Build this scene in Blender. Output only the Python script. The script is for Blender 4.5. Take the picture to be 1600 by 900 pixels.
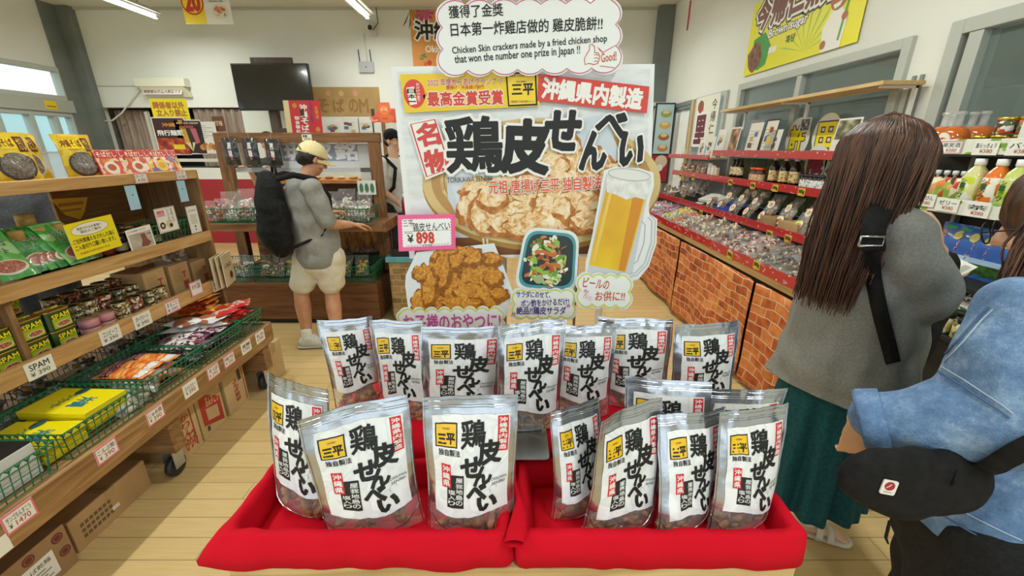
import bpy, math, random
from math import pi, sin, cos, radians, atan2, hypot, floor
from mathutils import Vector, Matrix, noise
random.seed(7)
SC = bpy.context.scene
for o in list(bpy.data.objects): bpy.data.objects.remove(o)
COL = SC.collection

# ------------------------------------------------------------------ camera
F_PX, CAM_H, PITCH = 642.0, 1.55, radians(18.75)
cam = bpy.data.cameras.new('camera'); camo = bpy.data.objects.new('camera', cam); COL.objects.link(camo)
cam.sensor_width = 36; cam.lens = 36 * F_PX / 1600; cam.clip_start = 0.02; cam.clip_end = 200
camo.location = (0, 0, CAM_H); camo.rotation_euler = (pi / 2 - PITCH, 0, 0)
SC.camera = camo
SC.view_settings.view_transform = 'Standard'; SC.view_settings.look = 'None'
SC.view_settings.gamma = 1; SC.view_settings.use_curve_mapping = False
SC.view_settings.exposure = 0.06
SC.cycles.use_denoising = True
SC.cycles.max_bounces = 8; SC.cycles.transparent_max_bounces = 24
SC.cycles.caustics_reflective = False; SC.cycles.caustics_refractive = False
SC.cycles.sample_clamp_indirect = 6

# ------------------------------------------------------------------ room size
XR, XL, YB, YF, ZC = 2.35, -6.6, 7.0, -2.6, 3.5

# ------------------------------------------------------------------ world: pale overcast daylight
W = bpy.data.worlds.new('sky'); SC.world = W; W.use_nodes = True
wn = W.node_tree.nodes; wl = W.node_tree.links
for n in list(wn): wn.remove(n)
wo = wn.new('ShaderNodeOutputWorld'); wb = wn.new('ShaderNodeBackground')
wb.inputs['Color'].default_value = (0.84, 0.95, 1.0, 1); wb.inputs['Strength'].default_value = 1.9
wl.new(wb.outputs[0], wo.inputs[0])

# ------------------------------------------------------------------ fluorescent tubes' light (tubes are modelled below)
def area(name, loc, sx, sy, power, color=(0.96, 1.0, 0.955)):
    l = bpy.data.lights.new(name, 'AREA'); l.shape = 'RECTANGLE'; l.size = sx; l.size_y = sy
    l.energy = power; l.color = color
    o = bpy.data.objects.new(name, l); o.location = loc; COL.objects.link(o); return o
TUBE_X = [-4.66, -1.89, 0.9]
TUBE_Y = [(-1.2, 0.05), (1.75, 3.0), (4.98, 6.23)]  # only the far left and middle fixtures are seen; the rest added for illumination
for tx in TUBE_X:
    for (a, b) in TUBE_Y:
        area('tube_light', (tx, (a + b) / 2, 3.16), 0.05, b - a, 50)

# ------------------------------------------------------------------ helpers
def px(u, v, X=None, Y=None, Z=None):
    """point of the place seen at photo pixel (u, v) on the plane X=, Y= or Z="""
    a = (u - 800) / F_PX; c = (450 - v) / F_PX
    d = Vector((a, cos(PITCH) + c * sin(PITCH), -sin(PITCH) + c * cos(PITCH)))
    if X is not None: s = X / d.x
    elif Y is not None: s = Y / d.y
    else: s = (Z - CAM_H) / d.z
    return Vector((d.x * s, d.y * s, CAM_H + d.z * s))

def lin(h):
    h = h.lstrip('#'); r = []
    for i in (0, 2, 4):
        c = int(h[i:i + 2], 16) / 255
        r.append(c / 12.92 if c <= 0.04045 else ((c + 0.055) / 1.055) ** 2.4)
    return (*r, 1)

MATS = {}
def newmat(name):
    m = bpy.data.materials.new(name); m.use_nodes = True
    nt = m.node_tree; b = nt.nodes['Principled BSDF']
    MATS[name] = m
    return m, nt, nt.nodes, nt.links, b

def C(h, rough=0.55, metal=0.0, spec=0.5, coat=0.0):
    key = 'c%s_%g_%g_%g_%g' % (h, rough, metal, spec, coat)
    if key in MATS: return MATS[key]
    m, nt, N, L, b = newmat(key)
    b.inputs['Base Color'].default_value = lin(h); b.inputs['Roughness'].default_value = rough
    b.inputs['Metallic'].default_value = metal; b.inputs['Specular IOR Level'].default_value = spec
    b.inputs['Coat Weight'].default_value = coat; b.inputs['Coat Roughness'].default_value = 0.12
    return m

def coords(N, L, scale=(1, 1, 1), rnd=True, kind='Object'):
    tc = N.new('ShaderNodeTexCoord'); mp = N.new('ShaderNodeMapping'); mp.inputs['Scale'].default_value = scale
    if rnd:
        oi = N.new('ShaderNodeObjectInfo'); ad = N.new('ShaderNodeVectorMath'); ad.operation = 'ADD'
        mu = N.new('ShaderNodeMath'); mu.operation = 'MULTIPLY'; mu.inputs[1].default_value = 13.7
        L.new(oi.outputs['Random'], mu.inputs[0]); L.new(tc.outputs[kind], ad.inputs[0]); L.new(mu.outputs[0], ad.inputs[1])
        L.new(ad.outputs[0], mp.inputs['Vector'])
    else: L.new(tc.outputs[kind], mp.inputs['Vector'])
    return mp.outputs['Vector']

def ramp(N, L, fac, stops, const=False):
    r = N.new('ShaderNodeValToRGB'); e = r.color_ramp
    if const: e.interpolation = 'CONSTANT'
    while len(e.elements) < len(stops): e.elements.new(0.5)
    for el, (p, h) in zip(e.elements, stops): el.position = p; el.color = lin(h)
    L.new(fac, r.inputs['Fac']); return r.outputs['Color']

def bump(N, L, b, h, strength, dist=0.01):
    bp = N.new('ShaderNodeBump'); bp.inputs['Strength'].default_value = strength; bp.inputs['Distance'].default_value = dist
    L.new(h, bp.inputs['Height']); L.new(bp.outputs['Normal'], b.inputs['Normal'])

def noisy(name, stops, scale=10, detail=4, rough=0.6, bmp=0.0, dist=0.003, stretch=(1, 1, 1), metal=0, rnd=True, coat=0, distort=0, spec=0.5, rghn=0.5):
    if name in MATS: return MATS[name]
    m, nt, N, L, b = newmat(name)
    v = coords(N, L, stretch, rnd)
    n = N.new('ShaderNodeTexNoise'); n.inputs['Scale'].default_value = scale; n.inputs['Detail'].default_value = detail
    n.inputs['Distortion'].default_value = distort; n.inputs['Roughness'].default_value = rghn
    L.new(v, n.inputs['Vector']); L.new(ramp(N, L, n.outputs['Fac'], stops), b.inputs['Base Color'])
    b.inputs['Roughness'].default_value = rough; b.inputs['Metallic'].default_value = metal
    b.inputs['Coat Weight'].default_value = coat; b.inputs['Specular IOR Level'].default_value = spec
    if bmp: bump(N, L, b, n.outputs['Fac'], bmp, dist)
    return m

def printed(name, cols, scale=60, stretch=(1, 1, 1), rough=0.3, coat=0.5, bmp=0.25):
    """glossy packaging print: cells of flat ink colours"""
    if name in MATS: return MATS[name]
    m, nt, N, L, b = newmat(name)
    v = coords(N, L, stretch)
    vo = N.new('ShaderNodeTexVoronoi'); vo.inputs['Scale'].default_value = scale; L.new(v, vo.inputs['Vector'])
    sp = N.new('ShaderNodeSeparateColor'); L.new(vo.outputs['Color'], sp.inputs[0])
    st = [(i / len(cols), c) for i, c in enumerate(cols)]
    L.new(ramp(N, L, sp.outputs[0], st, True), b.inputs['Base Color'])
    b.inputs['Roughness'].default_value = rough; b.inputs['Coat Weight'].default_value = coat
    n = N.new('ShaderNodeTexNoise'); n.inputs['Scale'].default_value = 30; L.new(v, n.inputs['Vector'])
    bump(N, L, b, n.outputs['Fac'], bmp, 0.01)
    return m

def wood(name, a, bb, c, scale=1.0, axis='X', rough=0.6):
    if name in MATS: return MATS[name]
    m, nt, N, L, b = newmat(name)
    st = {'X': (1.2, 14, 14), 'Y': (14, 1.2, 14), 'Z': (14, 14, 1.2)}[axis]
    v = coords(N, L, tuple(s * scale for s in st))
    n = N.new('ShaderNodeTexNoise'); n.inputs['Scale'].default_value = 2.2; n.inputs['Detail'].default_value = 6; n.inputs['Distortion'].default_value = 1.2
    L.new(v, n.inputs['Vector'])
    L.new(ramp(N, L, n.outputs['Fac'], [(0.28, a), (0.5, bb), (0.74, c)]), b.inputs['Base Color'])
    b.inputs['Roughness'].default_value = rough
    bump(N, L, b, n.outputs['Fac'], 0.15, 0.004)
    return m

def film(name, tint='e8ecee', alpha=0.3, rough=0.12, metal=0.0, bscale=35, bstr=0.6):
    """thin clear or silvery packaging film"""
    if name in MATS: return MATS[name]
    m, nt, N, L, b = newmat(name)
    v = coords(N, L)
    b.inputs['Base Color'].default_value = lin(tint); b.inputs['Roughness'].default_value = rough
    b.inputs['Metallic'].default_value = metal; b.inputs['Alpha'].default_value = alpha
    b.inputs['Specular IOR Level'].default_value = 1.0; b.inputs['Coat Weight'].default_value = 1.0; b.inputs['Coat Roughness'].default_value = 0.05
    n = N.new('ShaderNodeTexNoise'); n.inputs['Scale'].default_value = bscale; n.inputs['Detail'].default_value = 3; L.new(v, n.inputs['Vector'])
    bump(N, L, b, n.outputs['Fac'], bstr, 0.01)
    return m

def glass(name, tint='dfe9ea', alpha=0.25, rough=0.02):
    if name in MATS: return MATS[name]
    m, nt, N, L, b = newmat(name)
    b.inputs['Base Color'].default_value = lin(tint); b.inputs['Roughness'].default_value = rough
    b.inputs['Alpha'].default_value = alpha; b.inputs['Specular IOR Level'].default_value = 0.8
    return m

def emit(name, h, s):
    if name in MATS: return MATS[name]
    m, nt, N, L, b = newmat(name)
    b.inputs['Base Color'].default_value = lin(h); b.inputs['Emission Color'].default_value = lin(h); b.inputs['Emission Strength'].default_value = s
    return m

# ---- text outlines
GL = {}
def glyphs(s, bold=0.0):
    """fill of the letters; weight is added by laying a stroke of width 2*bold along every contour"""
    key = (s, round(bold, 4))
    if key in GL: return GL[key]
    if bold:
        vs, fs, bb = glyphs(s); vs = list(vs); fs = list(fs); cnt = {}
        for f in fs:
            for i in range(len(f)):
                e = (f[i], f[(i + 1) % len(f)]); k = (min(e), max(e)); cnt[k] = cnt.get(k, 0) + 1
        for (i, j), c in cnt.items():
            if c != 1: continue
            a, b = Vector(vs[i][:2]), Vector(vs[j][:2]); t = b - a
            if t.length < 1e-6: continue
            t.normalize(); n = Vector((-t.y, t.x)) * bold; e = t * bold * 0.6; k = len(vs)
            zo = -0.000004 * (1 + len(fs) % 48)
            vs += [(*(a - e - n), zo), (*(b + e - n), zo), (*(b + e + n), zo), (*(a - e + n), zo)]; fs.append((k, k + 1, k + 2, k + 3))
        GL[key] = (vs, fs, bb); return GL[key]
    cu = bpy.data.curves.new('t', 'FONT'); cu.body = s; cu.resolution_u = 2; cu.fill_mode = 'FRONT'; cu.size = 1
    o = bpy.data.objects.new('t', cu); COL.objects.link(o)
    dg = bpy.context.evaluated_depsgraph_get(); me = o.evaluated_get(dg).to_mesh()
    vs = [(v.co.x, v.co.y) for v in me.vertices]; fs = [tuple(p.vertices) for p in me.polygons]
    o.evaluated_get(dg).to_mesh_clear(); bpy.data.objects.remove(o); bpy.data.curves.remove(cu)
    m = {}; rem = []; nv = []
    for v in vs:          # weld
        k = (round(v[0], 5), round(v[1], 5))
        if k not in m: m[k] = len(nv); nv.append(v)
        rem.append(m[k])
    vs = nv; fs = [tuple(rem[i] for i in f) for f in fs]; fs = [f for f in fs if len(set(f)) == len(f)]
    if not vs: vs = [(0, 0), (1, 0), (0, 1)]; fs = []
    xs = [v[0] for v in vs]; ys = [v[1] for v in vs]
    GL[key] = (vs, fs, (min(xs), min(ys), max(xs), max(ys))); return GL[key]

class MB:
    def __init__(s): s.v = []; s.f = []; s.m = []; s.sm = []; s.mats = []; s.M = None
    def mi(s, mat):
        if mat not in s.mats: s.mats.append(mat)
        return s.mats.index(mat)
    def raw(s, vs, fs, mat, smooth=False):
        k = len(s.v); i = s.mi(mat)
        if s.M is not None: vs = [s.M @ Vector(v) for v in vs]
        s.v.extend([tuple(v) for v in vs])
        for f in fs: s.f.append(tuple(k + j for j in f)); s.m.append(i); s.sm.append(smooth)
        return s
    def box(s, x0, y0, z0, x1, y1, z1, mat, R=None):
        vs = [Vector((x, y, z)) for z in (z0, z1) for y in (y0, y1) for x in (x0, x1)]
        if R is not None:
            c = Vector(((x0 + x1) / 2, (y0 + y1) / 2, (z0 + z1) / 2)); vs = [c + R @ (v - c) for v in vs]
        return s.raw(vs, [(0, 2, 3, 1), (4, 5, 7, 6), (0, 1, 5, 4), (2, 6, 7, 3), (0, 4, 6, 2), (1, 3, 7, 5)], mat)
    def tube(s, pts, r, mat, n=8, cap=True, flat=1.0):
        pts = [Vector(p) for p in pts]; rs = r if isinstance(r, (list, tuple)) else [r] * len(pts)
        vs = []; fs = []; up = Vector((0, 0, 1)); px_ = None
        for i, p in enumerate(pts):
            t = (pts[min(i + 1, len(pts) - 1)] - pts[max(i - 1, 0)])
            t = t.normalized() if t.length > 1e-9 else Vector((0, 0, 1))
            if px_ is None: a = t.cross(up) if abs(t.dot(up)) < 0.95 else t.cross(Vector((1, 0, 0)))
            else: a = px_ - t * px_.dot(t)
            if a.length < 1e-6: a = t.orthogonal()
            a.normalize(); b = t.cross(a); px_ = a
            for k in range(n):
                q = 2 * pi * k / n; vs.append(p + a * (rs[i] * cos(q)) + b * (rs[i] * flat * sin(q)))
        for i in range(len(pts) - 1):
            for k in range(n): fs.append((i * n + k, i * n + (k + 1) % n, (i + 1) * n + (k + 1) % n, (i + 1) * n + k))
        if cap: fs.append(tuple(range(n - 1, -1, -1))); e = (len(pts) - 1) * n; fs.append(tuple(e + k for k in range(n)))
        return s.raw(vs, fs, mat, n > 5)
    def lathe(s, prof, mat, n=20, c=(0, 0, 0), sx=1, sy=1, sq=2.0):
        vs = []; fs = []
        for (r, z) in prof:
            for k in range(n):
                q = 2 * pi * k / n; cx, cy = cos(q), sin(q)
                if sq != 2: 
                    cx = math.copysign(abs(cx) ** (2 / sq), cx); cy = math.copysign(abs(cy) ** (2 / sq), cy)
                vs.append((c[0] + r * sx * cx, c[1] + r * sy * cy, c[2] + z))
        m = len(prof)
        for i in range(m - 1):
            for k in range(n): fs.append((i * n + k, i * n + (k + 1) % n, (i + 1) * n + (k + 1) % n, (i + 1) * n + k))
        if prof[0][0] > 1e-5: fs.append(tuple(range(n - 1, -1, -1)))
        if prof[-1][0] > 1e-5: fs.append(tuple((m - 1) * n + k for k in range(n)))
        return s.raw(vs, fs, mat, True)
    def grid(s, fn, nu, nv, mat, smooth=True, closed=False):
        vs = [fn(i / nu, j / nv) for j in range(nv + 1) for i in range(nu + (0 if closed else 1))]
        w = nu if closed else nu + 1; fs = []
        for j in range(nv):
            for i in range(nu): fs.append((j * w + i, j * w + (i + 1) % w, (j + 1) * w + (i + 1) % w, (j + 1) * w + i))
        return s.raw(vs, fs, mat, smooth)
    def sphere(s, c, r, mat, n=12, R=None):
        r = Vector(r) if not isinstance(r, (int, float)) else Vector((r, r, r)); c = Vector(c)
        vs = []; fs = []; m = max(4, n // 2)
        for j in range(1, m):
            a = pi * j / m
            for k in range(n):
                q = 2 * pi * k / n; vs.append(Vector((r.x * sin(a) * cos(q), r.y * sin(a) * sin(q), r.z * cos(a))))
        vs.append(Vector((0, 0, r.z))); vs.append(Vector((0, 0, -r.z))); T = len(vs) - 2
        for j in range(m - 2):
            for k in range(n): fs.append((j * n + k, (j + 1) * n + k, (j + 1) * n + (k + 1) % n, j * n + (k + 1) % n))
        for k in range(n):
            fs.append((T, k, (k + 1) % n)); fs.append((T + 1, (m - 2) * n + (k + 1) % n, (m - 2) * n + k))
        if R is not None: vs = [R @ v for v in vs]
        return s.raw([c + v for v in vs], fs, mat, True)
    # ---- flat printing in the local xy plane, z = layer height
    def poly(s, pts, z, mat): return s.raw([(p[0], p[1], z) for p in pts], [tuple(range(len(pts)))], mat)
    def rect(s, x0, y0, x1, y1, z, mat): return s.poly([(x0, y0), (x1, y0), (x1, y1), (x0, y1)], z, mat)
    def slab(s, pts, z0, z1, mat):
        n = len(pts); vs = [(p[0], p[1], z0) for p in pts] + [(p[0], p[1], z1) for p in pts]
        fs = [tuple(range(n - 1, -1, -1)), tuple(range(n, 2 * n))] + [(i, (i + 1) % n, n + (i + 1) % n, n + i) for i in range(n)]
        return s.raw(vs, fs, mat)
    def band(s, pts, w, z, mat, closed=True):
        n = len(pts); vs = []
        for i in range(n):
            a = Vector(pts[(i - 1) % n] if closed or i else pts[0]); b = Vector(pts[(i + 1) % n] if closed or i < n - 1 else pts[-1])
            t = (b - a); t = t.normalized() if t.length > 0 else Vector((1, 0)); nn = Vector((-t.y, t.x)); p = Vector(pts[i])
            vs += [(*(p + nn * w / 2), z), (*(p - nn * w / 2), z)]
        fs = []
        for i in range(n if closed else n - 1):
            j = (i + 1) % n; fs.append((2 * i + 1, 2 * j + 1, 2 * j, 2 * i))
        return s.raw(vs, fs, mat)
    def text(s, t, box, z, mat, bold=0.0, rot=0, keep=False, warp=None):
        vs, fs, (a, b, c, d) = glyphs(t, bold)
        x0, y0, x1, y1 = box; cx, cy = (x0 + x1) / 2, (y0 + y1) / 2
        if bold:      # keep the size the letters have without the added weight
            _, _, (a, b, c, d) = glyphs(t, 0.0)
        kx = (x1 - x0) / max(c - a, 1e-6); ky = (y1 - y0) / max(d - b, 1e-6)
        if keep: kx = ky = min(kx, ky)
        cr, sr = cos(radians(rot)), sin(radians(rot)); out = []
        for P_ in vs:
            x, y = P_[0], P_[1]; zq = z + (P_[2] if len(P_) > 2 else 0)
            p = (x - (a + c) / 2) * kx; q = (y - (b + d) / 2) * ky
            X, Y = cx + p * cr - q * sr, cy + p * sr + q * cr
            out.append(warp(X, Y, zq) if warp else (X, Y, zq))
        return s.raw(out, fs, mat)
    def vtext(s, t, box, z, mat, bold=0.0, warp=None):
        x0, y0, x1, y1 = box; n = len(t); h = (y1 - y0) / n
        for i, ch in enumerate(t):
            g = 0.08 * h; y = y1 - (i + 1) * h
            if ch in '一': s.text(ch, (x0, y + h * 0.42, x1, y + h * 0.55), z, mat, bold, warp=warp)
            else: s.text(ch, (x0, y + g, x1, y + h - g), z, mat, bold, warp=warp)
    def build(s, name, parent=None, loc=(0, 0, 0), rot=(0, 0, 0), bevel=0, mat4=None, label=None):
        me = bpy.data.meshes.new(name); me.from_pydata(s.v, [], s.f)
        for m in s.mats: me.materials.append(m)
        me.polygons.foreach_set('material_index', s.m); me.polygons.foreach_set('use_smooth', s.sm); me.update()
        o = bpy.data.objects.new(name, me); COL.objects.link(o); o.parent = parent
        if mat4 is not None: o.matrix_local = mat4
        else: o.location = loc; o.rotation_euler = rot
        if bevel:
            b = o.modifiers.new('bevel', 'BEVEL'); b.width = bevel; b.segments = 2; b.limit_method = 'ANGLE'; b.angle_limit = radians(50)
        if label: o['label'] = label
        return o

def tag(o, label=None, cat=None, group=None, kind=None):
    if label: o['label'] = label
    if cat: o['category'] = cat
    if group: o['group'] = group
    if kind: o['kind'] = kind
    return o
def thing(name, label, cat, loc=(0, 0, 0), rot=(0, 0, 0), group=None):
    o = bpy.data.objects.new(name, None); o.empty_display_size = 0.05; COL.objects.link(o)
    o.location = loc; o.rotation_euler = rot if isinstance(rot, tuple) else (0, 0, rot)
    return tag(o, label, cat, group)
def dup(root, loc, rot=None, label=None, group=None, scale=None):
    def cp(o, parent):
        c = o.copy(); COL.objects.link(c); c.parent = parent
        for ch in [x for x in KIDS.get(o, []) ]: cp(ch, c)
        return c
    global KIDS
    KIDS = {}
    stack = [root]
    while stack:
        a = stack.pop(); KIDS[a] = list(a.children); stack += KIDS[a]
    r = cp(root, None); r.location = loc
    if rot is not None: r.rotation_euler = rot if isinstance(rot, tuple) else (0, 0, rot)
    if scale is not None: r.scale = scale if isinstance(scale, tuple) else (scale,) * 3
    if label: r['label'] = label
    if group: r['group'] = group
    return r
def struct(o): o['kind'] = 'structure'; return o
ORD = ['first', 'second', 'third', 'fourth', 'fifth', 'sixth', 'seventh', 'eighth', 'ninth', 'tenth', 'eleventh', 'twelfth',
       'thirteenth', 'fourteenth', 'fifteenth', 'sixteenth', 'seventeenth', 'eighteenth', 'nineteenth', 'twentieth']
FRONT = Matrix(((1, 0, 0, 0), (0, 0, -1, 0), (0, 1, 0, 0), (0, 0, 0, 1)))     # local xy print facing the camera (-Y)
FACE_L = Matrix(((0, 0, -1, 0), (-1, 0, 0, 0), (0, 1, 0, 0), (0, 0, 0, 1)))   # facing -X (on the right wall)
FACE_R = Matrix(((0, 0, 1, 0), (1, 0, 0, 0), (0, 1, 0, 0), (0, 0, 0, 1)))     # facing +X (left rack)
def nz(x, y=0, z=0): return noise.noise(Vector((x, y, z)))
def card(name, w, h, bg, draw, mat4, label, cat, group=None, t=0.0012, pts=None, parent=None):
    """a thin printed card; local origin at its lower left corner; draw(mb) prints on it"""
    mb = MB(); mb.slab(pts or [(0, 0), (w, 0), (w, h), (0, h)], -t, 0, bg)
    if draw: draw(mb)
    o = mb.build(name, parent, mat4=mat4)
    if label: tag(o, label, cat, group)
    return o
def T(x, y, z): return Matrix.Translation((x, y, z))
def RZ(a): return Matrix.Rotation(a, 4, 'Z')
def RX(a): return Matrix.Rotation(a, 4, 'X')
def RY(a): return Matrix.Rotation(a, 4, 'Y')

BLACK = C('14130f'); WHITE = C('eef0ee'); RED = C('d3242c'); YEL = C('f0d416'); INK = C('1a1a1a')
# ================================================================== SETTING
m, nt, N, L, b = newmat('floor planks')
v = coords(N, L, (1, 1, 1), False)
br = N.new('ShaderNodeTexBrick'); L.new(v, br.inputs['Vector'])
br.inputs['Scale'].default_value = 1; br.inputs['Brick Width'].default_value = 0.92; br.inputs['Row Height'].default_value = 0.1
br.inputs['Mortar Size'].default_value = 0.0016; br.inputs['Color1'].default_value = lin('dcc087'); br.inputs['Color2'].default_value = lin('cfb27a')
br.inputs['Mortar'].default_value = lin('8a744e'); br.offset = 0.37; br.offset_frequency = 3
nn = N.new('ShaderNodeTexNoise'); mp2 = N.new('ShaderNodeMapping'); mp2.inputs['Scale'].default_value = (2, 30, 1); L.new(v, mp2.inputs['Vector']); L.new(mp2.outputs[0], nn.inputs['Vector'])
nn.inputs['Scale'].default_value = 3; nn.inputs['Detail'].default_value = 5
mx = N.new('ShaderNodeMix'); mx.data_type = 'RGBA'; mx.blend_type = 'MULTIPLY'; mx.inputs[0].default_value = 0.35
L.new(br.outputs['Color'], mx.inputs[6]); L.new(ramp(N, L, nn.outputs['Fac'], [(0.3, 'd8cdb8'), (0.7, 'ffffff')]), mx.inputs[7]); L.new(mx.outputs[2], b.inputs['Base Color'])
b.inputs['Roughness'].default_value = 0.42
FLOOR = m
WALL = noisy('painted wall', [(0.3, 'dfe2da'), (0.7, 'e8eae3')], 1.2, 3, 0.7, rnd=False)
CEIL = noisy('ceiling board', [(0.3, 'd9d9cc'), (0.7, 'e2e2d6')], 1.5, 3, 0.8, rnd=False)
REDW = C('a3202a', 0.5); GREYP = noisy('grey steel', [(0.3, '6a716e'), (0.7, '7b827e')], 3, 3, 0.5, rnd=False)
ALU = C('c9d0cc', 0.35, 0.3); ALUD = C('8f9792', 0.4, 0.4)

fl = MB(); fl.box(XL, YF, -0.05, XR, YB, 0, FLOOR); struct(fl.build('floor'))
ce = MB(); ce.box(XL, YF, ZC, XR, YB, ZC + 0.05, CEIL); struct(ce.build('ceiling'))
# back wall with the serving hatch opening
HX0, HX1, HZ0, HZ1 = -6.45, -4.25, 1.25, 2.16
wbk = MB()
wbk.box(XL, YB, 1.07, HX0, YB + 0.12, ZC, WALL); wbk.box(HX1, YB, 1.07, XR, YB + 0.12, ZC, WALL)
wbk.box(HX0, YB, HZ1, HX1, YB + 0.12, ZC, WALL); wbk.box(HX0, YB, 1.07, HX1, YB + 0.12, HZ0, WALL)
wbk.box(XL, YB, 0, XR, YB + 0.12, 1.07, REDW)
struct(wbk.build('wall_back'))
rec = MB(); rec.box(HX0 - 0.1, YB + 1.0, HZ0 - 0.2, HX1 + 0.1, YB + 1.05, HZ1 + 0.3, C('3c3a36')); rec.box(HX0 - 0.1, YB + 0.12, HZ0 - 0.2, HX1 + 0.1, YB + 1.0, HZ0, C('6d6a62'))
rec.box(HX0 - 0.15, YB + 0.12, HZ0 - 0.2, HX0 - 0.1, YB + 1.0, HZ1 + 0.3, C('8d8b84')); rec.box(HX1 + 0.1, YB + 0.12, HZ0 - 0.2, HX1 + 0.15, YB + 1.0, HZ1 + 0.3, C('8d8b84'))
rec.box(HX0 - 0.1, YB + 0.12, HZ1 + 0.25, HX1 + 0.1, YB + 1.0, HZ1 + 0.3, C('8d8b84'))
struct(rec.build('wall_hatch'))
# right wall: door opening, small window, long window, near window
RW = [(6.59, 5.80, 0.0, 2.15), (5.68, 4.88, 0.85, 2.15), (4.65, 2.72, 0.85, 2.17), (2.50, -0.2, 0.85, 2.18)]
wr = MB(); ys = YB
for (y1, y0, z0, z1) in RW:
    wr.box(XR, y1, 0, XR + 0.14, ys, ZC, WALL)
    wr.box(XR, y0, z1, XR + 0.14, y1, ZC, WALL)
    if z0 > 0: wr.box(XR, y0, 0, XR + 0.14, y1, z0, WALL)
    ys = y0
wr.box(XR, YF, 0, XR + 0.14, ys, ZC, WALL)
struct(wr.build('wall_right'))
# left wall: window band with tall openings
wlft = MB()
LW = [(YB - 0.35, 3.2)]
wlft.box(XL - 0.14, YB - 0.3, 0, XL, YB, ZC, WALL); wlft.box(XL - 0.14, YF, 2.66, XL, YB - 0.3, ZC, WALL); wlft.box(XL - 0.14, YF, 0, XL, YB - 0.3, 0.5, WALL)
wlft.box(XL - 0.14, YF, 0.5, XL, 2.0, 2.66, WALL)
struct(wlft.build('wall_left'))
wf = MB(); wf.box(XL, YF - 0.1, 2.7, XR, YF, ZC, WALL); wf.box(XL, YF - 0.1, 0, XL + .3, YF, 2.7, WALL); wf.box(XR - .2, YF - 0.1, 0, XR, YF, 2.7, WALL); struct(wf.build('wall_front'))
# unseen glazed shop front, added to let daylight in from behind the viewer
sf = MB()
for k in range(8): sf.box(XL + .3 + 1.19 * k - .03 * (k > 0), YF - .09, 0, XL + .36 + 1.19 * k - .03 * (k > 0), YF - .02, 2.7, C('b9beb4'))
sf.box(XL + .3, YF - .09, 0, XR - .2, YF - .02, .06, C('b9beb4')); sf.box(XL + .3, YF - .09, 2.64, XR - .2, YF - .02, 2.7, C('b9beb4')); sf.box(XL + .3, YF - .09, 2.1, XR - .2, YF - .02, 2.16, C('b9beb4'))
sf.box(XR - .26, YF - .09, 0, XR - .2, YF - .02, 2.7, C('b9beb4')); struct(sf.build('window_added'))
og = MB(); og.box(-30, -30, -0.12, 30, YF - .1, -0.06, C('b5b3aa', .8)); struct(og.build('ground_front'))
# steel columns in the corners
pc = MB(); pc.box(XL + 0.0, YB - 0.12, 0, XL + 0.2, YB - 0.0, ZC, GREYP); pc.box(XL - .02, YB - 0.34, 0, XL + 0.03, YB - 0.12, ZC, GREYP); struct(pc.build('trim_1'))
pc = MB(); pc.box(XR - 0.22, YB - 0.14, 0, XR - 0.005, YB - 0.0, ZC, GREYP); struct(pc.build('trim_2'))
# panel joint line at the upper left and top-of-wall strip
pj = MB(); pj.box(HX0 - 0.15, YB - 0.006, 2.455, -5.2, YB - 0.001, 2.462, C('8f9188')); struct(pj.build('trim_3'))
cr = MB(); cr.box(XL, YB - 0.03, ZC - 0.03, XR, YB - 0.0005, ZC - 0.001, C('bfc1b6')); struct(cr.build('trim_4'))
# left windows
GL1 = glass('window glass', 'd8ecef', 0.12)
def frame_x(name, X, y0, y1, z0, z1, t, d, mat, mull=(), rails=(), pane=None, face=1):
    mb = MB(); a, b_ = (X, X + d) if face > 0 else (X - d, X)
    mb.box(a, y0, z0, b_, y0 + t, z1, mat); mb.box(a, y1 - t, z0, b_, y1, z1, mat)
    mb.box(a, y0 + t, z0, b_, y1 - t, z0 + t, mat); mb.box(a, y0 + t, z1 - t, b_, y1 - t, z1, mat)
    for y in mull: mb.box(a + 0.005, y - t / 2, z0 + t, b_ - 0.005, y + t / 2, z1 - t, mat)
    for z in rails: mb.box(a + 0.002, y0 + t, z - t / 2, b_ - 0.002, y1 - t, z + t / 2, mat)
    o = mb.build(name, bevel=0.004); struct(o)
    if pane:
        pm = MB(); c_ = (a + b_) / 2; pm.box(c_ - 0.003, y0 + t, z0 + t, c_ + 0.003, y1 - t, z1 - t, pane); pm.build('glass_pane', o)
    return o
frame_x('window_1', XL - 0.1, 2.0, YB - 0.3, 2.22, 2.66, 0.06, 0.12, C('b9beb4'), (5.35, 4.2, 3.1), (), GL1)
frame_x('window_2', XL - 0.1, 2.0, YB - 0.3, 0.5, 2.05, 0.06, 0.12, C('aeb8b4'), (6.42, 6.1, 5.7, 5.3, 4.2, 3.1), (), GL1)
hb = MB(); hb.box(XL - 0.1, 2.0, 2.05, XL + 0.05, YB - 0.3, 2.22, C('a9aea4')); struct(hb.build('trim_5'))
st = MB(); st.M = T(XL + 0.052, 6.28, 2.08) @ FACE_R; st.box(0, 0, -0.001, 0.16, 0.11, 0.001, C('e8c71c')); st.rect(.02, .03, .14, .045, .002, C('8a6a1c')); tag(st.build('warning_sticker'), 'small yellow sticker on the head of the left window frame', 'sticker')
# what stands outside the windows
ow = MB(); ow.box(-9.6, -1, -0.1, -9.5, 11, 2.4, C('a9cfd0', 0.8)); ow.box(-9.55, -1, 2.4, -9.4, 11, 2.55, C('c7dddc')); struct(ow.build('wall_outside_left'))
og = MB(); og.box(-12, -3, -0.1, XL - 0.14, 12, -0.04, C('a5a89e')); struct(og.build('ground_left'))
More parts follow.
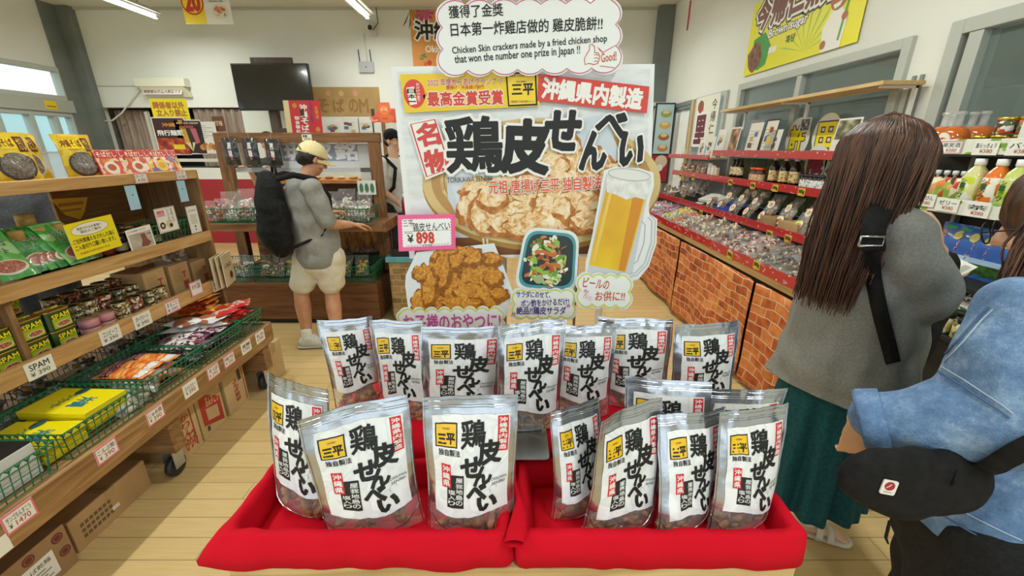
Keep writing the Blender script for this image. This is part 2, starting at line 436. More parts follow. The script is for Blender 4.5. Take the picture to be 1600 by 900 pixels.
# right windows
GR = glass('grey window glass', '77857f', 0.45, 0.03)
fr = C('b9bfb8', 0.4, 0.2)
frame_x('window_3', XR - 0.03, 4.88, 5.68, 0.85, 2.15, 0.05, 0.1, fr, (), (), GL1)
frame_x('window_4', XR - 0.03, 2.72, 4.65, 0.85, 2.17, 0.06, 0.1, fr, (3.7,), (), GR)
frame_x('window_5', XR - 0.03, -0.2, 2.50, 0.85, 2.18, 0.07, 0.1, fr, (1.2, 2.36), (), GR)
frame_x('door_1', XR - 0.02, 5.80, 6.59, 0.0, 2.15, 0.05, 0.1, ALUD)
oo = MB(); oo.box(XR + 1.5, -2, -0.1, XR + 1.55, 14.0, 3.2, noisy('outside panel', [(0.3, '7f8c84'), (0.7, '8f9b93')], 1, 2, 0.7, rnd=False))
oo.box(XR + 1.42, -2, 2.0, XR + 1.5, 5.0, 2.08, C('6a736d'))
struct(oo.build('wall_outside_right'))
oe = MB(); oe.box(XR + 0.14, -2, 2.45, XR + 1.6, 14, 2.5, C('6f6a5c')); struct(oe.build('eave_outside'))
oe = MB()
for i in range(12): oe.box(XR + 0.3 + i * 0.1, -2, 2.415, XR + 0.33 + i * 0.1, 4.9, 2.45, C('57503f'))
struct(oe.build('trim_6'))
# white curtain in the doorway and the timber post beside it
def curtain(name, X, y0, y1, z0, z1, mat, label, amp=0.02, n=9, axis='Y', group=None):
    mb = MB()
    def f(a, b_):
        y = y0 + (y1 - y0) * a; z = z0 + (z1 - z0) * b_
        d = amp * sin(a * n * 2 * pi) * (1 - 0.3 * b_) + 0.01 * nz(a * 9, b_ * 3)
        return (X + d, y, z) if axis == 'Y' else (y, X + d, z)
    mb.grid(f, 90, 12, mat)
    o = mb.build(name); so = o.modifiers.new('s', 'SOLIDIFY'); so.thickness = 0.003
    return tag(o, label, 'curtain', group)
curtain('curtain', XR + 0.07, 5.86, 6.53, 0.03, 2.08, C('e9ebe6', 0.8), 'white pleated curtain hanging in the doorway on the right wall', 0.018, 8)
ro = MB(); ro.tube([(XR + 0.07, 5.84, 2.075), (XR + 0.07, 6.56, 2.075)], 0.008, ALUD); tag(ro.build('curtain_rod'), 'thin metal rod above the white doorway curtain', 'curtain rod')
tp = MB(); tp.box(XR - 0.04, 5.685, 0.86, XR + 0.02, 5.765, 2.14, wood('pale wood z', 'b08c5c', 'c8a878', 'd9bd90', 1, 'Z')); struct(tp.build('trim_7'))

# curtains, shelf and paper bags in the serving hatch
CURT = noisy('hatch curtain', [(0.35, '8d7c70'), (0.6, 'a39285'), (0.8, 'b8aaa0')], 25, 3, 0.8, stretch=(1, 1, 0.15))
curtain('curtain', YB + 0.2, -6.43, -5.86, 1.27, 2.14, CURT, 'brown patterned curtain at the left of the serving hatch', 0.03, 5, 'X', 'hatch curtains')
curtain('curtain', YB + 0.06, -5.05, -4.27, 1.27, 2.14, CURT, 'brown patterned curtain behind the hanging menus on the back wall', 0.03, 6, 'X', 'hatch curtains')
hs = MB(); hs.box(-6.4, YB + 0.3, 1.74, -4.9, YB + 0.75, 1.77, C('8a7a5c')); struct(hs.build('trim_8'))
PAPER = noisy('brown paper', [(0.3, '6b5637'), (0.7, '9a7d52')], 8, 4, 0.8, 0.8, 0.02)
for i, (x, w, h) in enumerate([(-6.03, 0.40, 0.13), (-5.52, 0.44, 0.16), (-5.6, 0.5, 0.13)]):
    mb = MB(); z0 = 1.772 if i < 2 else 1.96
    def f(a, b_, w=w, h=h):
        q = 2 * pi * a; r = sin(pi * b_) ** 0.5
        return (x + w / 2 * cos(q) * r * (1 + 0.2 * nz(a * 7, b_ * 3, i)), YB + 0.5 + 0.17 * sin(q) * r, z0 + h * b_ * (1 + 0.25 * nz(cos(q) * 2, b_ * 2, i + 5)))
    mb.grid(f, 24, 10, PAPER, closed=True)
    tag(mb.build('paper_bag_bundle'), ['crumpled brown paper bags at the left of the hatch shelf', 'crumpled brown paper bags beside the yellow notice in the hatch', 'folded brown paper bags on top of the hatch shelf pile'][i], 'paper bags', 'paper bags on the hatch shelf')

# ---- fluorescent fixtures
LAMPW = C('cfd0c8', 0.5); TUBE = emit('tube glow', 'fffdf4', 11)
for tx in TUBE_X:
    for k, (a, b_) in enumerate(TUBE_Y):
        nm = {-4.66: 'left', -1.89: 'middle', 0.9: 'right'}[tx]
        t = thing('ceiling_light', 'white fluorescent batten light in the %s row, %s' % (nm, ['added behind the viewer', 'added overhead', 'near the back wall'][k]), 'ceiling light', (tx, (a + b_) / 2, 3.2), group='fluorescent ceiling lights')
        h = (b_ - a) / 2
        mb = MB(); mb.box(-0.045, -h - 0.03, 0.0, 0.045, h + 0.03, 0.06, LAMPW); mb.box(-0.1, -h, 0.012, 0.1, h, 0.02, LAMPW)
        for s_ in (-1, 1): mb.box(-0.02, s_ * h - 0.015, -0.045, 0.02, s_ * h + 0.015, 0.01, LAMPW)
        mb.build('housing', t, bevel=0.004)
        mb = MB(); mb.tube([(0, -h + 0.02, -0.028), (0, h - 0.02, -0.028)], 0.0165, TUBE, 12); mb.build('tube', t)
        mb = MB(); 
        for s_ in (-1, 1): mb.tube([(0, s_ * h * 0.6, 0.06), (0, s_ * h * 0.6, ZC - 3.2)], 0.012, LAMPW)
        mb.build('hanger', t)
# ================================================================== POSTER AND FOREGROUND TRAYS
# ---- trays under red cloth on a timber table
WOODL = wood('crate wood', 'a98a5a', 'c7a872', 'd8bd8a', 1, 'X')
tbl = thing('display_table', 'low timber slat table carrying the red cloth trays', 'table', (0, 0.74, 0))
mb = MB(); mb.box(-0.485, -0.23, 0.85, 0.485, 0.26, 0.872, WOODL)
for x in (-0.46, -0.05, 0.44): mb.box(x, -0.226, 0.79, x + 0.02, 0.25, 0.85, WOODL)
mb.build('table_top', tbl, bevel=0.002)
for z in (0.82, 0.5, 0.2):
    mb = MB(); mb.box(-0.475, -0.225, z - 0.035, 0.475, -0.207, z + 0.02, WOODL); mb.build('slat', tbl, bevel=0.002)
for x in (-0.455, 0.455):
    for y in (-0.2, 0.24):
        mb = MB(); mb.box(x - 0.02, y - 0.02, 0, x + 0.02, y + 0.02, 0.85, WOODL); mb.build('leg', tbl, bevel=0.002)
m, nt, N, L, b = newmat('red cloth')
b.inputs['Base Color'].default_value = lin('cc0a24'); b.inputs['Roughness'].default_value = 0.8
b.inputs['Specular IOR Level'].default_value = 0.15; v = coords(N, L, (1, 1, 1), False)
wv = N.new('ShaderNodeTexNoise'); wv.inputs['Scale'].default_value = 420; L.new(v, wv.inputs['Vector'])
w2 = N.new('ShaderNodeTexNoise'); w2.inputs['Scale'].default_value = 9; w2.inputs['Detail'].default_value = 3; L.new(v, w2.inputs['Vector'])
ad = N.new('ShaderNodeMath'); ad.operation = 'MULTIPLY_ADD'; ad.inputs[1].default_value = 0.06; L.new(wv.outputs['Fac'], ad.inputs[0]); L.new(w2.outputs['Fac'], ad.inputs[2])
bump(N, L, b, ad.outputs[0], 0.3, 0.02)
CLOTH = m
def rr(hx, hy, r, n, k):
    """k-th of n points round a rounded rectangle"""
    per = [2 * hx - 2 * r, pi * r / 2, 2 * hy - 2 * r, pi * r / 2] * 2
    tot = sum(per); d = (k / n) * tot; x, y, a = -hx + r, -hy, 0.0
    for i, L_ in enumerate(per):
        if d <= L_ or i == 7:
            if i % 2 == 0: return (x + cos(a) * d, y + sin(a) * d)
            q = d / r; cx, cy = x - sin(a) * r, y + cos(a) * r
            return (cx + r * sin(a + q), cy - r * cos(a + q))
        d -= L_
        if i % 2 == 0: x += cos(a) * L_; y += sin(a) * L_
        else:
            cx, cy = x - sin(a) * r, y + cos(a) * r; a += pi / 2
            x, y = cx + r * sin(a), cy - r * cos(a)
    return (x, y)
def tray(cx, cy, hx, hy, label, flare=None, seed=0):
    # section from the hem outside, over the rim, to the tray floor
    sec = [(0.011, -0.062), (0.007, -0.03), (0.002, -0.004), (-0.001, 0.0), (-0.009, 0.0), (-0.014, -0.008), (-0.018, -0.035), (-0.026, -0.049)]
    n = 144; mb = MB(); vs = []; fs = []
    for j, (o_, z) in enumerate(sec):
        for k in range(n):
            x, y = rr(hx + o_, hy + o_, 0.012 + max(o_, 0) * 0.8, n, k)
            wv_ = max(0, (2.6 - j)) / 2.6
            d = 0.007 * wv_ * nz(k * 0.13, seed + 11) + 0.004 * nz(k * 0.21, seed + 3, j * 0.3)
            zz = z + 0.012 * wv_ * nz(k * 0.09, seed + 7) + 0.0015 * nz(k * 0.4, j, seed)
            if flare:
                fx, fy, am = flare; q = math.exp(-((x - fx) ** 2 + (y - fy) ** 2) / 0.0022) * wv_
                x += math.copysign(am, fx) * q; zz += 0.012 * q; y -= 0.006 * q
            ln = hypot(x, y) or 1
            vs.append((x + d * (abs(x) > hx - 0.02) * (1 if x > 0 else -1), y + d * (abs(y) > hy - 0.02) * (1 if y > 0 else -1), zz))
    for j in range(len(sec) - 1):
        for k in range(n): fs.append((j * n + k, j * n + (k + 1) % n, (j + 1) * n + (k + 1) % n, (j + 1) * n + k))
    mb.raw(vs, fs, CLOTH, True)
    ix, iy = hx - 0.026, hy - 0.026
    mb.grid(lambda a, b_: ((a - 0.5) * 2 * ix, (b_ - 0.5) * 2 * iy, -0.05 + 0.0035 * nz(a * 6, b_ * 4, seed)), 30, 14, CLOTH)
    o = mb.build('red_cloth_tray', loc=(cx, cy, 0.935))
    so = o.modifiers.new('s', 'SOLIDIFY'); so.thickness = 0.0025; so.offset = 1
    return tag(o, label, 'cloth tray')
tray(-0.25, 0.610, 0.241, 0.089, 'red cloth draped tray at the left front of the display', (-0.25, -0.1, 0.035), 1)
tray(0.255, 0.610, 0.241, 0.089, 'red cloth draped tray at the right front of the display', None, 5)
# the raised back step under the same red cloth
def step_fn(a, b_):
    x = -0.43 + 0.93 * a; q = b_ * 5
    y = [0.716, 0.722, 0.724, 0.85, 0.985, 0.99][int(min(q, 5))]; z = [0.878, 0.93, 0.942, 0.944, 0.942, 0.88][int(min(q, 5))]
    return (x, y + 0.003 * nz(x * 12, q), z + 0.0035 * nz(x * 9, q * 0.8, 2))
mb = MB(); mb.grid(step_fn, 60, 5, CLOTH)
o = mb.build('red_step_cloth'); so = o.modifiers.new('s', 'SOLIDIFY'); so.thickness = 0.003; so.offset = 1
tag(o, 'red cloth over the raised step behind the front trays', 'cloth')
mb = MB(); mb.box(-0.42, 0.73, 0.872, 0.49, 0.98, 0.9365, WOODL); tag(mb.build('step_crate', bevel=0.003), 'wooden step crate under the red cloth behind the trays', 'crate')
# folded cloth bunched between the two trays
mb = MB()
def fold(a, b_):
    q = a * 2 * pi; y = 0.50 + 0.2 * b_
    r = 0.011 + 0.006 * sin(b_ * 7 + 1)
    return (0.003 + r * cos(q) + 0.01 * sin(b_ * 5), y, 0.94 + 0.008 * sin(q) + 0.012 * b_ * (1 - b_) * 2)
mb.grid(fold, 16, 24, CLOTH, closed=True)
tag(mb.build('cloth_fold'), 'bunched fold of red cloth between the two front trays', 'cloth')

# ---- poster plane
PY = 1.02
OX, OZ = 0.0, 1.10
def q(u, v, Y=PY):
    p = px(u, v, Y=Y); return (p.x - OX, p.z - OZ)
def qs(pts, Y=PY): return [q(u, v, Y) for (u, v) in pts]
def ell(cu, cv, ru, rv, n=28, rot=0, a0=0, a1=360):
    out = []
    for i in range(n + (0 if a1 - a0 == 360 else 1)):
        a = radians(a0 + (a1 - a0) * i / n); x, y = ru * cos(a), rv * sin(a); r = radians(rot)
        out.append((cu + x * cos(r) - y * sin(r), cv + x * sin(r) + y * cos(r)))
    return out
def ccw(pts):
    a = sum(pts[i][0] * pts[(i + 1) % len(pts)][1] - pts[(i + 1) % len(pts)][0] * pts[i][1] for i in range(len(pts)))
    return pts if a > 0 else pts[::-1]
class Sheet:
    """draws on an upright sheet at depth Y; positions are measured on the photo and turned into metres on that sheet"""
    def __init__(s, Y): s.Y = Y; s.mb = MB()
    def pts(s, P): return ccw(qs(P, s.Y))
    def base(s, P, mat, t=0.0015): s.mb.slab(s.pts(P), -t, 0, mat)
    def poly(s, P, z, mat): s.mb.poly(s.pts(P), z, mat)
    def line(s, P, w, z, mat, closed=True): s.mb.band(qs(P, s.Y), w * s.k(P[0]), z, mat, closed)
    def k(s, p): a = q(p[0], p[1], s.Y); c = q(p[0] + 1, p[1], s.Y); return c[0] - a[0]
    def bx(s, u0, v0, u1, v1):
        cu, cv = (u0 + u1) / 2, (v0 + v1) / 2
        a = q(u0, cv, s.Y)[0]; b_ = q(u1, cv, s.Y)[0]; c = q(cu, v1, s.Y)[1]; d = q(cu, v0, s.Y)[1]
        return (a, c, b_, d)
    def text(s, t, u0, v0, u1, v1, z, mat, bold=0.0, rot=0, out=None, ob=0.06):
        if out: s.mb.text(t, s.bx(u0, v0, u1, v1), z, out, bold + ob, rot)
        s.mb.text(t, s.bx(u0, v0, u1, v1), z + 0.0003, mat, bold, rot)
    def vtext(s, t, u0, v0, u1, v1, z, mat, bold=0.0): s.mb.vtext(t, s.bx(u0, v0, u1, v1), z, mat, bold)
    def build(s, name, parent=None): return s.mb.build(name, parent, mat4=T(OX, s.Y, OZ) @ FRONT)

LAM = C('e4e9ec', 0.3, 0, 0.5, 0.6)
def gloss(h): return C(h, 0.4, 0, 0.5, 0.3)
PAPERTEX = noisy('poster paper', [(0.3, 'cfd6da'), (0.55, 'dfe5e8'), (0.8, 'e9edef')], 18, 6, 0.35, stretch=(1, 3, 1), rnd=False, coat=0.3)
FRY1 = noisy('fried pale', [(0.25, 'a86428'), (0.4, 'd49a54'), (0.5, 'ecd0a0'), (0.62, 'f6e8cc'), (0.8, 'fdf8ea')], 55, 7, 0.4, rnd=False, distort=1.0, rghn=0.65)
FRY1B = noisy('fried pale shade', [(0.25, '7a4014'), (0.5, 'b4702c'), (0.75, 'd8a460')], 60, 7, 0.4, rnd=False, distort=1.0, rghn=0.65)
FRY2 = noisy('fried golden', [(0.25, '7a430c'), (0.42, 'b87420'), (0.56, 'd99a3c'), (0.7, 'ecbc68'), (0.85, 'f4d694')], 70, 8, 0.4, rnd=False, distort=1.5, rghn=0.7)
FRY2B = noisy('fried golden dark', [(0.25, '4f2a06'), (0.5, '96590f'), (0.75, 'c88a34')], 70, 8, 0.4, rnd=False, distort=1.5, rghn=0.7)
BAMB = noisy('bamboo print', [(0.3, 'b18a4a'), (0.55, 'd4b779'), (0.8, 'e8d3a0')], 14, 5, 0.4, rnd=False, stretch=(1, 4, 1))
def lump(cu, cv, ru, rv, seed, n=26, jag=0.2, rot=0):
    P = ell(cu, cv, ru, rv, n, rot)
    return [(cu + (x - cu) * (1 + jag * nz(seed * 3.1, i * 0.55)), cv + (y - cv) * (1 + jag * nz(seed * 3.1, i * 0.55))) for i, (x, y) in enumerate(P)]

poster = Sheet(PY); S = poster
S.base([(611, 104), (1023, 100), (1013, 400), (640, 404)], LAM, 0.003)
S.poly([(620, 112), (1016, 108), (1006, 396), (648, 399)], 0.0004, PAPERTEX)
# table strip, steamer and its lining
S.poly([(648, 372), (1006, 368), (1006, 396), (648, 399)], 0.0007, C('7a4a26'))
st_o = ell(846, 288, 186, 104, 60); st_i = ell(846, 282, 172, 92, 60); st_f = ell(846, 282, 158, 82, 60)
S.poly(st_o, 0.0010, C('a8843f')); S.poly(ell(846, 284, 186, 100, 60), 0.0013, C('d6bf86')); S.poly(st_i, 0.0016, C('b8925a')); S.poly(st_f, 0.0019, BAMB)
for k in range(9): S.line(ell(846, 282, 152 - k * 5, 78 - k * 3, 40, 0, 140, 215), 1.2, 0.0021, C('8d6a34'), False)
S.line([(755, 372), (757, 392)], 3, 0.0022, C('e9dcb8'), False); S.line([(761, 373), (763, 393)], 3, 0.0022, C('e9dcb8'), False)
lining = [(697, 262), (880, 192), (945, 178), (968, 240), (985, 275), (960, 330), (900, 362), (800, 366), (722, 352), (700, 310)]
S.poly(lining, 0.0024, C('c9d6e2')); S.poly([(700, 268), (800, 262), (790, 320), (720, 340)], 0.0026, C('d5dfe9'))
random.seed(3); zz = 0.0028
for (cu, cv, ru, rv) in [(876, 232, 34, 34), (900, 262, 40, 30), (935, 262, 26, 30), (855, 262, 34, 24), (752, 298, 30, 22), (790, 300, 34, 26), (740, 325, 26, 30), (835, 300, 38, 30), (880, 300, 40, 32), (925, 292, 34, 34),
                         (955, 280, 22, 30), (765, 335, 34, 30), (810, 338, 34, 24), (905, 325, 38, 34), (862, 330, 34, 28), (795, 352, 30, 16), (835, 352, 50, 22), (770, 308, 24, 20), (920, 345, 28, 18)]:
    S.poly(lump(cu, cv + 2, ru + 2, rv + 2, cu * 0.37, jag=0.28), zz, FRY1B); S.poly(lump(cu - 1, cv - 2, ru - 3, rv - 3, cu * 0.37 + 9, jag=0.3), zz + 0.0001, FRY1); zz += 0.00022
Z0 = zz + 0.0006
# yellow award band, crest, red banner
S.poly([(626, 117), (840, 113), (843, 166), (634, 177)], Z0, gloss('e8c714'))
S.poly(ell(648.5, 147, 16.5, 22.5, 30, -10), Z0 + .0002, gloss('d8362a')); S.poly([(662, 150), (668, 146), (664, 157)], Z0 + .0002, gloss('d8362a'))
S.poly([(636, 138), (648, 136), (653, 163), (642, 165)], Z0 + .0004, gloss('f2f0e6'))
S.vtext('日本一', 638.5, 139, 650.5, 163, Z0 + .0006, INK, 0.03); S.vtext('おかげさまで', 652, 130, 657.5, 160, Z0 + .0006, WHITE, 0.01)
REDP = gloss('cf3a2c')
S.text('2022 年度からあげグランプリ', 669, 123, 783, 134.5, Z0 + .0003, REDP, 0.012, 1, WHITE, .05)
S.text('唐揚げ・半身揚げ部門', 698, 134, 756, 140, Z0 + .0003, REDP, 0.012, 1)
S.text('最高金賞受賞', 669, 143, 786, 165, Z0 + .0003, REDP, 0.03, 1.5, WHITE, .05)
S.poly([(790, 115), (837.5, 113), (839.5, 165), (794, 167)], Z0 + .0006, INK); S.poly([(792.5, 117.5), (835, 115.5), (837, 162.5), (796, 164.5)], Z0 + .0008, gloss('f0cf1a'))
S.text('鶏皮揚 半身揚げ専門店', 795, 117.5, 833, 121, Z0 + .001, INK, 0, 1); S.text('元祖 唐揚げ', 806, 127, 823, 130, Z0 + .001, INK, 0, 1)
S.text('三平', 800, 132, 833, 149, Z0 + .001, INK, 0.03, 2); S.text('中国料理 三平本店 鶏皮せんべい', 798, 157.5, 834, 161, Z0 + .001, INK, 0, 1)
S.poly([(841, 116), (1013, 136), (1009, 177.5), (839, 158)], Z0 + .0004, gloss('d23a2a'))
S.text('沖縄県内製造', 847, 131.5, 1003, 162.5, Z0 + .0008, WHITE, 0.045, -6.2)
# seal 名物
S.poly([(639, 192), (682, 183.5), (708, 264), (666, 281)], Z0 + .0002, WHITE); S.line([(643, 194.5), (680, 187), (703.5, 262), (668, 276)], 2.4, Z0 + .0005, REDP)
S.text('名', 653, 193, 686, 227, Z0 + .0006, REDP, 0.04, 9); S.text('物', 665, 234, 701, 268, Z0 + .0006, REDP, 0.04, 9)
# brush title
for (t, u0, v0, u1, v1, bd, rt) in [('鶏', 699, 184, 783, 268, .028, 1), ('皮', 785, 190, 855, 268, .055, -2), ('せ', 853, 175, 904, 232, .055, -4), ('ん', 907, 208, 945, 263, .055, 0), ('べ', 932, 177, 976, 212, .055, -6), ('い', 968, 211, 1003, 258, .055, -8)]:
    S.text(t, u0, v0, u1, v1, Z0 + .0012, C('16181a', 0.5), bd, rt, WHITE, .05)
S.text('TORIKAWA SENBEI', 699, 275.5, 768, 284, Z0 + .0004, INK, 0, 3)
S.text('元祖 唐揚げ三平 独自製法', 764, 278, 938, 299, Z0 + .0006, gloss('e0551f'), 0.02, 2.5, WHITE, .05)
pst = thing('promotional_poster', 'laminated chicken skin cracker poster with bold black brush lettering on metal post', 'poster', (OX, PY, 0.945))
o = S.build('printed_sheet', pst); o.matrix_local = T(0, 0, OZ - 0.945) @ FRONT
mb = MB(); mb.tube([(-0.02, 0.02, 0.0), (-0.02, 0.02, 0.72)], 0.006, C('a9adac', .3, .8)); mb.tube([(0.17, 0.02, 0.0), (0.17, 0.02, 0.6)], 0.004, C('a9adac', .3, .8)); mb.box(-0.08, -0.02, -0.001, 0.24, 0.06, 0.002, C('a9adac', .3, .8)); mb.build('stand', pst)

def cloud(u0, v0, u1, v1, nx, ny, amp, rot=0):
    """scalloped outline round a box"""
    cu, cv, hu, hv = (u0 + u1) / 2, (v0 + v1) / 2, (u1 - u0) / 2, (v1 - v0) / 2; P = []
    per = [((-hu, -hv), (hu, -hv), nx), ((hu, -hv), (hu, hv), ny), ((hu, hv), (-hu, hv), nx), ((-hu, hv), (-hu, -hv), ny)]
    for (a, b_, n) in per:
        dx, dy = (b_[0] - a[0]) / n, (b_[1] - a[1]) / n; l = hypot(dx, dy); nx_, ny_ = dy / l, -dx / l
        for i in range(n):
            for j in range(6):
                f = (i + j / 6); h = amp * sin(pi * j / 6) ** 0.7 if j else 0
                P.append((a[0] + dx * f + nx_ * h, a[1] + dy * f + ny_ * h))
    r = radians(-rot)
    return [(cu + (x * cos(r) - y * sin(r)), cv + (x * sin(r) + y * cos(r))) for (x, y) in P]
def grow(P, d):
    cu = sum(p[0] for p in P) / len(P); cv = sum(p[1] for p in P) / len(P)
    hu = max(abs(p[0] - cu) for p in P); hv = max(abs(p[1] - cv) for p in P)
    return [(cu + (x - cu) * (1 + d / hu), cv + (y - cv) * (1 + d / hv)) for (x, y) in P]
# top card in several languages
Y1 = 1.0; S = Sheet(Y1); P = cloud(692, 7, 962, 108, 7, 3, 8, 1)
S.base(grow(P, 3), LAM); S.poly(grow(P, 0.5), .0004, C('e6ecee', .3, 0, .5, .4)); S.line(P, 1.4, .0007, C('c05a84'))
S.text('獲得了金獎', 701, 7, 786, 27, .0009, INK, .012, 2.5); S.text('日本第一炸雞店做的 雞皮脆餅!!', 704, 31, 941, 52, .0009, INK, .014, 2.2)
S.text('Chicken Skin crackers made by a fried chicken shop', 706, 64, 948, 78, .0009, INK, .014, 4)
S.text('that won the number one prize in Japan !!', 710, 79, 906, 95, .0009, INK, .014, 4)
OR = C('cf5a2e', .5)
S.line([(914, 101), (913, 92), (917, 84), (921, 78), (921, 71), (925, 69), (929, 73), (929, 82), (935, 83), (937, 88), (936, 94), (934, 99), (928, 101), (920, 99)], 1.3, .0009, OR)
for k in range(3): S.line([(928, 86 + 5 * k), (932, 85 + 5 * k), (935, 87 + 5 * k)], 1, .0009, OR, False)
S.text('Good!', 939, 82, 963, 96, .0009, OR, .01, 8); S.line([(940, 83), (962, 71)], 1, .0009, OR, False); S.line([(937, 103), (960, 106)], 1, .0009, OR, False)
for k in range(3): S.line([(934 + 2 * k, 74 + k * 2), (938 + 2 * k, 80 + k)], .9, .0009, OR, False)
tag(S.build('speech_bubble_card'), 'cloud shaped white card with pink outline and handwritten text above the poster', 'sign')
mb = MB(); mb.M = T(OX, Y1 + 0.01, OZ) @ FRONT
FILMC = film('clear film', 'eef2f3', 0.22)
def sheetfn(a, b_): u, v = q(745 + 195 * a, 12 - 14 * b_, Y1 + .01); return (u, v, 0.004 * nz(a * 8, b_ * 2))
mb.grid(sheetfn, 24, 4, FILMC); tag(mb.build('plastic_strip'), 'clear crinkled plastic strip taped along the top card', 'plastic strip')
# price card
S = Sheet(0.985); S.base([(621, 336), (711, 334.5), (712, 389), (623, 393)], gloss('f0609a')); 
zig = []
for (a, b_, n) in (((627, 342), (705, 340.5), 18), ((705, 340.5), (706, 383.5), 10), ((706, 383.5), (629, 387), 18), ((629, 387), (627, 342), 10)):
    for i in range(n): 
        f = i / n; g = (i + .5) / n
        zig += [(a[0] + (b_[0] - a[0]) * f, a[1] + (b_[1] - a[1]) * f), (a[0] + (b_[0] - a[0]) * g + (1.6 if a[1] > b_[1] + 10 else -1.6 if b_[1] > a[1] + 10 else 0), a[1] + (b_[1] - a[1]) * g + (1.6 if abs(a[1] - b_[1]) < 10 and b_[0] > a[0] else -1.6 if abs(a[1] - b_[1]) < 10 else 0))]
S.poly(zig, .0004, gloss('f3f5f6'))
S.text('三平', 630, 344, 646, 354, .0006, INK, 0, 4); S.text('鶏皮せんべい', 645, 347, 703, 361, .0006, INK, .005, 3)
S.line([(631, 362), (703, 359)], .6, .0006, C('8d8f90'), False); S.line([(634, 384), (702, 380.5), (702, 378)], .6, .0006, C('8d8f90'), False)
S.text('¥', 637, 367, 646, 379, .0006, INK, .02); S.text('898', 651, 363, 678, 380, .0006, REDP, .04, 1); S.text('(税込価格)', 632, 363, 645, 365.5, .0006, C('555'+'555')); S.text('本体価格', 660, 382, 676, 384, .0006, C('555555'))
tag(S.build('price_card'), 'pink bordered price card reading 898 yen clipped at the poster edge', 'price card')
# fried chicken cut-out
S = Sheet(0.99)
S.base([(651, 394), (772, 380), (786, 414), (801, 455), (792, 494), (640, 500), (633, 446), (634, 430)], LAM)
S.poly([(653, 397), (770, 384), (783, 414), (797, 455), (789, 490), (644, 497), (637, 446), (638, 432)], .0004, C('dfe6ea', .4))
zz = .0006; random.seed(11)
for (cu, cv, ru, rv, r) in [(720, 425, 50, 36, 0), (715, 400, 40, 16, 0), (680, 440, 22, 34, 15), (700, 440, 14, 40, 8), (662, 427, 18, 14, 20), (660, 470, 18, 18, 0), (690, 468, 22, 22, 0), (720, 452, 30, 32, 0), (750, 430, 30, 30, 0), (768, 404, 18, 10, 0),
                            (770, 432, 16, 14, 0), (745, 462, 36, 20, 20), (780, 458, 14, 10, 0), (735, 400, 20, 14, 0), (705, 410, 24, 12, -20), (690, 425, 14, 30, 10), (722, 474, 34, 12, 0), (672, 450, 12, 28, 8)]:
    S.poly(lump(cu + 1, cv + 2, ru + 2, rv + 2, cu * .71, 30, .34, r), zz, FRY2B); S.poly(lump(cu - 1, cv - 1, ru - 2, rv - 2, cu * .71 + 4, 30, .34, r), zz + .0001, FRY2); zz += .0002
tag(S.build('fried_chicken_cutout'), 'cut-out photo card of golden fried chicken under the pink price card', 'sign')
# salad bowl cut-out
def rrect(P, k=0.25, n=6):
    out = []
    m = len(P)
    for i in range(m):
        p0, p1, p2 = Vector(P[i - 1]), Vector(P[i]), Vector(P[(i + 1) % m]); a = p1 + (p0 - p1) * k; c = p1 + (p2 - p1) * k
        for j in range(n + 1):
            t = j / n; out.append(tuple(a * (1 - t) ** 2 + p1 * 2 * t * (1 - t) + c * t * t))
    return out
S = Sheet(0.985); B = [(823, 357), (903, 364), (898, 455), (805, 450)]
S.base(rrect(grow(B, 3)), LAM); S.poly(rrect(B), .0004, gloss('e2e8e8')); S.poly(rrect(grow(B, -2)), .0006, gloss('4a9aa4')); S.poly(rrect(grow(B, -7)), .0008, gloss('1f3338'))
random.seed(21); zz = .001
cols = ['6fa03a', 'd8d9a0', '8fbf4a', 'e9ecd8', '3f6e28', 'c9793a', 'a3c45a', 'f1f0e4', 'b45a2a', '4d8232', 'dfe3c0', 'c98048']
for i in range(110):
    a = random.random() * 2 * pi; r = random.random() ** .5; cu = 854 + r * 34 * cos(a); cv = 408 + r * 38 * sin(a)
    c = cols[i % 12] if r > .55 else random.choice(['c9793a', 'a6531f', 'd8a060', '8fbf4a', 'e9ecd8', 'b5622c'])
    rx, ry = random.uniform(2, 9), random.uniform(1.2, 4)
    S.poly(lump(cu, cv, rx, ry, i * 1.7, 12, .4, random.random() * 180), zz, C(c, .35)); zz += .00001
S.poly(ell(842, 436, 8, 7, 16), zz, C('a9b78a', .3))
S.line([(846, 419), (852, 412), (860, 415), (864, 422), (858, 426)], 5, zz + .0001, C('b86428', .3), False); S.line([(836, 395), (848, 392), (862, 398), (870, 396)], 6, zz + .0001, C('c4743a', .3), False); S.line([(854, 380), (866, 386), (872, 382)], 5, zz + .0001, C('d09a5e', .3), False)
tag(S.build('salad_cutout'), 'cut-out photo card of salad in a blue rectangular bowl', 'sign')
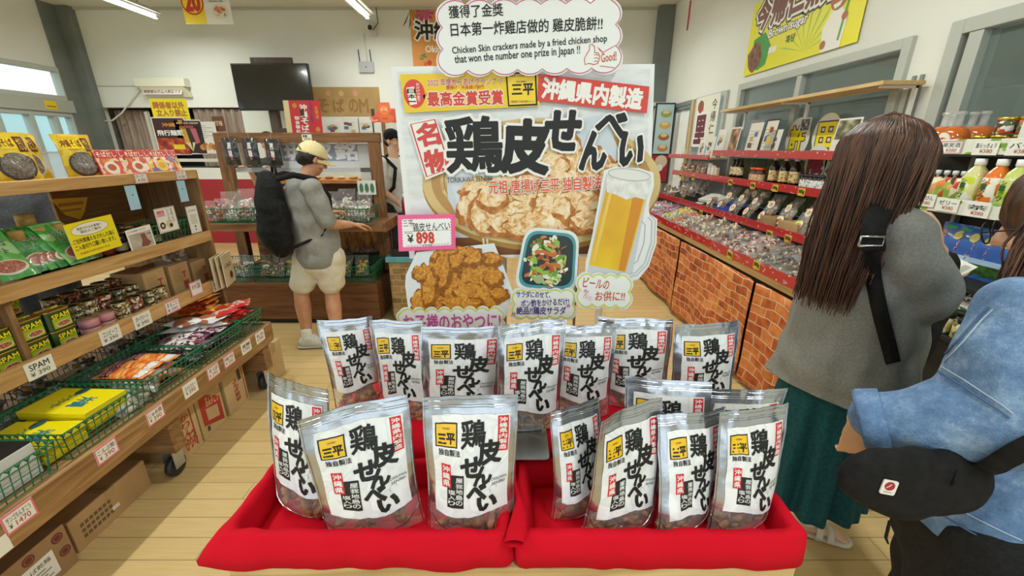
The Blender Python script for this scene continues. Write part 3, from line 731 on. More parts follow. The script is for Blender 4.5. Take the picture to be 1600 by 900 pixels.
# beer mug cut-out
S = Sheet(0.975)
S.base([(944, 266), (960, 261), (1000, 263), (1021, 270), (1022, 290), (1014, 318), (1014, 334), (1027, 342), (1026, 380), (1014, 416), (998, 436), (984, 441), (914, 434), (915, 410), (925, 370)], LAM)
S.poly([(947, 272), (1017, 278), (986, 437), (917, 428)], .0004, gloss('c9ced0'))
S.poly([(948, 290), (1012, 298), (977, 425), (920, 414)], .0006, noisy('beer print', [(0.25, 'd09a04'), (0.5, 'e8bc06'), (0.75, 'f4dc22')], 5, 3, .25, rnd=False, coat=.4))
S.poly([(990, 300), (1008, 302), (976, 424), (966, 422)], .0008, gloss('d08a12')); S.poly([(952, 298), (957, 298), (930, 408), (925, 407)], .0008, gloss('e9c65a'))
FOAM = noisy('foam print', [(0.3, 'cdd0d0'), (0.7, 'edeeed')], 60, 5, .4, rnd=False)
S.poly([(947, 278), (951, 266), (984, 263), (1015, 271), (1018, 280), (1009, 312), (992, 308), (978, 312), (962, 304), (948, 300)], .001, FOAM); S.poly(ell(983, 273, 33, 9, 30, 6), .0012, C('dfe2e1', .4)); S.line(ell(983, 273, 33, 9, 30, 6), 1.2, .0014, C('a9afb0', .4))
S.line([(1014, 338), (1021, 345), (1020, 378), (1009, 412), (994, 428), (984, 430)], 7, .0006, gloss('b9bfc2'), False); S.line([(1014, 338), (1021, 345), (1020, 378), (1009, 412), (994, 428), (984, 430)], 3, .0008, gloss('dfe4e6'), False)
S.line([(1002, 345), (1008, 352), (1006, 380), (996, 408), (990, 412)], 1.0, .0006, gloss('8f9699'), False)
S.line([(917, 428), (986, 437)], 5, .0009, gloss('dfe3e5'), False)
tag(S.build('beer_mug_cutout'), 'cut-out photo card of a foaming beer mug at the poster right edge', 'sign')
def bubble(Y, box, nx, ny, amp, rot, oc, label, texts):
    S = Sheet(Y); P = cloud(*box, nx, ny, amp, rot); S.base(grow(P, 3.5), LAM); S.poly(grow(P, .5), .0004, gloss('eef2ee')); S.line(P, 2.2, .0007, C(oc, .5))
    for (t, u0, v0, u1, v1, c, bd, rt) in texts: S.text(t, u0, v0, u1, v1, .0009, C(c, .5), bd, rt)
    tag(S.build('bubble_card'), label, 'sign')
bubble(0.965, (627, 487, 782, 516), 8, 2, 5, 1, 'd3de5a', 'cloud shaped card with pink handwriting below the fried chicken cut-out', [('お子様のおやつに!', 631, 490, 782, 516, 'cf5aa8', .022, 1.5)])
bubble(0.975, (805, 457, 894, 493), 5, 2, 4, 0, 'd3de5a', 'cloud shaped card with purple handwriting below the salad cut-out',
       [('サラダにのせて、', 807, 455, 860, 465, '4a3a8c', .02, -1), ('ポン酢をかけるだけ!', 814, 467, 889, 478, '4a3a8c', .02, 3), ('絶品!!鶏皮サラダ', 807, 479, 884, 491, '4a3a8c', .02, 0), ('〃', 799, 488, 805, 494, 'b05a9c', .02, 0), ('"', 886, 476, 890, 480, 'b05a9c', .02, 0)])
bubble(0.965, (907, 434, 981, 475), 4, 2, 5, -2, 'd3de5a', 'cloud shaped card with orange handwriting below the beer mug cut-out',
       [('ビールの', 911, 435, 952, 450, 'cf5a34', .015, -6), ('お供に!!', 930, 455, 976, 470, 'cf5a34', .015, 0), ('鶏皮', 912, 452, 920, 458, 'd06a9a', .0, -30), ('せんべい', 911, 460, 926, 468, 'd06a9a', .0, -30)])
# clear support strips of the cut-outs
mb = MB()
for (u, v0, v1, Y) in ((720, 392, 640, .995), (850, 440, 640, .995), (940, 430, 640, .985)):
    a = px(u, v0, Y=Y); mb.box(a.x - .009, Y + .002, 0.946, a.x + .009, Y + .004, a.z, film('strip film', 'e8ecee', .4))
tag(mb.build('support_strips'), 'clear plastic strips holding up the cut-out cards', 'plastic strips')

# ---- metal bookend plate
mb = MB(); mb.M = T(0.03, 0.74, 0.951); STEEL = C('b4b8b8', .28, .9)
mb.slab(rrect([(-.047, -.062), (.047, -.062), (.047, .05), (-.047, .05)], .12), -.0008, .0008, STEEL); mb.box(-.04, .049, 0, .04, .0505, .17, STEEL)
tag(mb.build('metal_bookend'), 'bent steel bookend plate on the red step under the middle pouch', 'bookend')
# ---- clear tray and black stand behind the back row
o = MB(); pp = px(962, 497, Z=0.965); o.M = T(0.2, 0.94, 0.948)
def trf(a, b_):
    qx = 2 * pi * a; r = [1, .98, .9, .86][int(min(3, b_ * 3 + .01))]; z = [.05, .048, .004, .0][int(min(3, b_ * 3 + .01))]
    sx = math.copysign(abs(cos(qx)) ** .5, cos(qx)); sy = math.copysign(abs(sin(qx)) ** .5, sin(qx)); return (.085 * r * sx, .055 * r * sy, z)
o.grid(trf, 40, 3, film('tray clear', 'd8c8a0', .35), closed=True); o.M = None
tag(o.build('clear_plastic_tray'), 'clear rounded plastic tray behind the back row of pouches', 'tray')

# ================================================================== POUCHES
FOIL = film('pouch foil', 'b9bec6', 0.93, 0.24, 0.95, 14, 0.55)
CLEARW = film('pouch window', 'dfe3e5', 0.16, 0.06, 0.0, 28, 0.5)
LABEL = noisy('pouch label', [(0.40, 'e9ecef'), (0.5, 'dde1e5'), (0.56, 'eef1f3'), (0.7, 'e6e9ed')], 9, 2, 0.4, rnd=False, coat=.3, distort=2.5)
CRISP = noisy('cracker brown', [(0.3, '7a4a22'), (0.5, 'a8713c'), (0.7, 'cfa070')], 60, 5, .6, .6, .004)
PINK = C('7c8086', .4)
def pouch(i, base, top, z, wid, yaw, label, twist=0.0, bend=0.0, squash=1.0, tier='front'):
    B = px(base[0], base[1], Z=z); Tt = px(top[0], top[1], Y=B.y + 0.033)
    H = max(.22, min(.275, Tt.z - z)); lean = Tt.x - B.x; Wd = wid; TH = .027; sd = i * 7.3
    def P(a, b_, side, off=0.0):
        hw = Wd / 2 * (1 - .05 * sin(pi * min(1, b_ * 1.3)) + .02 * b_)
        prof = (.75 + .25 * min(1, b_ / .15)) if b_ < .15 else max(0, 1 - ((b_ - .15) / .78)) ** .8
        th = TH * prof * max(0, 1 - abs(a) ** 2.4) ** .8 + .0006
        cr_ = .0035 * nz(a * 2.2 + sd, b_ * 4, sd) + .0018 * nz(a * 7, b_ * 9 + sd, 2)
        cr_ *= min(1, b_ * 6) 
        x = a * hw; y = side * (th + off) + cr_ + (a * a) * .012 * b_ * bend
        if b_ < .1: y *= .6 + 4 * b_
        q_ = twist * b_; x, y = x * cos(q_) - y * sin(q_), x * sin(q_) + y * cos(q_)
        zz = b_ * H + .004 * nz(a * 1.5, sd, 9) * b_ + .006 * (a * a) * (1 - b_) * (b_ < .08) 
        return (x + lean * (b_ * .75 + .25 * b_ * b_), y + .03 * b_ * b_, zz)
    t = thing('snack_pouch', label, 'snack pouch', (B.x, B.y, z), yaw, 'silver stand-up pouches of chicken skin crackers')
    mb = MB(); A = 22; Bn = 30; b0 = 0.27
    for (side, s0) in ((-1, 0), (1, 1)):
        mb.grid(lambda a, b_, s_=side: P(a * 2 - 1, b0 + (1 - b0) * b_, s_), A, Bn, FOIL)
    # lower clear windows and the gusset
    for side in (-1, 1): mb.grid(lambda a, b_, s_=side: P(a * 2 - 1, b0 * b_, s_), A, 8, CLEARW)
    mb.grid(lambda a, b_: tuple(Vector(P(a * 2 - 1, 0, -1)) * (1 - b_) + Vector(P(a * 2 - 1, 0, 1)) * b_ + Vector((0, 0, .012 * sin(pi * b_)))), A, 6, CLEARW)
    seam = [P(-1 + 2 * k / 20, .015 + .2 * abs(-1 + 2 * k / 20) ** 2.2, -1, .0006) for k in range(21)]
    mb.tube(seam, .0009, FOIL, 5)
    for a in (-.97, .97): mb.tube([P(a, k / 16, -1, .0005) for k in range(17)], .0011, FOIL, 5)
    for bb in (.925, .94, .975): mb.tube([P(-1 + 2 * k / 16, bb, -1, .0004) for k in range(17)], .0007, FOIL, 4)
    # little notches of the tear line
    mb.build('film', t)
    # label
    la, lb, l0, l1 = -.80, .84, .25, .885
    mb = MB(); e0, e1, e2 = random.uniform(-.03, .03), random.uniform(-.02, .02), random.uniform(-.02, .03)
    def Lf(x, y, off): # x,y in 0..1 on the label
        low = .03 * sin(x * 5 + sd) + e0; a = la + (lb - la) * x + (.03 * nz(y * 4 + sd, 1)) * (1 - 2 * abs(x - .5) if 0 < x < 1 else 1)
        return P(max(-.97, min(.97, a)), l0 + (l1 - l0) * y + low * (1 - y), -1, off)
    mb.grid(lambda a, b_: Lf(a, b_, .0009), 20, 26, LABEL)
    w = lambda x, y, zl: Lf(x, y, .0009 + zl)
    def quad(x0, y0, x1, y1, zl, mat): mb.grid(lambda a, b_: w(x0 + (x1 - x0) * a, y0 + (y1 - y0) * b_, zl), 6, 6, mat)
    def tx(s_, x0, y0, x1, y1, mat, bd=0.0, rot=0): mb.text(s_, (x0, y0, x1, y1), .0010, mat, bd, rot, warp=w)
    quad(.035, .70, .325, .925, .0004, INK); quad(.052, .713, .308, .912, .0007, gloss('e9bd14'))
    tx('三', .075, .735, .175, .82, INK, .045); tx('平', .185, .735, .29, .83, INK, .045); tx('元祖 唐揚げ', .13, .862, .23, .882, INK)
    tx('独自製法', .075, .625, .36, .685, INK, .02)
    tx('鶏', .38, .70, .68, .95, C('151515'), .025); tx('皮', .60, .52, .89, .745, C('151515'), .05)
    tx('せ', .37, .42, .63, .60, C('151515'), .05); tx('ん', .54, .33, .77, .50, C('151515'), .05)
    tx('べ', .45, .18, .70, .33, C('151515'), .055); tx('い', .60, .05, .84, .19, C('151515'), .06)
    quad(.845, .62, .985, .985, .0005, RED); mb.vtext('沖縄県内製造', (.865, .635, .965, .975), .0010, WHITE, .02, warp=w)
    quad(.10, .30, .225, .54, .0006, RED); mb.vtext('沖縄県', (.115, .31, .21, .53), .0012, WHITE, .02, warp=w)
    quad(.17, .10, .40, .44, .0004, INK); mb.vtext('屋我地島の', (.29, .13, .385, .42), .0009, WHITE, .01, warp=w); mb.vtext('塩入り', (.185, .125, .28, .29), .0009, WHITE, .01, warp=w)
    tx('TORIKAWA', .74, .335, .985, .365, C('444444')); tx('SENBEI', .78, .29, .96, .32, C('444444'))
    for k in range(3):
        mb.tube([w(.72 + .08 * k + .05 * cos(q_ * .7), .22 + .05 * sin(q_ * .7) + .03 * k, .0004) for q_ in range(6)], .0004, C('c9cdd2'), 3)
    mb.build('label', t)
    mb = MB(); rnd_ = random.Random(i)
    for k in range(34):
        a = rnd_.uniform(-.72, .72); b_ = rnd_.uniform(.025, .27); p = Vector(P(a, b_, -1)); p2 = Vector(P(a, b_, 1)); c = p.lerp(p2, rnd_.uniform(.22, .78))
        r = rnd_.uniform(.007, .012); R = Matrix.Rotation(rnd_.random() * 6, 3, (rnd_.random(), rnd_.random(), .3))
        k0 = len(mb.v); mb.sphere(c, (r * 1.3, r * .5, r), CRISP, 8, R)
        for j in range(k0, len(mb.v)):
            vv = Vector(mb.v[j]); mb.v[j] = tuple(c + (vv - c) * (1 + .45 * nz(vv.x * 120, vv.y * 120, vv.z * 120 + k)))
    mb.build('crackers', t)
    return t
PO = [
 # i, base(u,v), top(u,v), z, width, yaw, label
 (1, (487, 800), (452, 597), .887, .148, -.25, 'silver pouch standing at the far left of the left tray, leaning left', -.15, .6),
 (2, (590, 826), (560, 628), .887, .172, .18, 'large tilted silver pouch in front, second from left in the left tray', .25, -.8),
 (3, (738, 825), (735, 617), .887, .160, .0, 'upright silver pouch at the right end of the left tray', .05, .2),
 (4, (900, 800), (908, 640), .887, .105, .35, 'narrow turned silver pouch at the left end of the right tray', .1, .2),
 (5, (964, 826), (988, 636), .887, .140, .16, 'silver pouch with crumpled left side, second from left in the right tray', .35, -.8),
 (6, (1062, 826), (1104, 655), .887, .128, .5, 'bent silver pouch with folded top, third from left in the right tray', -.35, .8),
 (7, (1148, 825), (1192, 640), .887, .135, .28, 'silver pouch at the right front corner of the right tray', -.1, .4),
 (8, (1030, 765), (1040, 592), .887, .158, -.15, 'silver pouch in the second row, half hidden behind the crumpled one', .0, .2),
 (9, (1118, 765), (1165, 612), .887, .15, -.1, 'silver pouch in the second row at the right, behind the corner pouch', .1, .4),
 (10, (566, 632), (548, 497), .947, .122, .45, 'silver pouch at the left end of the back row, turned right', -.25, .8),
 (11, (640, 650), (612, 502), .947, .125, -.2, 'silver pouch second from left in the back row', .1, .5),
 (12, (722, 652), (724, 512), .947, .188, .0, 'wide silver pouch third from left in the back row', .0, .2),
 (13, (823, 668), (834, 502), .954, .148, .1, 'silver pouch standing on the steel bookend plate in the back row', .12, -.4),
 (14, (903, 648), (914, 520), .947, .145, -.05, 'silver pouch right of the bookend in the back row', .1, .4),
 (15, (984, 632), (990, 505), .947, .172, -.1, 'silver pouch second from right in the back row', .0, .4),
 (16, (1088, 645), (1108, 514), .947, .158, .1, 'silver pouch at the right end of the back row', .05, .5),
]
for (i, b_, t_, z, w_, yaw, lab, tw, bd) in PO: pouch(i, b_, t_, z, w_, yaw, lab, tw, bd)
# ================================================================== PEOPLE
def rotto(d):
    return Vector((0, 0, 1)).rotation_difference(Vector(d).normalized()).to_matrix()
class Body:
    """a closed skin grown round capsules and ellipsoids, fused by a voxel remesh"""
    def __init__(s): s.mb = MB(); s.mat = None
    def cap(s, a, ra, b, rb, sx=1.0, sy=1.0, axis=None, n=14):
        a = Vector(a); b = Vector(b); d = b - a; L_ = d.length; R = rotto(d)
        if axis is not None:      # flatten across 'axis'
            z = d.normalized(); x = Vector(axis); x = (x - z * x.dot(z)).normalized(); y = z.cross(x); R = Matrix((x, y, z)).transposed()
        prof = [(0, -ra)] + [(ra * cos(t), ra * sin(t)) for t in (-1.2, -.8, -.4, 0)] + [(rb * cos(t), L_ + rb * sin(t)) for t in (0, .4, .8, 1.2)] + [(0, L_ + rb)]
        vs = []; fs = []
        for (r, z) in prof:
            for k in range(n): vs.append(a + R @ Vector((max(r, 1e-4) * cos(2 * pi * k / n) * sx, max(r, 1e-4) * sin(2 * pi * k / n) * sy, z)))
        m = len(prof)
        for i in range(m - 1):
            for k in range(n): fs.append((i * n + k, i * n + (k + 1) % n, (i + 1) * n + (k + 1) % n, (i + 1) * n + k))
        fs.append(tuple(range(n - 1, -1, -1))); fs.append(tuple((m - 1) * n + k for k in range(n)))
        s.mb.raw(vs, fs, s.mat)
    def ell(s, c, r, R=None, n=16): s.mb.sphere(c, r, s.mat, n, R)
    def chain(s, pts, rs, **k):
        for i in range(len(pts) - 1): s.cap(pts[i], rs[i], pts[i + 1], rs[i + 1], **k)
    def build(s, name, mat, parent, voxel=0.008, smooth=4, folds=0.0, fscale=8, fn=None, cut=None, hem=None):
        s.mat = mat
        me = bpy.data.meshes.new('t'); me.from_pydata(s.mb.v, [], s.mb.f); me.update()
        o = bpy.data.objects.new('t', me); COL.objects.link(o)
        r = o.modifiers.new('r', 'REMESH'); r.mode = 'VOXEL'; r.voxel_size = voxel
        sm = o.modifiers.new('s', 'SMOOTH'); sm.iterations = smooth; sm.factor = 0.5
        dg = bpy.context.evaluated_depsgraph_get(); me2 = bpy.data.meshes.new_from_object(o.evaluated_get(dg))
        bpy.data.objects.remove(o)
        me2.name = name; me2.materials.clear(); me2.materials.append(mat)
        if folds or fn:
            nrm = [v.normal.copy() for v in me2.vertices]
            for v, n_ in zip(me2.vertices, nrm):
                c = v.co
                if folds:
                    f = nz(c.x * fscale * 1.2 + 2 * nz(c.x * 3, c.y * 3, c.z * 3), c.y * fscale * 1.2, c.z * fscale * 1.6) + .5 * nz(c.x * fscale * 2.7, c.y * fscale * 2.7, c.z * fscale * 2.4 + 7)
                    v.co = c + n_ * folds * f
                if fn: v.co = fn(v.co, n_)
        if hem:
            import bmesh
            bm = bmesh.new(); bm.from_mesh(me2); bmesh.ops.bisect_plane(bm, geom=bm.verts[:] + bm.edges[:] + bm.faces[:], plane_co=hem[0], plane_no=hem[1], clear_inner=True); bm.to_mesh(me2); bm.free()
        if cut:
            import bmesh
            bm = bmesh.new(); bm.from_mesh(me2); bmesh.ops.delete(bm, geom=[f for f in bm.faces if cut(f.calc_center_median())], context='FACES'); bm.to_mesh(me2); bm.free()
        me2.polygons.foreach_set('use_smooth', [True] * len(me2.polygons)); me2.update()
        o = bpy.data.objects.new(name, me2); COL.objects.link(o); o.parent = parent
        if cut or hem: q_ = o.modifiers.new('s', 'SOLIDIFY'); q_.thickness = .004
        return o
def V(*a): return Vector(a)
SKIN = noisy('skin', [(0.3, 'b9825f'), (0.7, 'cc9877')], 12, 3, .5, rnd=False)
SKINL = noisy('skin pale', [(0.3, 'cf9f82'), (0.7, 'dfb597')], 12, 3, .5, rnd=False)
def head(B, c, f, k=1.0, up=V(0, 0, 1)):
    """head at c facing f"""
    f = Vector(f).normalized(); r = f.cross(up).normalized(); u = r.cross(f); R = Matrix((r, f, u)).transposed()
    p = lambda x, y, z: Vector(c) + R @ Vector((x * k, y * k, z * k))
    B.ell(p(0, -.012, .025), (.074 * k, .092 * k, .088 * k), R); B.ell(p(0, .022, -.045), (.056 * k, .062 * k, .068 * k), R); B.ell(p(0, .05, -.085), (.03 * k, .028 * k, .025 * k), R, 10)
    B.cap(p(0, .083, .012), .009 * k, p(0, .102, -.022), .013 * k, n=8); B.ell(p(.011, .093, -.026), .009 * k, None, 8); B.ell(p(-.011, .093, -.026), .009 * k, None, 8)
    B.cap(p(-.017, .078, -.055), .008 * k, p(.017, .078, -.055), .008 * k, n=8); B.cap(p(-.014, .076, -.067), .008 * k, p(.014, .076, -.067), .008 * k, n=8)
    for s_ in (-1, 1):
        B.cap(p(s_ * .048, .068, .02), .008 * k, p(s_ * .015, .082, .018), .008 * k, n=8); B.ell(p(s_ * .03, .066, .002), .014 * k, None, 8)
        B.ell(p(s_ * .077, -.008, -.008), (.009 * k, .018 * k, .03 * k), R, 10); B.ell(p(s_ * .045, .05, -.03), (.025 * k, .03 * k, .026 * k), R, 10)
    return p
def hand(B, w, d, palm, k=1.0, curl=.5, spread=.12, thumb=1, fing=None):
    """hand from wrist w along d; palm = direction the palm faces"""
    d = Vector(d).normalized(); pn = Vector(palm); pn = (pn - d * pn.dot(d)).normalized(); sd_ = d.cross(pn) * thumb
    w = Vector(w); B.cap(w, .024 * k, w + d * .05 * k, .03 * k, sx=1, sy=.55, axis=sd_); B.cap(w + d * .03 * k, .03 * k, w + d * .075 * k, .036 * k, sx=1.05, sy=.38, axis=sd_)
    lens = [.072, .08, .074, .058]
    for i in range(4):
        o_ = (1.5 - i) * .0195; b = w + d * .088 * k + sd_ * o_ * k; a = d + sd_ * spread * (1.5 - i) * .5; a.normalize(); L_ = lens[i] * k; p = b; ang = 0
        c_ = curl if fing is None else fing[i]
        for j, fr in enumerate((.45, .3, .25)):
            ang += c_ * (.55 if j == 0 else .9); dr = a * cos(ang) + pn * sin(ang); q_ = p + dr * L_ * fr; B.cap(p, (.0092 - .0009 * j) * k, q_, (.0084 - .0009 * j) * k, n=8); p = q_
    b = w + d * .03 * k + sd_ * .026 * k; a = (d * .6 + sd_ * .7 + pn * .35).normalized(); m_ = b + a * .035 * k; B.cap(b, .013 * k, m_, .0105 * k, n=8)
    a2 = (d * .9 + sd_ * .25 + pn * .4).normalized(); e = m_ + a2 * .03 * k; B.cap(m_, .0105 * k, e, .0092 * k, n=8); B.cap(e, .0092 * k, e + a2 * .02 * k, .008 * k, n=8)
CLOTHN = lambda name, a, b_, s_=120, bp=.25: noisy(name, [(0.35, a), (0.65, b_)], s_, 3, .85, bp, .002, rnd=False, spec=.25)

# ------------------------------------------------------------------ man with cream cap and black backpack
f = V(.74, .67, 0).normalized(); r = V(f.y, -f.x, 0)     # r = his right, towards the viewer
pa = thing('person', 'man in grey t-shirt, cream cap and cream shorts with black backpack, looking down', 'person', (-1.6, 3.12, 0))
O = V(-1.6, 3.12, 0)
def L3(u, v, Y): return px(u, v, Y=Y) - O
hip = V(.08, 0, .80); ch = V(.06, 0, 1.14); nk = V(.06, .01, 1.34); hd = V(.135, .05, 1.475)
shR = ch + r * .185 + V(0, 0, .145); shL = ch - r * .185 + V(0, 0, .145)
elR = shR + f * .06 + r * .05 + V(0, 0, -.26); wrR = elR + V(.10, .17, -.03)
elL = shL + f * .08 - r * .04 + V(0, 0, -.26); wrL = elL + V(.10, .12, .02)
ankR = L3(481, 528, 3.05); ankR.z = .10; ankL = L3(529, 535, 3.02); ankL.z = .10
hiR = hip - r * .0 + V(-.07, 0, -.03); hiL = hip + V(.10, 0, -.03)
kR = V(-.08, -.03, .46); kL = V(.15, .0, .45)
B = Body()
p_ = head(B, hd, f * .95 + V(0, 0, -.42), .98)
B.cap(nk + V(0, 0, -.05), .055, hd + V(-.02, -.01, -.05), .052)
B.ell(ch, (.13, .13, .2)); B.ell(ch + V(0, 0, .1), (.16, .12, .1)); B.ell(hip + V(0, 0, .08), (.15, .13, .16))
for (sh, el, wr) in ((shR, elR, wrR), (shL, elL, wrL)): B.chain([sh, el], [.05, .038]); B.chain([el, el.lerp(wr, .35), wr], [.038, .04, .026])
hand(B, wrR, f + V(0, 0, -.15), V(0, 0, -1), 1, .45, thumb=-1); hand(B, wrL, f + r * .2, V(0, 0, -1), 1, .7, thumb=1)
for (h_, k_, a_) in ((hiR, kR, ankR), (hiL, kL, ankL)):
    B.chain([h_, k_], [.085, .058]); B.chain([k_, k_.lerp(a_, .3), k_.lerp(a_, .6), a_], [.056, .061, .05, .037])
    B.cap(a_ + V(0, 0, -.04), .036, a_ + f * .12 + V(0, 0, -.06), .032)
B.build('body', SKIN, pa, .0065, 3)
TS = CLOTHN('grey t-shirt', '8b8c88', '9a9b96')
B = Body()
B.ell(ch + V(0, 0, .02), (.165, .165, .2)); B.cap(shR + V(0, 0, -.01), .065, shL + V(0, 0, -.01), .065); B.cap(ch, .165, hip + V(.02, 0, .05), .165); B.cap(hip + V(.02, 0, .09), .168, hip + V(.02, 0, -.03), .17)
for (sh, el) in ((shR, elR), (shL, elL)): B.cap(sh, .072, sh.lerp(el, .85), .07)
B.cap(nk + V(0, 0, -.05), .065, nk + V(0, 0, -.015), .062)
B.build('t_shirt', TS, pa, .011, 4, .012, 7)
B = Body(); SH = CLOTHN('cream shorts', 'd3cdb8', 'ded9c6')
B.cap(hip + V(.02, 0, .02), .155, hip + V(.02, 0, -.08), .15); 
for (h_, k_) in ((hiR, kR), (hiL, kL)): B.cap(h_ + V(0, 0, -.02), .112, h_.lerp(k_, .72), .10)
B.build('shorts', SH, pa, .011, 3, .012, 7)
SOCK = CLOTHN('white sock', 'dcdcd6', 'ecece6'); SHOE = CLOTHN('pale sneaker', 'c4c7bd', 'd5d8cf', 60); SOLE = C('a9aea2', .6)
for k, (a_, dr) in enumerate(((ankR, V(.97, .1, 0)), (ankL, V(.6, -.5, 0)))):
    B = Body(); B.cap(a_ + V(0, 0, -.02), .042, a_ + V(0, 0, .055), .042); B.build('sock', SOCK, pa, .008, 2)
    d_ = dr.normalized(); B = Body(); g = V(a_.x, a_.y, 0)
    B.cap(g + V(0, 0, .055) - d_ * .03, .045, g + d_ * .13 + V(0, 0, .045), .042, sx=1, sy=1); B.cap(g + V(0, 0, .08), .05, g + d_ * .05 + V(0, 0, .07), .045); B.cap(g + d_ * .14 + V(0, 0, .04), .04, g + d_ * .17 + V(0, 0, .035), .034)
    s_ = B.build('sneaker', SHOE, pa, .008, 3, fn=lambda c, n_: V(c.x, c.y, max(c.z, .012)))
    B = Body(); B.cap(g - d_ * .045 + V(0, 0, .014), .05, g + d_ * .18 + V(0, 0, .014), .044, sx=1, sy=.28, axis=V(-d_.y, d_.x, 0)); B.build('sole', SOLE, s_, .006, 2, fn=lambda c, n_: V(c.x, c.y, max(c.z, .001)))
# cap
CAPM = CLOTHN('cream cap cloth', 'd9cb98', 'e6d9aa', 90); u_ = V(.30 * f.x, .30 * f.y, .95).normalized(); fd = (f * .95 + V(0, 0, -.34)).normalized()
rr_ = fd.cross(V(0, 0, 1)).normalized(); uu = rr_.cross(fd); Rh = Matrix((rr_, fd, uu)).transposed()
mb = MB(); mb.M = T(*hd) @ Rh.to_4x4()
def capf(a, b_):
    t = b_ * pi / 2; q_ = a * 2 * pi; return (.088 * cos(t * .98) * cos(q_), -.012 + .108 * cos(t * .98) * sin(q_), .022 + .105 * sin(t))
mb.grid(capf, 32, 12, CAPM, closed=True)
cp_ = mb.build('cap', pa); so = cp_.modifiers.new('s', 'SOLIDIFY'); so.thickness = .004
mb = MB(); mb.M = T(*hd) @ Rh.to_4x4()
mb.grid(lambda a, b_: (.078 * cos(pi * a) * (1 - .12 * b_), .075 * sin(pi * a) ** .8 + .005 + .085 * b_ * sin(pi * a) ** .6, .024 - .022 * cos(pi * a) ** 2 - .02 * b_), 20, 6, CAPM)
bo = mb.build('visor', cp_); so = bo.modifiers.new('s', 'SOLIDIFY'); so.thickness = .004
mb = MB(); mb.M = T(*hd) @ Rh.to_4x4(); mb.tube([(.045 * cos(q_), -.105 - .018 * sin(q_), .034 + .026 * sin(q_)) for q_ in [pi * k / 10 for k in range(11)]], .004, BLACK, 6); mb.sphere((0, -.012, .127), .007, CAPM); mb.build('cap_opening', cp_)
HAIRB = noisy('black hair', [(0.3, '16120f'), (0.7, '2b241e')], 80, 4, .5, .5, .003, stretch=(1, 1, .2), rnd=False)
B = Body(); B.ell(p_(0, -.03, .015), (.08, .09, .07)); B.ell(p_(0, -.06, -.02), (.06, .05, .05)); B.build('hair', HAIRB, pa, .007, 2)
# backpack
bp = V(*(ch - f * .23)); BPM = CLOTHN('black backpack nylon', '131415', '1e2021', 60)
bk = thing('backpack', 'black backpack with grab loop worn by the man in the cream cap', 'backpack', tuple(O + bp + V(0, 0, -.32)), atan2(f.y, f.x) - pi / 2)
B = Body()
for (z, hx, hy, y) in ((.13, .14, .09, 0), (.18, .155, .10, -.01), (.26, .16, .105, -.01), (.34, .16, .1, -.01), (.42, .15, .09, 0)): B.ell(V(0, y, z), (hx, hy, .17))
B.ell(V(0, -.07, .17), (.125, .05, .13)); B.cap(V(-.12, .02, .1), .05, V(-.12, .02, .35), .045); B.cap(V(.12, .02, .1), .05, V(.12, .02, .35), .045)
bb_ = B.build('pack_body', BPM, bk, .009, 8, .006, 9)
mb = MB(); mb.tube([(-.05, .05, .56), (-.04, .05, .61), (.04, .05, .61), (.05, .05, .56)], .009, BPM); mb.build('grab_loop', bk)
for s_ in (-1, 1):
    B = Body(); B.chain([V(s_ * .09, .04, .53), V(s_ * .115, .14, .555), V(s_ * .135, .27, .52), V(s_ * .15, .345, .40), V(s_ * .16, .34, .25), V(s_ * .17, .25, .12), V(s_ * .13, .05, .05)], [.02, .022, .023, .022, .018, .014, .012]); B.build('shoulder_strap', BPM, bk, .008, 2)
mb = MB(); mb.tube([(-.1, -.12, .3), (-.04, -.135, .31), (.04, -.135, .31), (.1, -.12, .3)], .004, C('2c2e30', .4), 6); mb.build('zip', bk)
mb = MB(); mb.tube([(.1, -.03, .02), (.13, -.05, -.04), (.05, -.06, -.07), (-.08, -.06, -.05), (-.12, -.03, .02)], .004, BLACK, 6); mb.build('dangling_cord', bk)
mb = MB(); mb.box(-.07, -.131, .315, -.02, -.126, .33, C('9ea2a4', .4)); mb.build('maker_tab', bk)

# ------------------------------------------------------------------ man in white t-shirt behind the poster
O = V(-1.32, 4.78, 0); f = V(.9, -.35, 0).normalized(); r = V(f.y, -f.x, 0)
pw = thing('person', 'man in black cap, glasses and white t-shirt standing behind the poster', 'person', tuple(O))
hd = V(.02, 0, 1.63); nk = V(0, 0, 1.47); ch = V(-.02, 0, 1.25); hip = V(-.02, 0, .92)
shR = ch + r * .19 + V(0, 0, .15); shL = ch - r * .19 + V(0, 0, .15)
elR = shR + f * .02 + V(0, 0, -.28) + r * .03; wrR = elR + f * .2 + V(0, 0, -.14); elL = shL + f * .02 + V(0, 0, -.28); wrL = elL + f * .2 + V(0, 0, -.1)
B = Body(); p_ = head(B, hd, f, 1.0); B.cap(nk + V(0, 0, -.05), .056, hd + V(0, 0, -.06), .052); B.ell(ch, (.13, .13, .22)); B.ell(hip, (.15, .13, .16))
for (sh, el, wr) in ((shR, elR, wrR), (shL, elL, wrL)): B.chain([sh, el], [.05, .038]); B.chain([el, wr], [.04, .026]); hand(B, wr, wr - el, V(0, 0, -1), 1, .5)
for s_ in (-1, 1): B.chain([hip + r * .09 * s_, V(0, 0, .5) + r * .1 * s_, V(0, 0, .09) + r * .1 * s_], [.09, .06, .04]); B.cap(V(0, 0, .04) + r * .1 * s_, .036, V(0, 0, .035) + r * .1 * s_ + f * .17, .032)
B.build('body', SKINL, pw, .008, 3)
B = Body(); B.ell(ch, (.18, .18, .22)); B.cap(shR, .065, shL, .065); B.cap(ch, .175, hip, .175)
for (sh, el) in ((shR, elR), (shL, elL)): B.cap(sh, .075, sh.lerp(el, .9), .075)
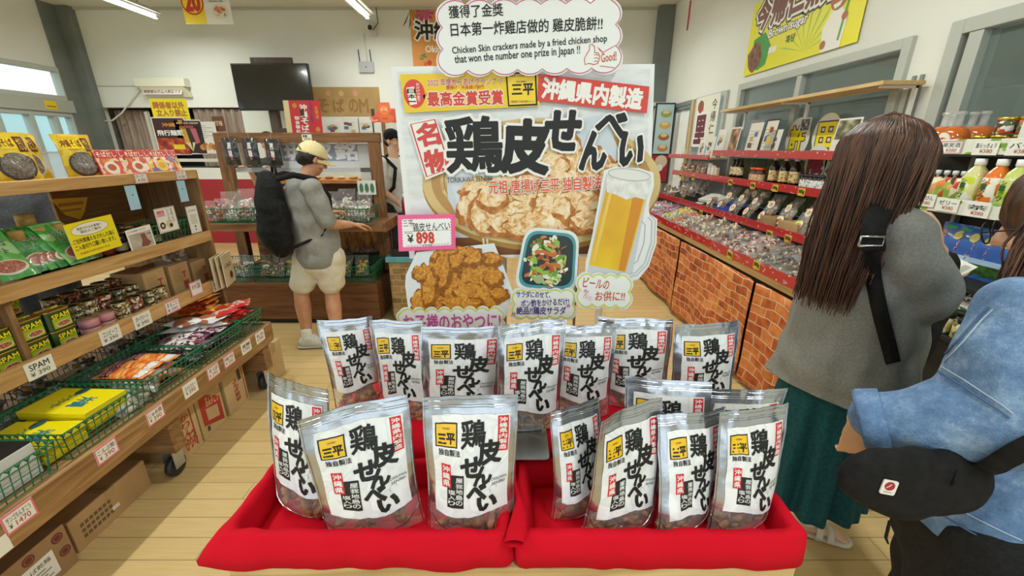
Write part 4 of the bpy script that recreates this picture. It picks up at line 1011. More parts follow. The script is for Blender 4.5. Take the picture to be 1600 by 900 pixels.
B.build('t_shirt', CLOTHN('white t-shirt', 'c9c9c1', 'd6d6ce'), pw, .012, 4, .012, 7)
B = Body(); B.cap(hip, .165, hip + V(0, 0, -.06), .165)
for s_ in (-1, 1): B.cap(hip + r * .09 * s_, .11, V(0, 0, .12) + r * .1 * s_, .085)
B.build('trousers', CLOTHN('dark trousers', '2b2d30', '383a3d'), pw, .014, 3, .01, 7)
B = Body(); B.ell(p_(0, -.02, .055), (.086, .102, .075)); B.cap(p_(-.04, .07, .035), .02, p_(.04, .07, .035), .02); B.cap(p_(-.03, .1, .025), .012, p_(.03, .1, .025), .012); B.build('cap', BPM, pw, .008, 2)
B = Body(); B.ell(p_(0, -.045, -.005), (.078, .06, .06)); B.build('hair', HAIRB, pw, .008, 2)
mb = MB()
for s_ in (-1, 1):
    mb.tube([p_(s_ * .032 + .024 * cos(k * pi / 6), .102, .004 + .017 * sin(k * pi / 6)) for k in range(13)], .0022, BLACK, 6); mb.tube([p_(s_ * .056, .1, .008), p_(s_ * .08, .0, .008)], .0022, BLACK, 6)
mb.tube([p_(-.008, .104, .006), p_(.008, .104, .006)], .002, BLACK, 6); mb.build('glasses', pw)
bk = thing('backpack', 'black backpack strap and pack worn by the man in the white t-shirt', 'backpack', tuple(O + ch - f * .26 + V(0, 0, -.3)), atan2(f.y, f.x) - pi / 2)
B = Body(); B.ell(V(0, 0, .12), (.14, .08, .14)); B.ell(V(0, 0, .35), (.14, .08, .16)); B.build('pack_body', BPM, bk, .012, 3, .006, 12)
for s_ in (-1, 1):
    B = Body(); B.chain([V(s_ * .1, .04, .48), V(s_ * .13, .15, .535), V(s_ * .15, .3, .5), V(s_ * .155, .42, .4), V(s_ * .19, .4, .2), V(s_ * .18, .22, .06), V(s_ * .1, .02, .05)], [.02] * 7); B.build('shoulder_strap', BPM, bk, .009, 2)

# ------------------------------------------------------------------ shopper behind the left rack
O = V(-2.95, 2.42, 0); pl = thing('person', 'dark haired shopper in charcoal jacket half hidden behind the left rack', 'person', tuple(O)); f = V(.25, -1, 0).normalized(); r = V(f.y, -f.x, 0)
hd = V(0, 0, 1.55); ch = V(0, .02, 1.2); hip = V(0, .02, .88)
B = Body(); p_ = head(B, hd, f + V(0, 0, -.5), 1.0); B.cap(V(0, 0, 1.34), .055, hd + V(0, 0, -.06), .05); B.ell(ch, (.13, .11, .2)); B.ell(hip, (.15, .12, .16))
for s_ in (-1, 1):
    sh = ch + r * .18 * s_ + V(0, 0, .13); el = sh + V(0, 0, -.26) + r * .05 * s_; wr = el + f * .2 + V(0, 0, .02)
    B.chain([sh, el, wr], [.045, .036, .026]); hand(B, wr, f, V(0, 0, -1), .95, .6, thumb=s_); B.chain([hip + r * .09 * s_, V(0, .02, .48) + r * .1 * s_, V(0, .02, .08) + r * .1 * s_], [.085, .058, .038]); B.cap(V(0, .02, .035) + r * .1 * s_, .034, V(0, -.15, .033) + r * .1 * s_, .03)
B.build('body', SKINL, pl, .008, 3)
B = Body(); B.ell(ch, (.19, .15, .22)); B.cap(ch, .17, hip, .175); B.cap(ch + V(0, 0, .13), .12, V(0, 0, 1.36), .075)
for s_ in (-1, 1): sh = ch + r * .18 * s_ + V(0, 0, .12); el = sh + V(0, 0, -.26) + r * .05 * s_; B.chain([sh, el, el + f * .17 + V(0, 0, .02)], [.07, .06, .05])
B.build('jacket', CLOTHN('charcoal jacket', '44474c', '53575c'), pl, .012, 3, .012, 7)
B = Body(); 
for s_ in (-1, 1): B.cap(hip + r * .09 * s_, .11, V(0, .02, .1) + r * .1 * s_, .07)
B.build('trousers', CLOTHN('dark trousers', '2b2d30', '383a3d'), pl, .014, 3, .01, 7)
B = Body(); B.ell(p_(0, -.02, .045), (.09, .108, .09)); B.ell(p_(0, -.06, -.03), (.085, .06, .09)); B.build('hair', HAIRB, pl, .008, 2, .004, 30)

# ------------------------------------------------------------------ woman in grey cardigan and teal skirt
O = V(1.13, 1.27, 0); f = V(.80, .6, 0).normalized(); r = V(f.y, -f.x, 0)
wg = thing('person', 'woman with long brown hair, grey cardigan and teal skirt browsing the right shelves', 'person', tuple(O))
hd = V(-.075, -.05, 1.49); nk = V(-.06, -.05, 1.38); ch = V(-.01, -.03, 1.18); hip = V(.01, -.01, .86)
shR = px(1404, 368, Y=1.13) - O; shL = ch - r * .11 + f * .03 + V(0, 0, .10)
elR = px(1448, 452, Y=1.12) - O; wrR = px(1466, 392, Y=1.20) - O
elL = shL + f * .1 + V(0, 0, -.24) - r * .04; wrL = px(1468, 432, Y=1.42) - O
anR = px(1262, 800, Y=1.33) - O; anR.z = .085; anL = px(1300, 770, Y=1.49) - O; anL.z = .085
B = Body(); p_ = head(B, hd, f * .9 + V(0, 0, -.2), .96); B.cap(nk + V(0, 0, -.06), .048, hd + V(0, 0, -.05), .045)
B.ell(ch, (.12, .12, .2)); B.ell(hip, (.15, .13, .18)); B.cap(shR, .05, shL, .05)
B.chain([shR, elR], [.044, .035]); B.chain([elR, wrR], [.036, .023]); hand(B, wrR, V(-.45, -.1, .8), V(-.6, .4, .1), .95, .6, thumb=-1)
B.chain([shL, elL], [.044, .035]); B.chain([elL, wrL], [.036, .023]); hand(B, wrL, f + r * .25, V(0, 0, 1), .95, .6, thumb=-1)
ft = []
for (s_, a_, dr) in ((1, anR, V(.9, -.35, 0)), (-1, anL, V(.9, -.1, 0))):
    h_ = hip + r * .08 * s_; B.chain([h_, h_.lerp(a_, .5) + f * .02, h_.lerp(a_, .7), a_], [.085, .055, .052, .034]); d_ = dr.normalized()
    B.cap(a_ + V(0, 0, -.02), .033, a_ + V(0, 0, -.04) - d_ * .02, .03); B.cap(a_ + V(0, 0, -.035), .032, a_ + d_ * .11 + V(0, 0, -.045), .027, sx=1.25, sy=.75, axis=V(-d_.y, d_.x, 0))
    n_ = V(-d_.y, d_.x, 0)
    for k in range(5): B.cap(a_ + d_ * .115 + n_ * (k - 2) * .0145 + V(0, 0, -.048), .0095, a_ + d_ * (.15 - abs(k - 1.5) * .006) + n_ * (k - 2) * .0155 + V(0, 0, -.052), .0085, n=8)
    ft.append((a_, d_, n_))
B.build('body', SKINL, wg, .0065, 3)
SAND = C('d3cbbb', .7); 
for (a_, d_, n_) in ft:
    g = V(a_.x, a_.y, 0); B = Body(); B.cap(g - d_ * .03 + V(0, 0, .014), .036, g + d_ * .13 + V(0, 0, .014), .046, sx=1, sy=.33, axis=n_); s_ = B.build('sandal', SAND, wg, .006, 2, fn=lambda c, q_: V(c.x, c.y, max(c.z, .001)))
    mb = MB()
    for (o_, h_) in ((.085, .062), (.045, .082)): mb.grid(lambda a, b_, o_=o_, h_=h_: tuple(g + d_ * (o_ + .024 * (b_ - .5)) + n_ * (-.044 * cos(pi * a)) + V(0, 0, .014 + (h_ - .014) * sin(pi * a) ** .7)), 16, 2, SAND)
    mb.grid(lambda a, b_: tuple(V(a_.x, a_.y, .078 + .02 * (b_ - .5)) + (d_ * sin(2 * pi * a) + n_ * cos(2 * pi * a)) * .040), 20, 2, SAND, closed=True)
    o = mb.build('sandal_strap', s_); so = o.modifiers.new('s', 'SOLIDIFY'); so.thickness = .003
TEAL = CLOTHN('teal skirt cloth', '14454c', '1c545b', 90)
mb = MB()
def sk(a, b_):
    q_ = 2 * pi * a; z = .25 + .61 * b_; w_ = .15 + .045 * (1 - b_) ** .8; pl_ = .018 * (1 - b_) * sin(q_ * 9 + 2 * nz(cos(q_), sin(q_))) + .012 * (1 - b_) * sin(q_ * 17)
    c = V(.0, -.0, 0).lerp(V(.035, .03, 0), 1 - b_)
    return (c.x + (w_ + pl_) * cos(q_), c.y + (w_ * .85 + pl_) * sin(q_), z + .012 * nz(cos(q_) * 2, sin(q_) * 2, 3) * (1 - b_))
mb.grid(sk, 200, 20, TEAL, closed=True); o = mb.build('skirt', wg); so = o.modifiers.new('s', 'SOLIDIFY'); so.thickness = .004
CARD = CLOTHN('grey cardigan knit', '7e807e', '8d8f8c', 160, .35)
B = Body()
B.cap(shR + V(0, 0, -.005), .065, shL + V(0, 0, -.01), .055); B.ell(ch + V(0, 0, .02), (.16, .15, .18)); B.cap(ch, .165, hip + V(0, 0, .1), .185); B.cap(hip + V(0, 0, .1), .185, hip + V(0, 0, -.14), .215)
B.cap(nk + V(0, 0, -.07), .07, nk + V(0, 0, -.02), .062)
B.chain([shR, shR.lerp(elR, .5) + V(0, -.01, -.02), elR + V(0, 0, -.02), elR.lerp(wrR, .45)], [.078, .08, .08, .055]); B.chain([shL, elL, elL.lerp(wrL, .7)], [.06, .065, .055])
B.cap(hip + V(-.05, .02, -.1), .17, hip + V(-.06, .02, -.22), .15)
sl = hip + V(.05, -.25, -.2)
cgo = B.build('cardigan', CARD, wg, .010, 4, .014, 6, hem=(hip + V(0, 0, -.12), V(.25, .1, 1)))
# long hair
HAIR = noisy('brown hair strands', [(0.3, '2c1c14'), (0.5, '4e3426'), (0.72, '785340')], 60, 5, .42, .7, .004, stretch=(1, 1, .06), rnd=False)
B = Body(); B.ell(p_(0, -.018, .03), (.096, .112, .1)); B.ell(p_(0, -.06, -.03), (.085, .06, .1))
def strands(seed, n, p_, tipf, rad, mat, parent, ex=0.0, back=.95):
    """hair combed from the crown over the skull and down to its tips"""
    rn = random.Random(seed); mb = MB()
    for i in range(n):
        q_ = rn.uniform(-.14, 1.14) * pi; e = rn.uniform(0, ex)
        S_ = lambda t, k=1: p_((.104 + e) * cos(q_) * cos(t) * k, -.02 - (.128 + e) * sin(q_) * cos(t) * k, .032 + (.102 + e) * sin(t))
        part = V(*p_(rn.uniform(-.006, .006), rn.uniform(-.07, .05), .136 + e)); b_ = tipf(rn, S_(0))
        P_ = [part, S_(1.0), S_(.5), S_(.0), S_(0).lerp(b_, .5) + V(rn.gauss(0, .006), rn.gauss(0, .006), 0), b_]; pts = []; m_ = len(P_)
        for j in range(m_ - 1):
            a0, a1, a2, a3 = P_[max(j - 1, 0)], P_[j], P_[j + 1], P_[min(j + 2, m_ - 1)]
            for k in range(3): t = k / 3; pts.append(.5 * (2 * a1 + (a2 - a0) * t + (2 * a0 - 5 * a1 + 4 * a2 - a3) * t * t + (3 * a1 - a0 - 3 * a2 + a3) * t ** 3) + V(.004 * nz(j + t, i), .004 * nz(j + t, i, 5), 0) * (j > 0))
        pts.append(b_); L_ = len(pts); r0 = rad * rn.uniform(.7, 1.3); mb.tube(pts, [r0 * (.6 + .4 * min(1, k / 4)) * (1 - .8 * (k / L_) ** 3) for k in range(L_)], mat, 4, False)
    for k in range(len(mb.sm)): mb.sm[k] = True
    return mb.build('hair_strands', parent)
for (x0, y0, x1, y1, z1, ra, rb) in ((-.05, -.05, -.055, -.05, -.22, .04, .03), (0, -.06, -.0, -.07, -.24, .05, .03), (.05, -.05, .055, -.04, -.22, .04, .03)): B.cap(p_(x0, y0, 0), ra, p_(x1, y1, z1), rb)
ha = B.build('hair', HAIR, wg, .007, 4, .003, 22)
def tp_(rn, a):
    q_ = V(a.x - hd.x, a.y - hd.y, 0).normalized(); lo = 1.12 if q_.x < -.15 else (1.2 if q_.x < .15 else 1.29)
    return V(hd.x, hd.y, 0) + q_ * rn.uniform(.05, .11) + V(-.045, -.01, rn.uniform(lo - .04, lo + .14))
strands(5, 1500, p_, tp_, .0032, HAIR, ha, .012)
# black shoulder bag of the woman
sb = thing('shoulder_bag', 'large black tote bag with wide padded strap over the grey cardigan', 'bag', tuple(O + V(.20, .0, .62)), atan2(f.y, f.x) - pi / 2)
BAGM = CLOTHN('black canvas', '121213', '1c1c1e', 60)
Ri = Matrix.Rotation(-(atan2(f.y, f.x) - pi / 2), 3, 'Z'); bo_ = V(.20, .0, .62)
def SB(p): return Ri @ (Vector(p) - bo_)
bpy.context.view_layer.update()
def onsurf(obj, p, d):
    hit, loc, n_, _ = obj.ray_cast(p, Vector(d).normalized()); return (loc + n_ * .0015, n_) if hit else None
def flat_strap(name, pts, w, mat, parent, t=.004):
    mb = MB(); vs = []; fs = []; P = []
    for i in range(len(pts) - 1):
        for k in range(6): 
            p0 = Vector(pts[max(i - 1, 0)][0]); p1 = Vector(pts[i][0]); p2 = Vector(pts[i + 1][0]); p3 = Vector(pts[min(i + 2, len(pts) - 1)][0]); t_ = k / 6
            c = .5 * ((2 * p1) + (-p0 + p2) * t_ + (2 * p0 - 5 * p1 + 4 * p2 - p3) * t_ ** 2 + (-p0 + 3 * p1 - 3 * p2 + p3) * t_ ** 3)
            P.append((c, Vector(pts[i][1]).lerp(Vector(pts[i + 1][1]), t_)))
    P.append((Vector(pts[-1][0]), Vector(pts[-1][1])))
    for i, (c, n_) in enumerate(P):
        tn = (P[min(i + 1, len(P) - 1)][0] - P[max(i - 1, 0)][0]).normalized(); sdv = tn.cross(n_.normalized()).normalized(); nn_ = sdv.cross(tn)
        for (a, b_) in ((-w / 2, 0), (w / 2, 0), (w / 2, t), (-w / 2, t)): vs.append(c + sdv * a + nn_ * -b_ if False else c + sdv * a + n_.normalized() * b_)
    for i in range(len(P) - 1):
        for k in range(4): fs.append((i * 4 + k, i * 4 + (k + 1) % 4, i * 4 + 4 + (k + 1) % 4, i * 4 + 4 + k))
    fs += [(3, 2, 1, 0), tuple(len(vs) - 4 + k for k in range(4))]
    mb.raw(vs, fs, mat, True); return mb.build(name, parent)
B = Body(); bc = px(1425, 500, Y=1.33) - O
for (x, z) in ((-.12, .0), (.12, .0), (-.11, .22), (.11, .22)): B.ell(SB(bc) + V(.02, x, z - .1), (.05, .09, .12))
B.cap(SB(bc) + V(.02, -.1, 0), .06, SB(bc) + V(.02, .1, 0), .06); B.build('bag_body', BAGM, sb, .012, 3, .008, 10)
def onb(u, v, Y): return SB(px(u, v, Y=Y) - O)
nrm = Ri @ V(-.1, -1, .1)
flat_strap('shoulder_pad', [(onb(1392, 318, 1.16), Ri @ V(0, -.3, 1)), (onb(1366, 340, 1.075), Ri @ V(-.2, -1, .7)), (onb(1361, 392, 1.045), nrm)], .052, BAGM, sb, .012)
CP = []
for (u, v_) in ((1361, 388), (1365, 430), (1373, 480), (1384, 530), (1392, 565)):
    h = onsurf(cgo, V(0, 0, CAM_H) - O, px(u, v_, Y=1) - V(0, 0, CAM_H))
    if h: CP.append((SB(h[0] + h[1] * .007), Ri @ h[1]))
CP[0] = (onb(1361, 386, 1.05), nrm)
flat_strap('strap', CP, .036, BAGM, sb)
mb = MB(); c = onb(1362, 377, 1.036); w1, w2 = Ri @ V(.030, 0, 0), V(0, 0, .012); mb.tube([c - w1 - w2, c + w1 - w2, c + w1 + w2, c - w1 + w2, c - w1 - w2], .003, C('c6c8ca', .2, .9), 6); mb.build('buckle', sb)
# leaflet in her hand
mb = MB(); LF = [px(1478, 425, Y=1.50), px(1525, 402 + 14, Y=1.52), px(1510, 438, Y=1.40), px(1468, 440, Y=1.40)]
a, b_, d_ = px(1462, 423, Y=1.46), px(1498, 404, Y=1.46), px(1528, 417, Y=1.38); e = a + (d_ - b_)
mb.raw([a, b_, d_, e, a + V(0, 0, -.002), b_ + V(0, 0, -.002), d_ + V(0, 0, -.002), e + V(0, 0, -.002)], [(0, 3, 2, 1), (4, 5, 6, 7), (0, 1, 5, 4), (1, 2, 6, 5), (2, 3, 7, 6), (3, 0, 4, 7)], C('d9ddd0'))
def lf(x, y): return a + (b_ - a) * x + (e - a) * y + V(0, 0, .001)
mb.raw([lf(.35, .15), lf(.75, .15), lf(.75, .45), lf(.35, .45)], [(0, 3, 2, 1)], C('8aa070')); 
for k in range(5): mb.raw([lf(.15, .55 + .07 * k), lf(.85, .55 + .07 * k), lf(.85, .575 + .07 * k), lf(.15, .575 + .07 * k)], [(0, 3, 2, 1)], C('7a7f78'))
tag(mb.build('leaflet'), 'pale printed leaflet held by the woman in the grey cardigan', 'leaflet')

# ------------------------------------------------------------------ woman in denim jacket
O = V(1.14, .74, 0); f = V(-.80, .6, 0).normalized(); r = V(f.y, -f.x, 0)   # her left side faces the viewer
wd = thing('person', 'woman in light blue denim jacket and black trousers at the right edge', 'person', tuple(O))
hd = V(-.12, .0, 1.42); nk = V(-.09, 0, 1.28); ch = V(-.0, -.02, 1.06); hip = V(-.04, -.03, .76)
shL = px(1622, 505, Y=.66) - O; shR = ch + r * .17 + V(0, .06, .1)
elL = px(1560, 655, Y=.62) - O; wrL = px(1345, 655, Y=.72) - O
elR = shR + V(.03, .02, -.26); wrR = elR + f * .05 + V(.02, .0, -.2)
B = Body(); p_ = head(B, hd, V(-.45, .85, -.3), .95); B.cap(nk + V(0, 0, -.06), .048, hd + V(0, 0, -.05), .045)
B.ell(ch, (.13, .12, .2)); B.ell(hip, (.15, .13, .18)); B.cap(shR, .045, shL, .045)
B.chain([shL, elL], [.044, .036]); B.chain([elL, wrL], [.038, .024]); hand(B, wrL, px(1338, 735, Y=.75) - O - wrL, V(.3, .6, -.1), .95, .45, thumb=1)
B.chain([shR, elR, wrR], [.044, .036, .024]); hand(B, wrR, V(0, 0, -1), V(1, 0, 0), .95, .6)
for s_ in (-1, 1): B.chain([hip + r * .09 * s_, V(.03, 0, .44) + r * .1 * s_, V(.03, 0, .09) + r * .1 * s_], [.09, .06, .038]); B.cap(V(.03, 0, .035) + r * .1 * s_, .034, V(.03, 0, .033) + r * .1 * s_ + f * .15, .03)
B.build('body', SKINL, wd, .007, 3)
DEN, nt, N, L, b = newmat('denim')
v = coords(N, L, (1, 1, 1), False); n1 = N.new('ShaderNodeTexNoise'); n1.inputs['Scale'].default_value = 13; n1.inputs['Detail'].default_value = 13; n1.inputs['Roughness'].default_value = .82; L.new(v, n1.inputs['Vector'])
L.new(ramp(N, L, n1.outputs['Fac'], [(0.3, '3c5a84'), (0.5, '6788b2'), (0.66, '9db6d0')]), b.inputs['Base Color']); b.inputs['Roughness'].default_value = .9
n2 = N.new('ShaderNodeTexNoise'); n2.inputs['Scale'].default_value = 350; L.new(v, n2.inputs['Vector']); bump(N, L, b, n2.outputs['Fac'], .5, .003)
B = Body()
B.cap(shL, .07, shR, .07); B.ell(ch, (.18, .16, .18)); B.cap(ch, .16, hip + V(0, 0, .05), .19); B.cap(hip + V(0, 0, .1), .195, hip + V(.0, 0, .0), .2); B.cap(nk + V(0, 0, -.07), .075, nk + V(0, 0, -.03), .065)
B.chain([shL, shL.lerp(elL, .5) + V(-.01, 0, 0), elL + V(0, .0, .0), elL.lerp(wrL, .4), elL.lerp(wrL, .82)], [.085, .088, .088, .07, .054]); B.chain([shR, elR, elR.lerp(wrR, .8)], [.08, .075, .06])
hem = hip.z - .02
jk = B.build('denim_jacket', DEN, wd, .009, 4, .015, 6, hem=(V(0, 0, hem), V(.12, 0, 1)))
bpy.context.view_layer.update()
# cuff, seams, hem band
SEAM = C('a9bccb', .8); SEAMD = C('4d6a90', .85)
B = Body(); ax = (wrL - elL).normalized(); c0 = elL.lerp(wrL, .80)
mb = MB(); a1 = ax.orthogonal().normalized(); a2 = ax.cross(a1)
def cuff(a, b_):
    q_ = 2 * pi * a; rad = [.054, .060, .061, .058, .050][int(min(4, b_ * 4 + .01))]; z = [0, .0, .035, .042, .040][int(min(4, b_ * 4 + .01))]
    rad *= 1 + .05 * nz(cos(q_) * 2, sin(q_) * 2, b_); return tuple(c0 + ax * z + (a1 * cos(q_) + a2 * sin(q_)) * rad)
mb.grid(cuff, 40, 4, DEN, closed=True); o = mb.build('rolled_cuff', jk); so = o.modifiers.new('s', 'SOLIDIFY'); so.thickness = .004
def seam(uvs, name, parent, obj, rad=.0016, mat=SEAM, org=None, stitch=True):
    """stitching laid on the cloth where the photo shows it"""
    org = org or O; pts = []; ns = []
    C0 = V(0, 0, CAM_H) - org
    for i in range(len(uvs) - 1):
        for k in range(10):
            t = k / 10; u = uvs[i][0] * (1 - t) + uvs[i + 1][0] * t; v_ = uvs[i][1] * (1 - t) + uvs[i + 1][1] * t
            h = onsurf(obj, C0, px(u, v_, Y=1) - V(0, 0, CAM_H))
            if h: pts.append(h[0])
    if len(pts) > 3: mb = MB(); mb.tube(pts, rad, mat, 5); return mb.build(name, parent)
for k, uv in enumerate([[(1447, 568), (1500, 600), (1560, 640), (1580, 655)], [(1450, 560), (1505, 592), (1565, 632), (1585, 648)], [(1470, 562), (1500, 530), (1530, 495), (1548, 478)], [(1476, 566), (1506, 534), (1536, 499), (1554, 482)],
                        [(1478, 808), (1520, 832), (1560, 852), (1599, 870)], [(1488, 790), (1530, 812), (1570, 832), (1599, 845)]]):
    seam(uv, 'stitching', jk, jk, .0013 if k % 2 else .0019, SEAM if k % 2 else SEAMD)
B = Body(); 
for s_ in (-1, 1): B.cap(hip + r * .08 * s_ + V(0, 0, .0), .15, V(.03, 0, .12) + r * .1 * s_, .10)
B.cap(hip + V(0, 0, .06), .17, hip + V(0, 0, -.05), .18)
B.build('trousers', CLOTHN('black trousers', '17181a', '202124'), wd, .012, 3, .01, 6)
B = Body(); B.ell(p_(0, -.02, .03), (.1, .118, .105)); B.ell(p_(0, -.08, -.03), (.09, .06, .1)); B.cap(p_(0, -.06, 0), .075, p_(0, -.08, -.12), .06); B.cap(p_(-.07, -.02, 0), .045, p_(-.085, .0, -.14), .035); B.cap(p_(.07, -.02, 0), .045, p_(.08, .0, -.14), .03)
hb_ = B.build('hair', HAIR, wd, .008, 4, .003, 20)
def tp2(rn, a):
    q_ = V(a.x - hd.x, a.y - hd.y, 0).normalized(); return V(hd.x, hd.y, 0) + q_ * rn.uniform(.07, .13) + V(0, 0, rn.uniform(1.2, 1.34))
strands(9, 1500, p_, tp2, .0032, HAIR, hb_, .014)
mb = MB()
for s_ in (-1, 1): mb.tube([p_(s_ * .033 + .026 * cos(k * pi / 6), .108, .0 + .022 * sin(k * pi / 6)) for k in range(13)], .0016, BLACK, 6); mb.tube([p_(s_ * .058, .106, .004), p_(s_ * .082, .0, .004)], .0016, BLACK, 6)
mb.build('glasses', wd)
# black crossbody bag with a small white badge
bc = px(1432, 755, Y=.60)
xb = thing('crossbody_bag', 'black crossbody pouch bag with a small white badge on the denim jacket', 'bag', tuple(bc))
B = Body(); 
for (x, z, rx, rz) in ((-.07, .015, .08, .06), (-.03, .005, .09, .075), (.02, .0, .09, .075), (.06, -.005, .08, .07), (-.01, -.03, .07, .05)): B.ell(V(x, 0, z), (rx, .032, rz))
xo = B.build('bag_body', BAGM, xb, .006, 12, .004, 12)
SBp = lambda u, v, Y: px(u, v, Y=Y) - bc
SP = [(SBp(1490, 745, .575), V(0, -1, .3))]
for (u, v_) in ((1520, 735), (1545, 724), (1572, 710), (1600, 696), (1640, 676), (1690, 655), (1740, 640)):
    h = onsurf(jk, V(0, 0, CAM_H) - O, px(u, v_, Y=1) - V(0, 0, CAM_H))
    if h: SP.append((h[0] + h[1] * .006 + O - bc, h[1]))
flat_strap('strap', SP, .030, BAGM, xb)
mb = MB(); mb.tube([SBp(1484, 738, .585), SBp(1500, 750, .585)], .006, C('2f3133', .25, .7), 8); mb.build('buckle', xb)
org_ = bc; h = onsurf(xo, V(0, 0, CAM_H) - bc, px(1387, 760, Y=1) - V(0, 0, CAM_H))
if h:
    zv = h[1]; xv = V(1, 0, 0); xv = (xv - zv * xv.dot(zv)).normalized(); yv = zv.cross(xv); MM = Matrix((xv, yv, zv)).transposed().to_4x4(); MM.translation = h[0] + h[1] * .002
    mb = MB(); mb.M = MM @ RZ(-.15); mb.slab(rrect([(-.0125, -.014), (.0125, -.014), (.0125, .014), (-.0125, .014)], .15), -.002, 0, C('e6e2da'))
    mb.poly([(x * .0085, .003 + y * .0085) for (x, y) in [(cos(k * pi / 10), sin(k * pi / 10)) for k in range(20)]], .0003, C('a3232c')); mb.band([(-.005, -.001), (-.001, .003), (.002, .007)], .0015, .0005, C('e6e2da'), False); mb.rect(-.007, -.0095, .007, -.0085, .0003, C('555555')); mb.build('badge', xb)
B = Body(); B.chain([SBp(1390, 815, .62), SBp(1384, 840, .62), SBp(1388, 850, .62)], [.003, .003, .002]); B.build('zip_pull', BAGM, xb, .002, 1)
# ================================================================== PRODUCT BUILDERS
GREENP = C('1f6b46', .35); GREEND = C('155238', .4)
def basket(name, w, d, h, label, loc, rot=0, group='green wire baskets', step=.027, r=.0021, mat=None):
    """open plastic coated wire basket, rim with scallops"""
    mat = mat or GREENP; mb = MB(); ins = .012
    def side(p0, p1, i0, i1):
        p0, p1, i0, i1 = V(*p0), V(*p1), V(*i0), V(*i1); L_ = (p1 - p0).length; n = max(2, int(L_ / step)); 
        T_ = lambda t, z: (i0.lerp(i1, t)).lerp(p0.lerp(p1, t), z / h) + V(0, 0, z)
        for k in range(n + 1): mb.tube([T_(k / n, 0), T_(k / n, h)], r, mat, 4, False)
        for z in (0, h * .5, h * .8): mb.tube([T_(0, z), T_(1, z)], r * 1.1, mat, 4, False)
        pts = []
        for k in range(n):
            for j in range(4): pts.append(T_((k + j / 4) / n, h * .86 + h * .14 * sin(pi * j / 4)))
        pts.append(T_(1, h * .86)); mb.tube(pts, r * 1.3, mat, 4, False)
        mb.tube([T_(0, h), T_(1, h)], r * 1.3, mat, 4, False)
    a = [(-w / 2, -d / 2, 0), (w / 2, -d / 2, 0), (w / 2, d / 2, 0), (-w / 2, d / 2, 0)]; b_ = [(x * (1 - 2 * ins / w), y * (1 - 2 * ins / d), 0) for (x, y, _) in a]
    for i in range(4): side(a[i], a[(i + 1) % 4], b_[i], b_[(i + 1) % 4])
    for k in range(1, int(d / step)): y = -d / 2 + ins + (d - 2 * ins) * k / int(d / step); mb.tube([(-w / 2 + ins, y, .001), (w / 2 - ins, y, .001)], r, mat, 4, False)
    o = mb.build(name, loc=loc, rot=(0, 0, rot)); return tag(o, label, 'basket', group)
def pillow_fn(w, h, t, seed=0, crimp=.09, cr=.006):
    def P(a, b_, s, off=0):
        e = min(b_, 1 - b_) / crimp; th = t / 2 * (min(1, max(0, (min(b_, 1 - b_) - crimp * .5) / .25)) ** .6) * max(0, 1 - abs(2 * a - 1) ** 2.6) ** .7 + .0006
        n = cr * nz(a * 3 + seed, b_ * 4, seed) + cr * .5 * nz(a * 9 + seed, b_ * 9, seed * 2)
        return ((a - .5) * w * (1 - .04 * sin(pi * b_)), (b_ - .5) * h, s * (th + off) + n)
    return P
def pillow(mb, w, h, t, mat, seed=0, n=12, **k):
    P = pillow_fn(w, h, t, seed, **k)
    for s in (-1, 1): mb.grid(lambda a, b_, s=s: P(a, b_, s), n, n, mat)
    return P
def lumps(mb, w, h, t, cols, n, r, seed, flat=1.0):
    rn = random.Random(seed)
    for i in range(n):
        c = V(rn.uniform(-.5, .5) * w * .8, rn.uniform(-.5, .5) * h * .8, rn.uniform(-.5, .5) * t * .6); R = Matrix.Rotation(rn.random() * 6, 3, (rn.random(), rn.random(), rn.random() + .1))
        mb.sphere(c, (r * rn.uniform(1.1, 2.2), r * rn.uniform(.7, 1.1), r * rn.uniform(.5, .9) * flat), cols[i % len(cols)], 6, R)
BAGF = film('bag film', 'f2f4f5', .10, .16, 0, 16, .5)
def clear_bag(label, loc, rot, w, h, t, cols, seed, badge=None, group=None, cat='snack bag', name='clear_snack_bag', n=20, r=.014, fill=.8, bd=(0, -.1), flat=1):
    o = thing(name, label, cat, loc, rot, group)
    mb = MB(); P = pillow(mb, w, h, t, BAGF, seed, 12); mb.build('film', o)
    mb = MB(); mb.M = T(0, -h * (1 - fill) / 2, 0); lumps(mb, w * .86, h * fill * .92, t * .85, cols, n, r, seed, flat); mb.build('contents', o)
    if badge:
        mb = MB(); k0, c0, c1, shape = badge; s_ = k0
        if shape == 'round': pts = [(bd[0] * w + s_ * cos(k * pi / 9), bd[1] * h + s_ * sin(k * pi / 9)) for k in range(18)]
        else: pts = [(bd[0] * w - s_, bd[1] * h - s_ * .6), (bd[0] * w + s_, bd[1] * h - s_ * .6), (bd[0] * w + s_, bd[1] * h + s_ * .6), (bd[0] * w - s_, bd[1] * h + s_ * .6)]
        z = t / 2 + .004; mb.slab(pts, z - .001, z, C(c0, .4)); mb.poly([(bd[0] * w + (x - bd[0] * w) * .6, bd[1] * h + (y - bd[1] * h) * .45) for (x, y) in pts], z + .0004, printed('badge ink' + c1, [c0, c1, c0, c1, '5a4a3a'], 260)); mb.build('sticker', o)
    return o
def print_pack(mb, w, h, t, mat, seed): pillow(mb, w, h, t, mat, seed, 10)
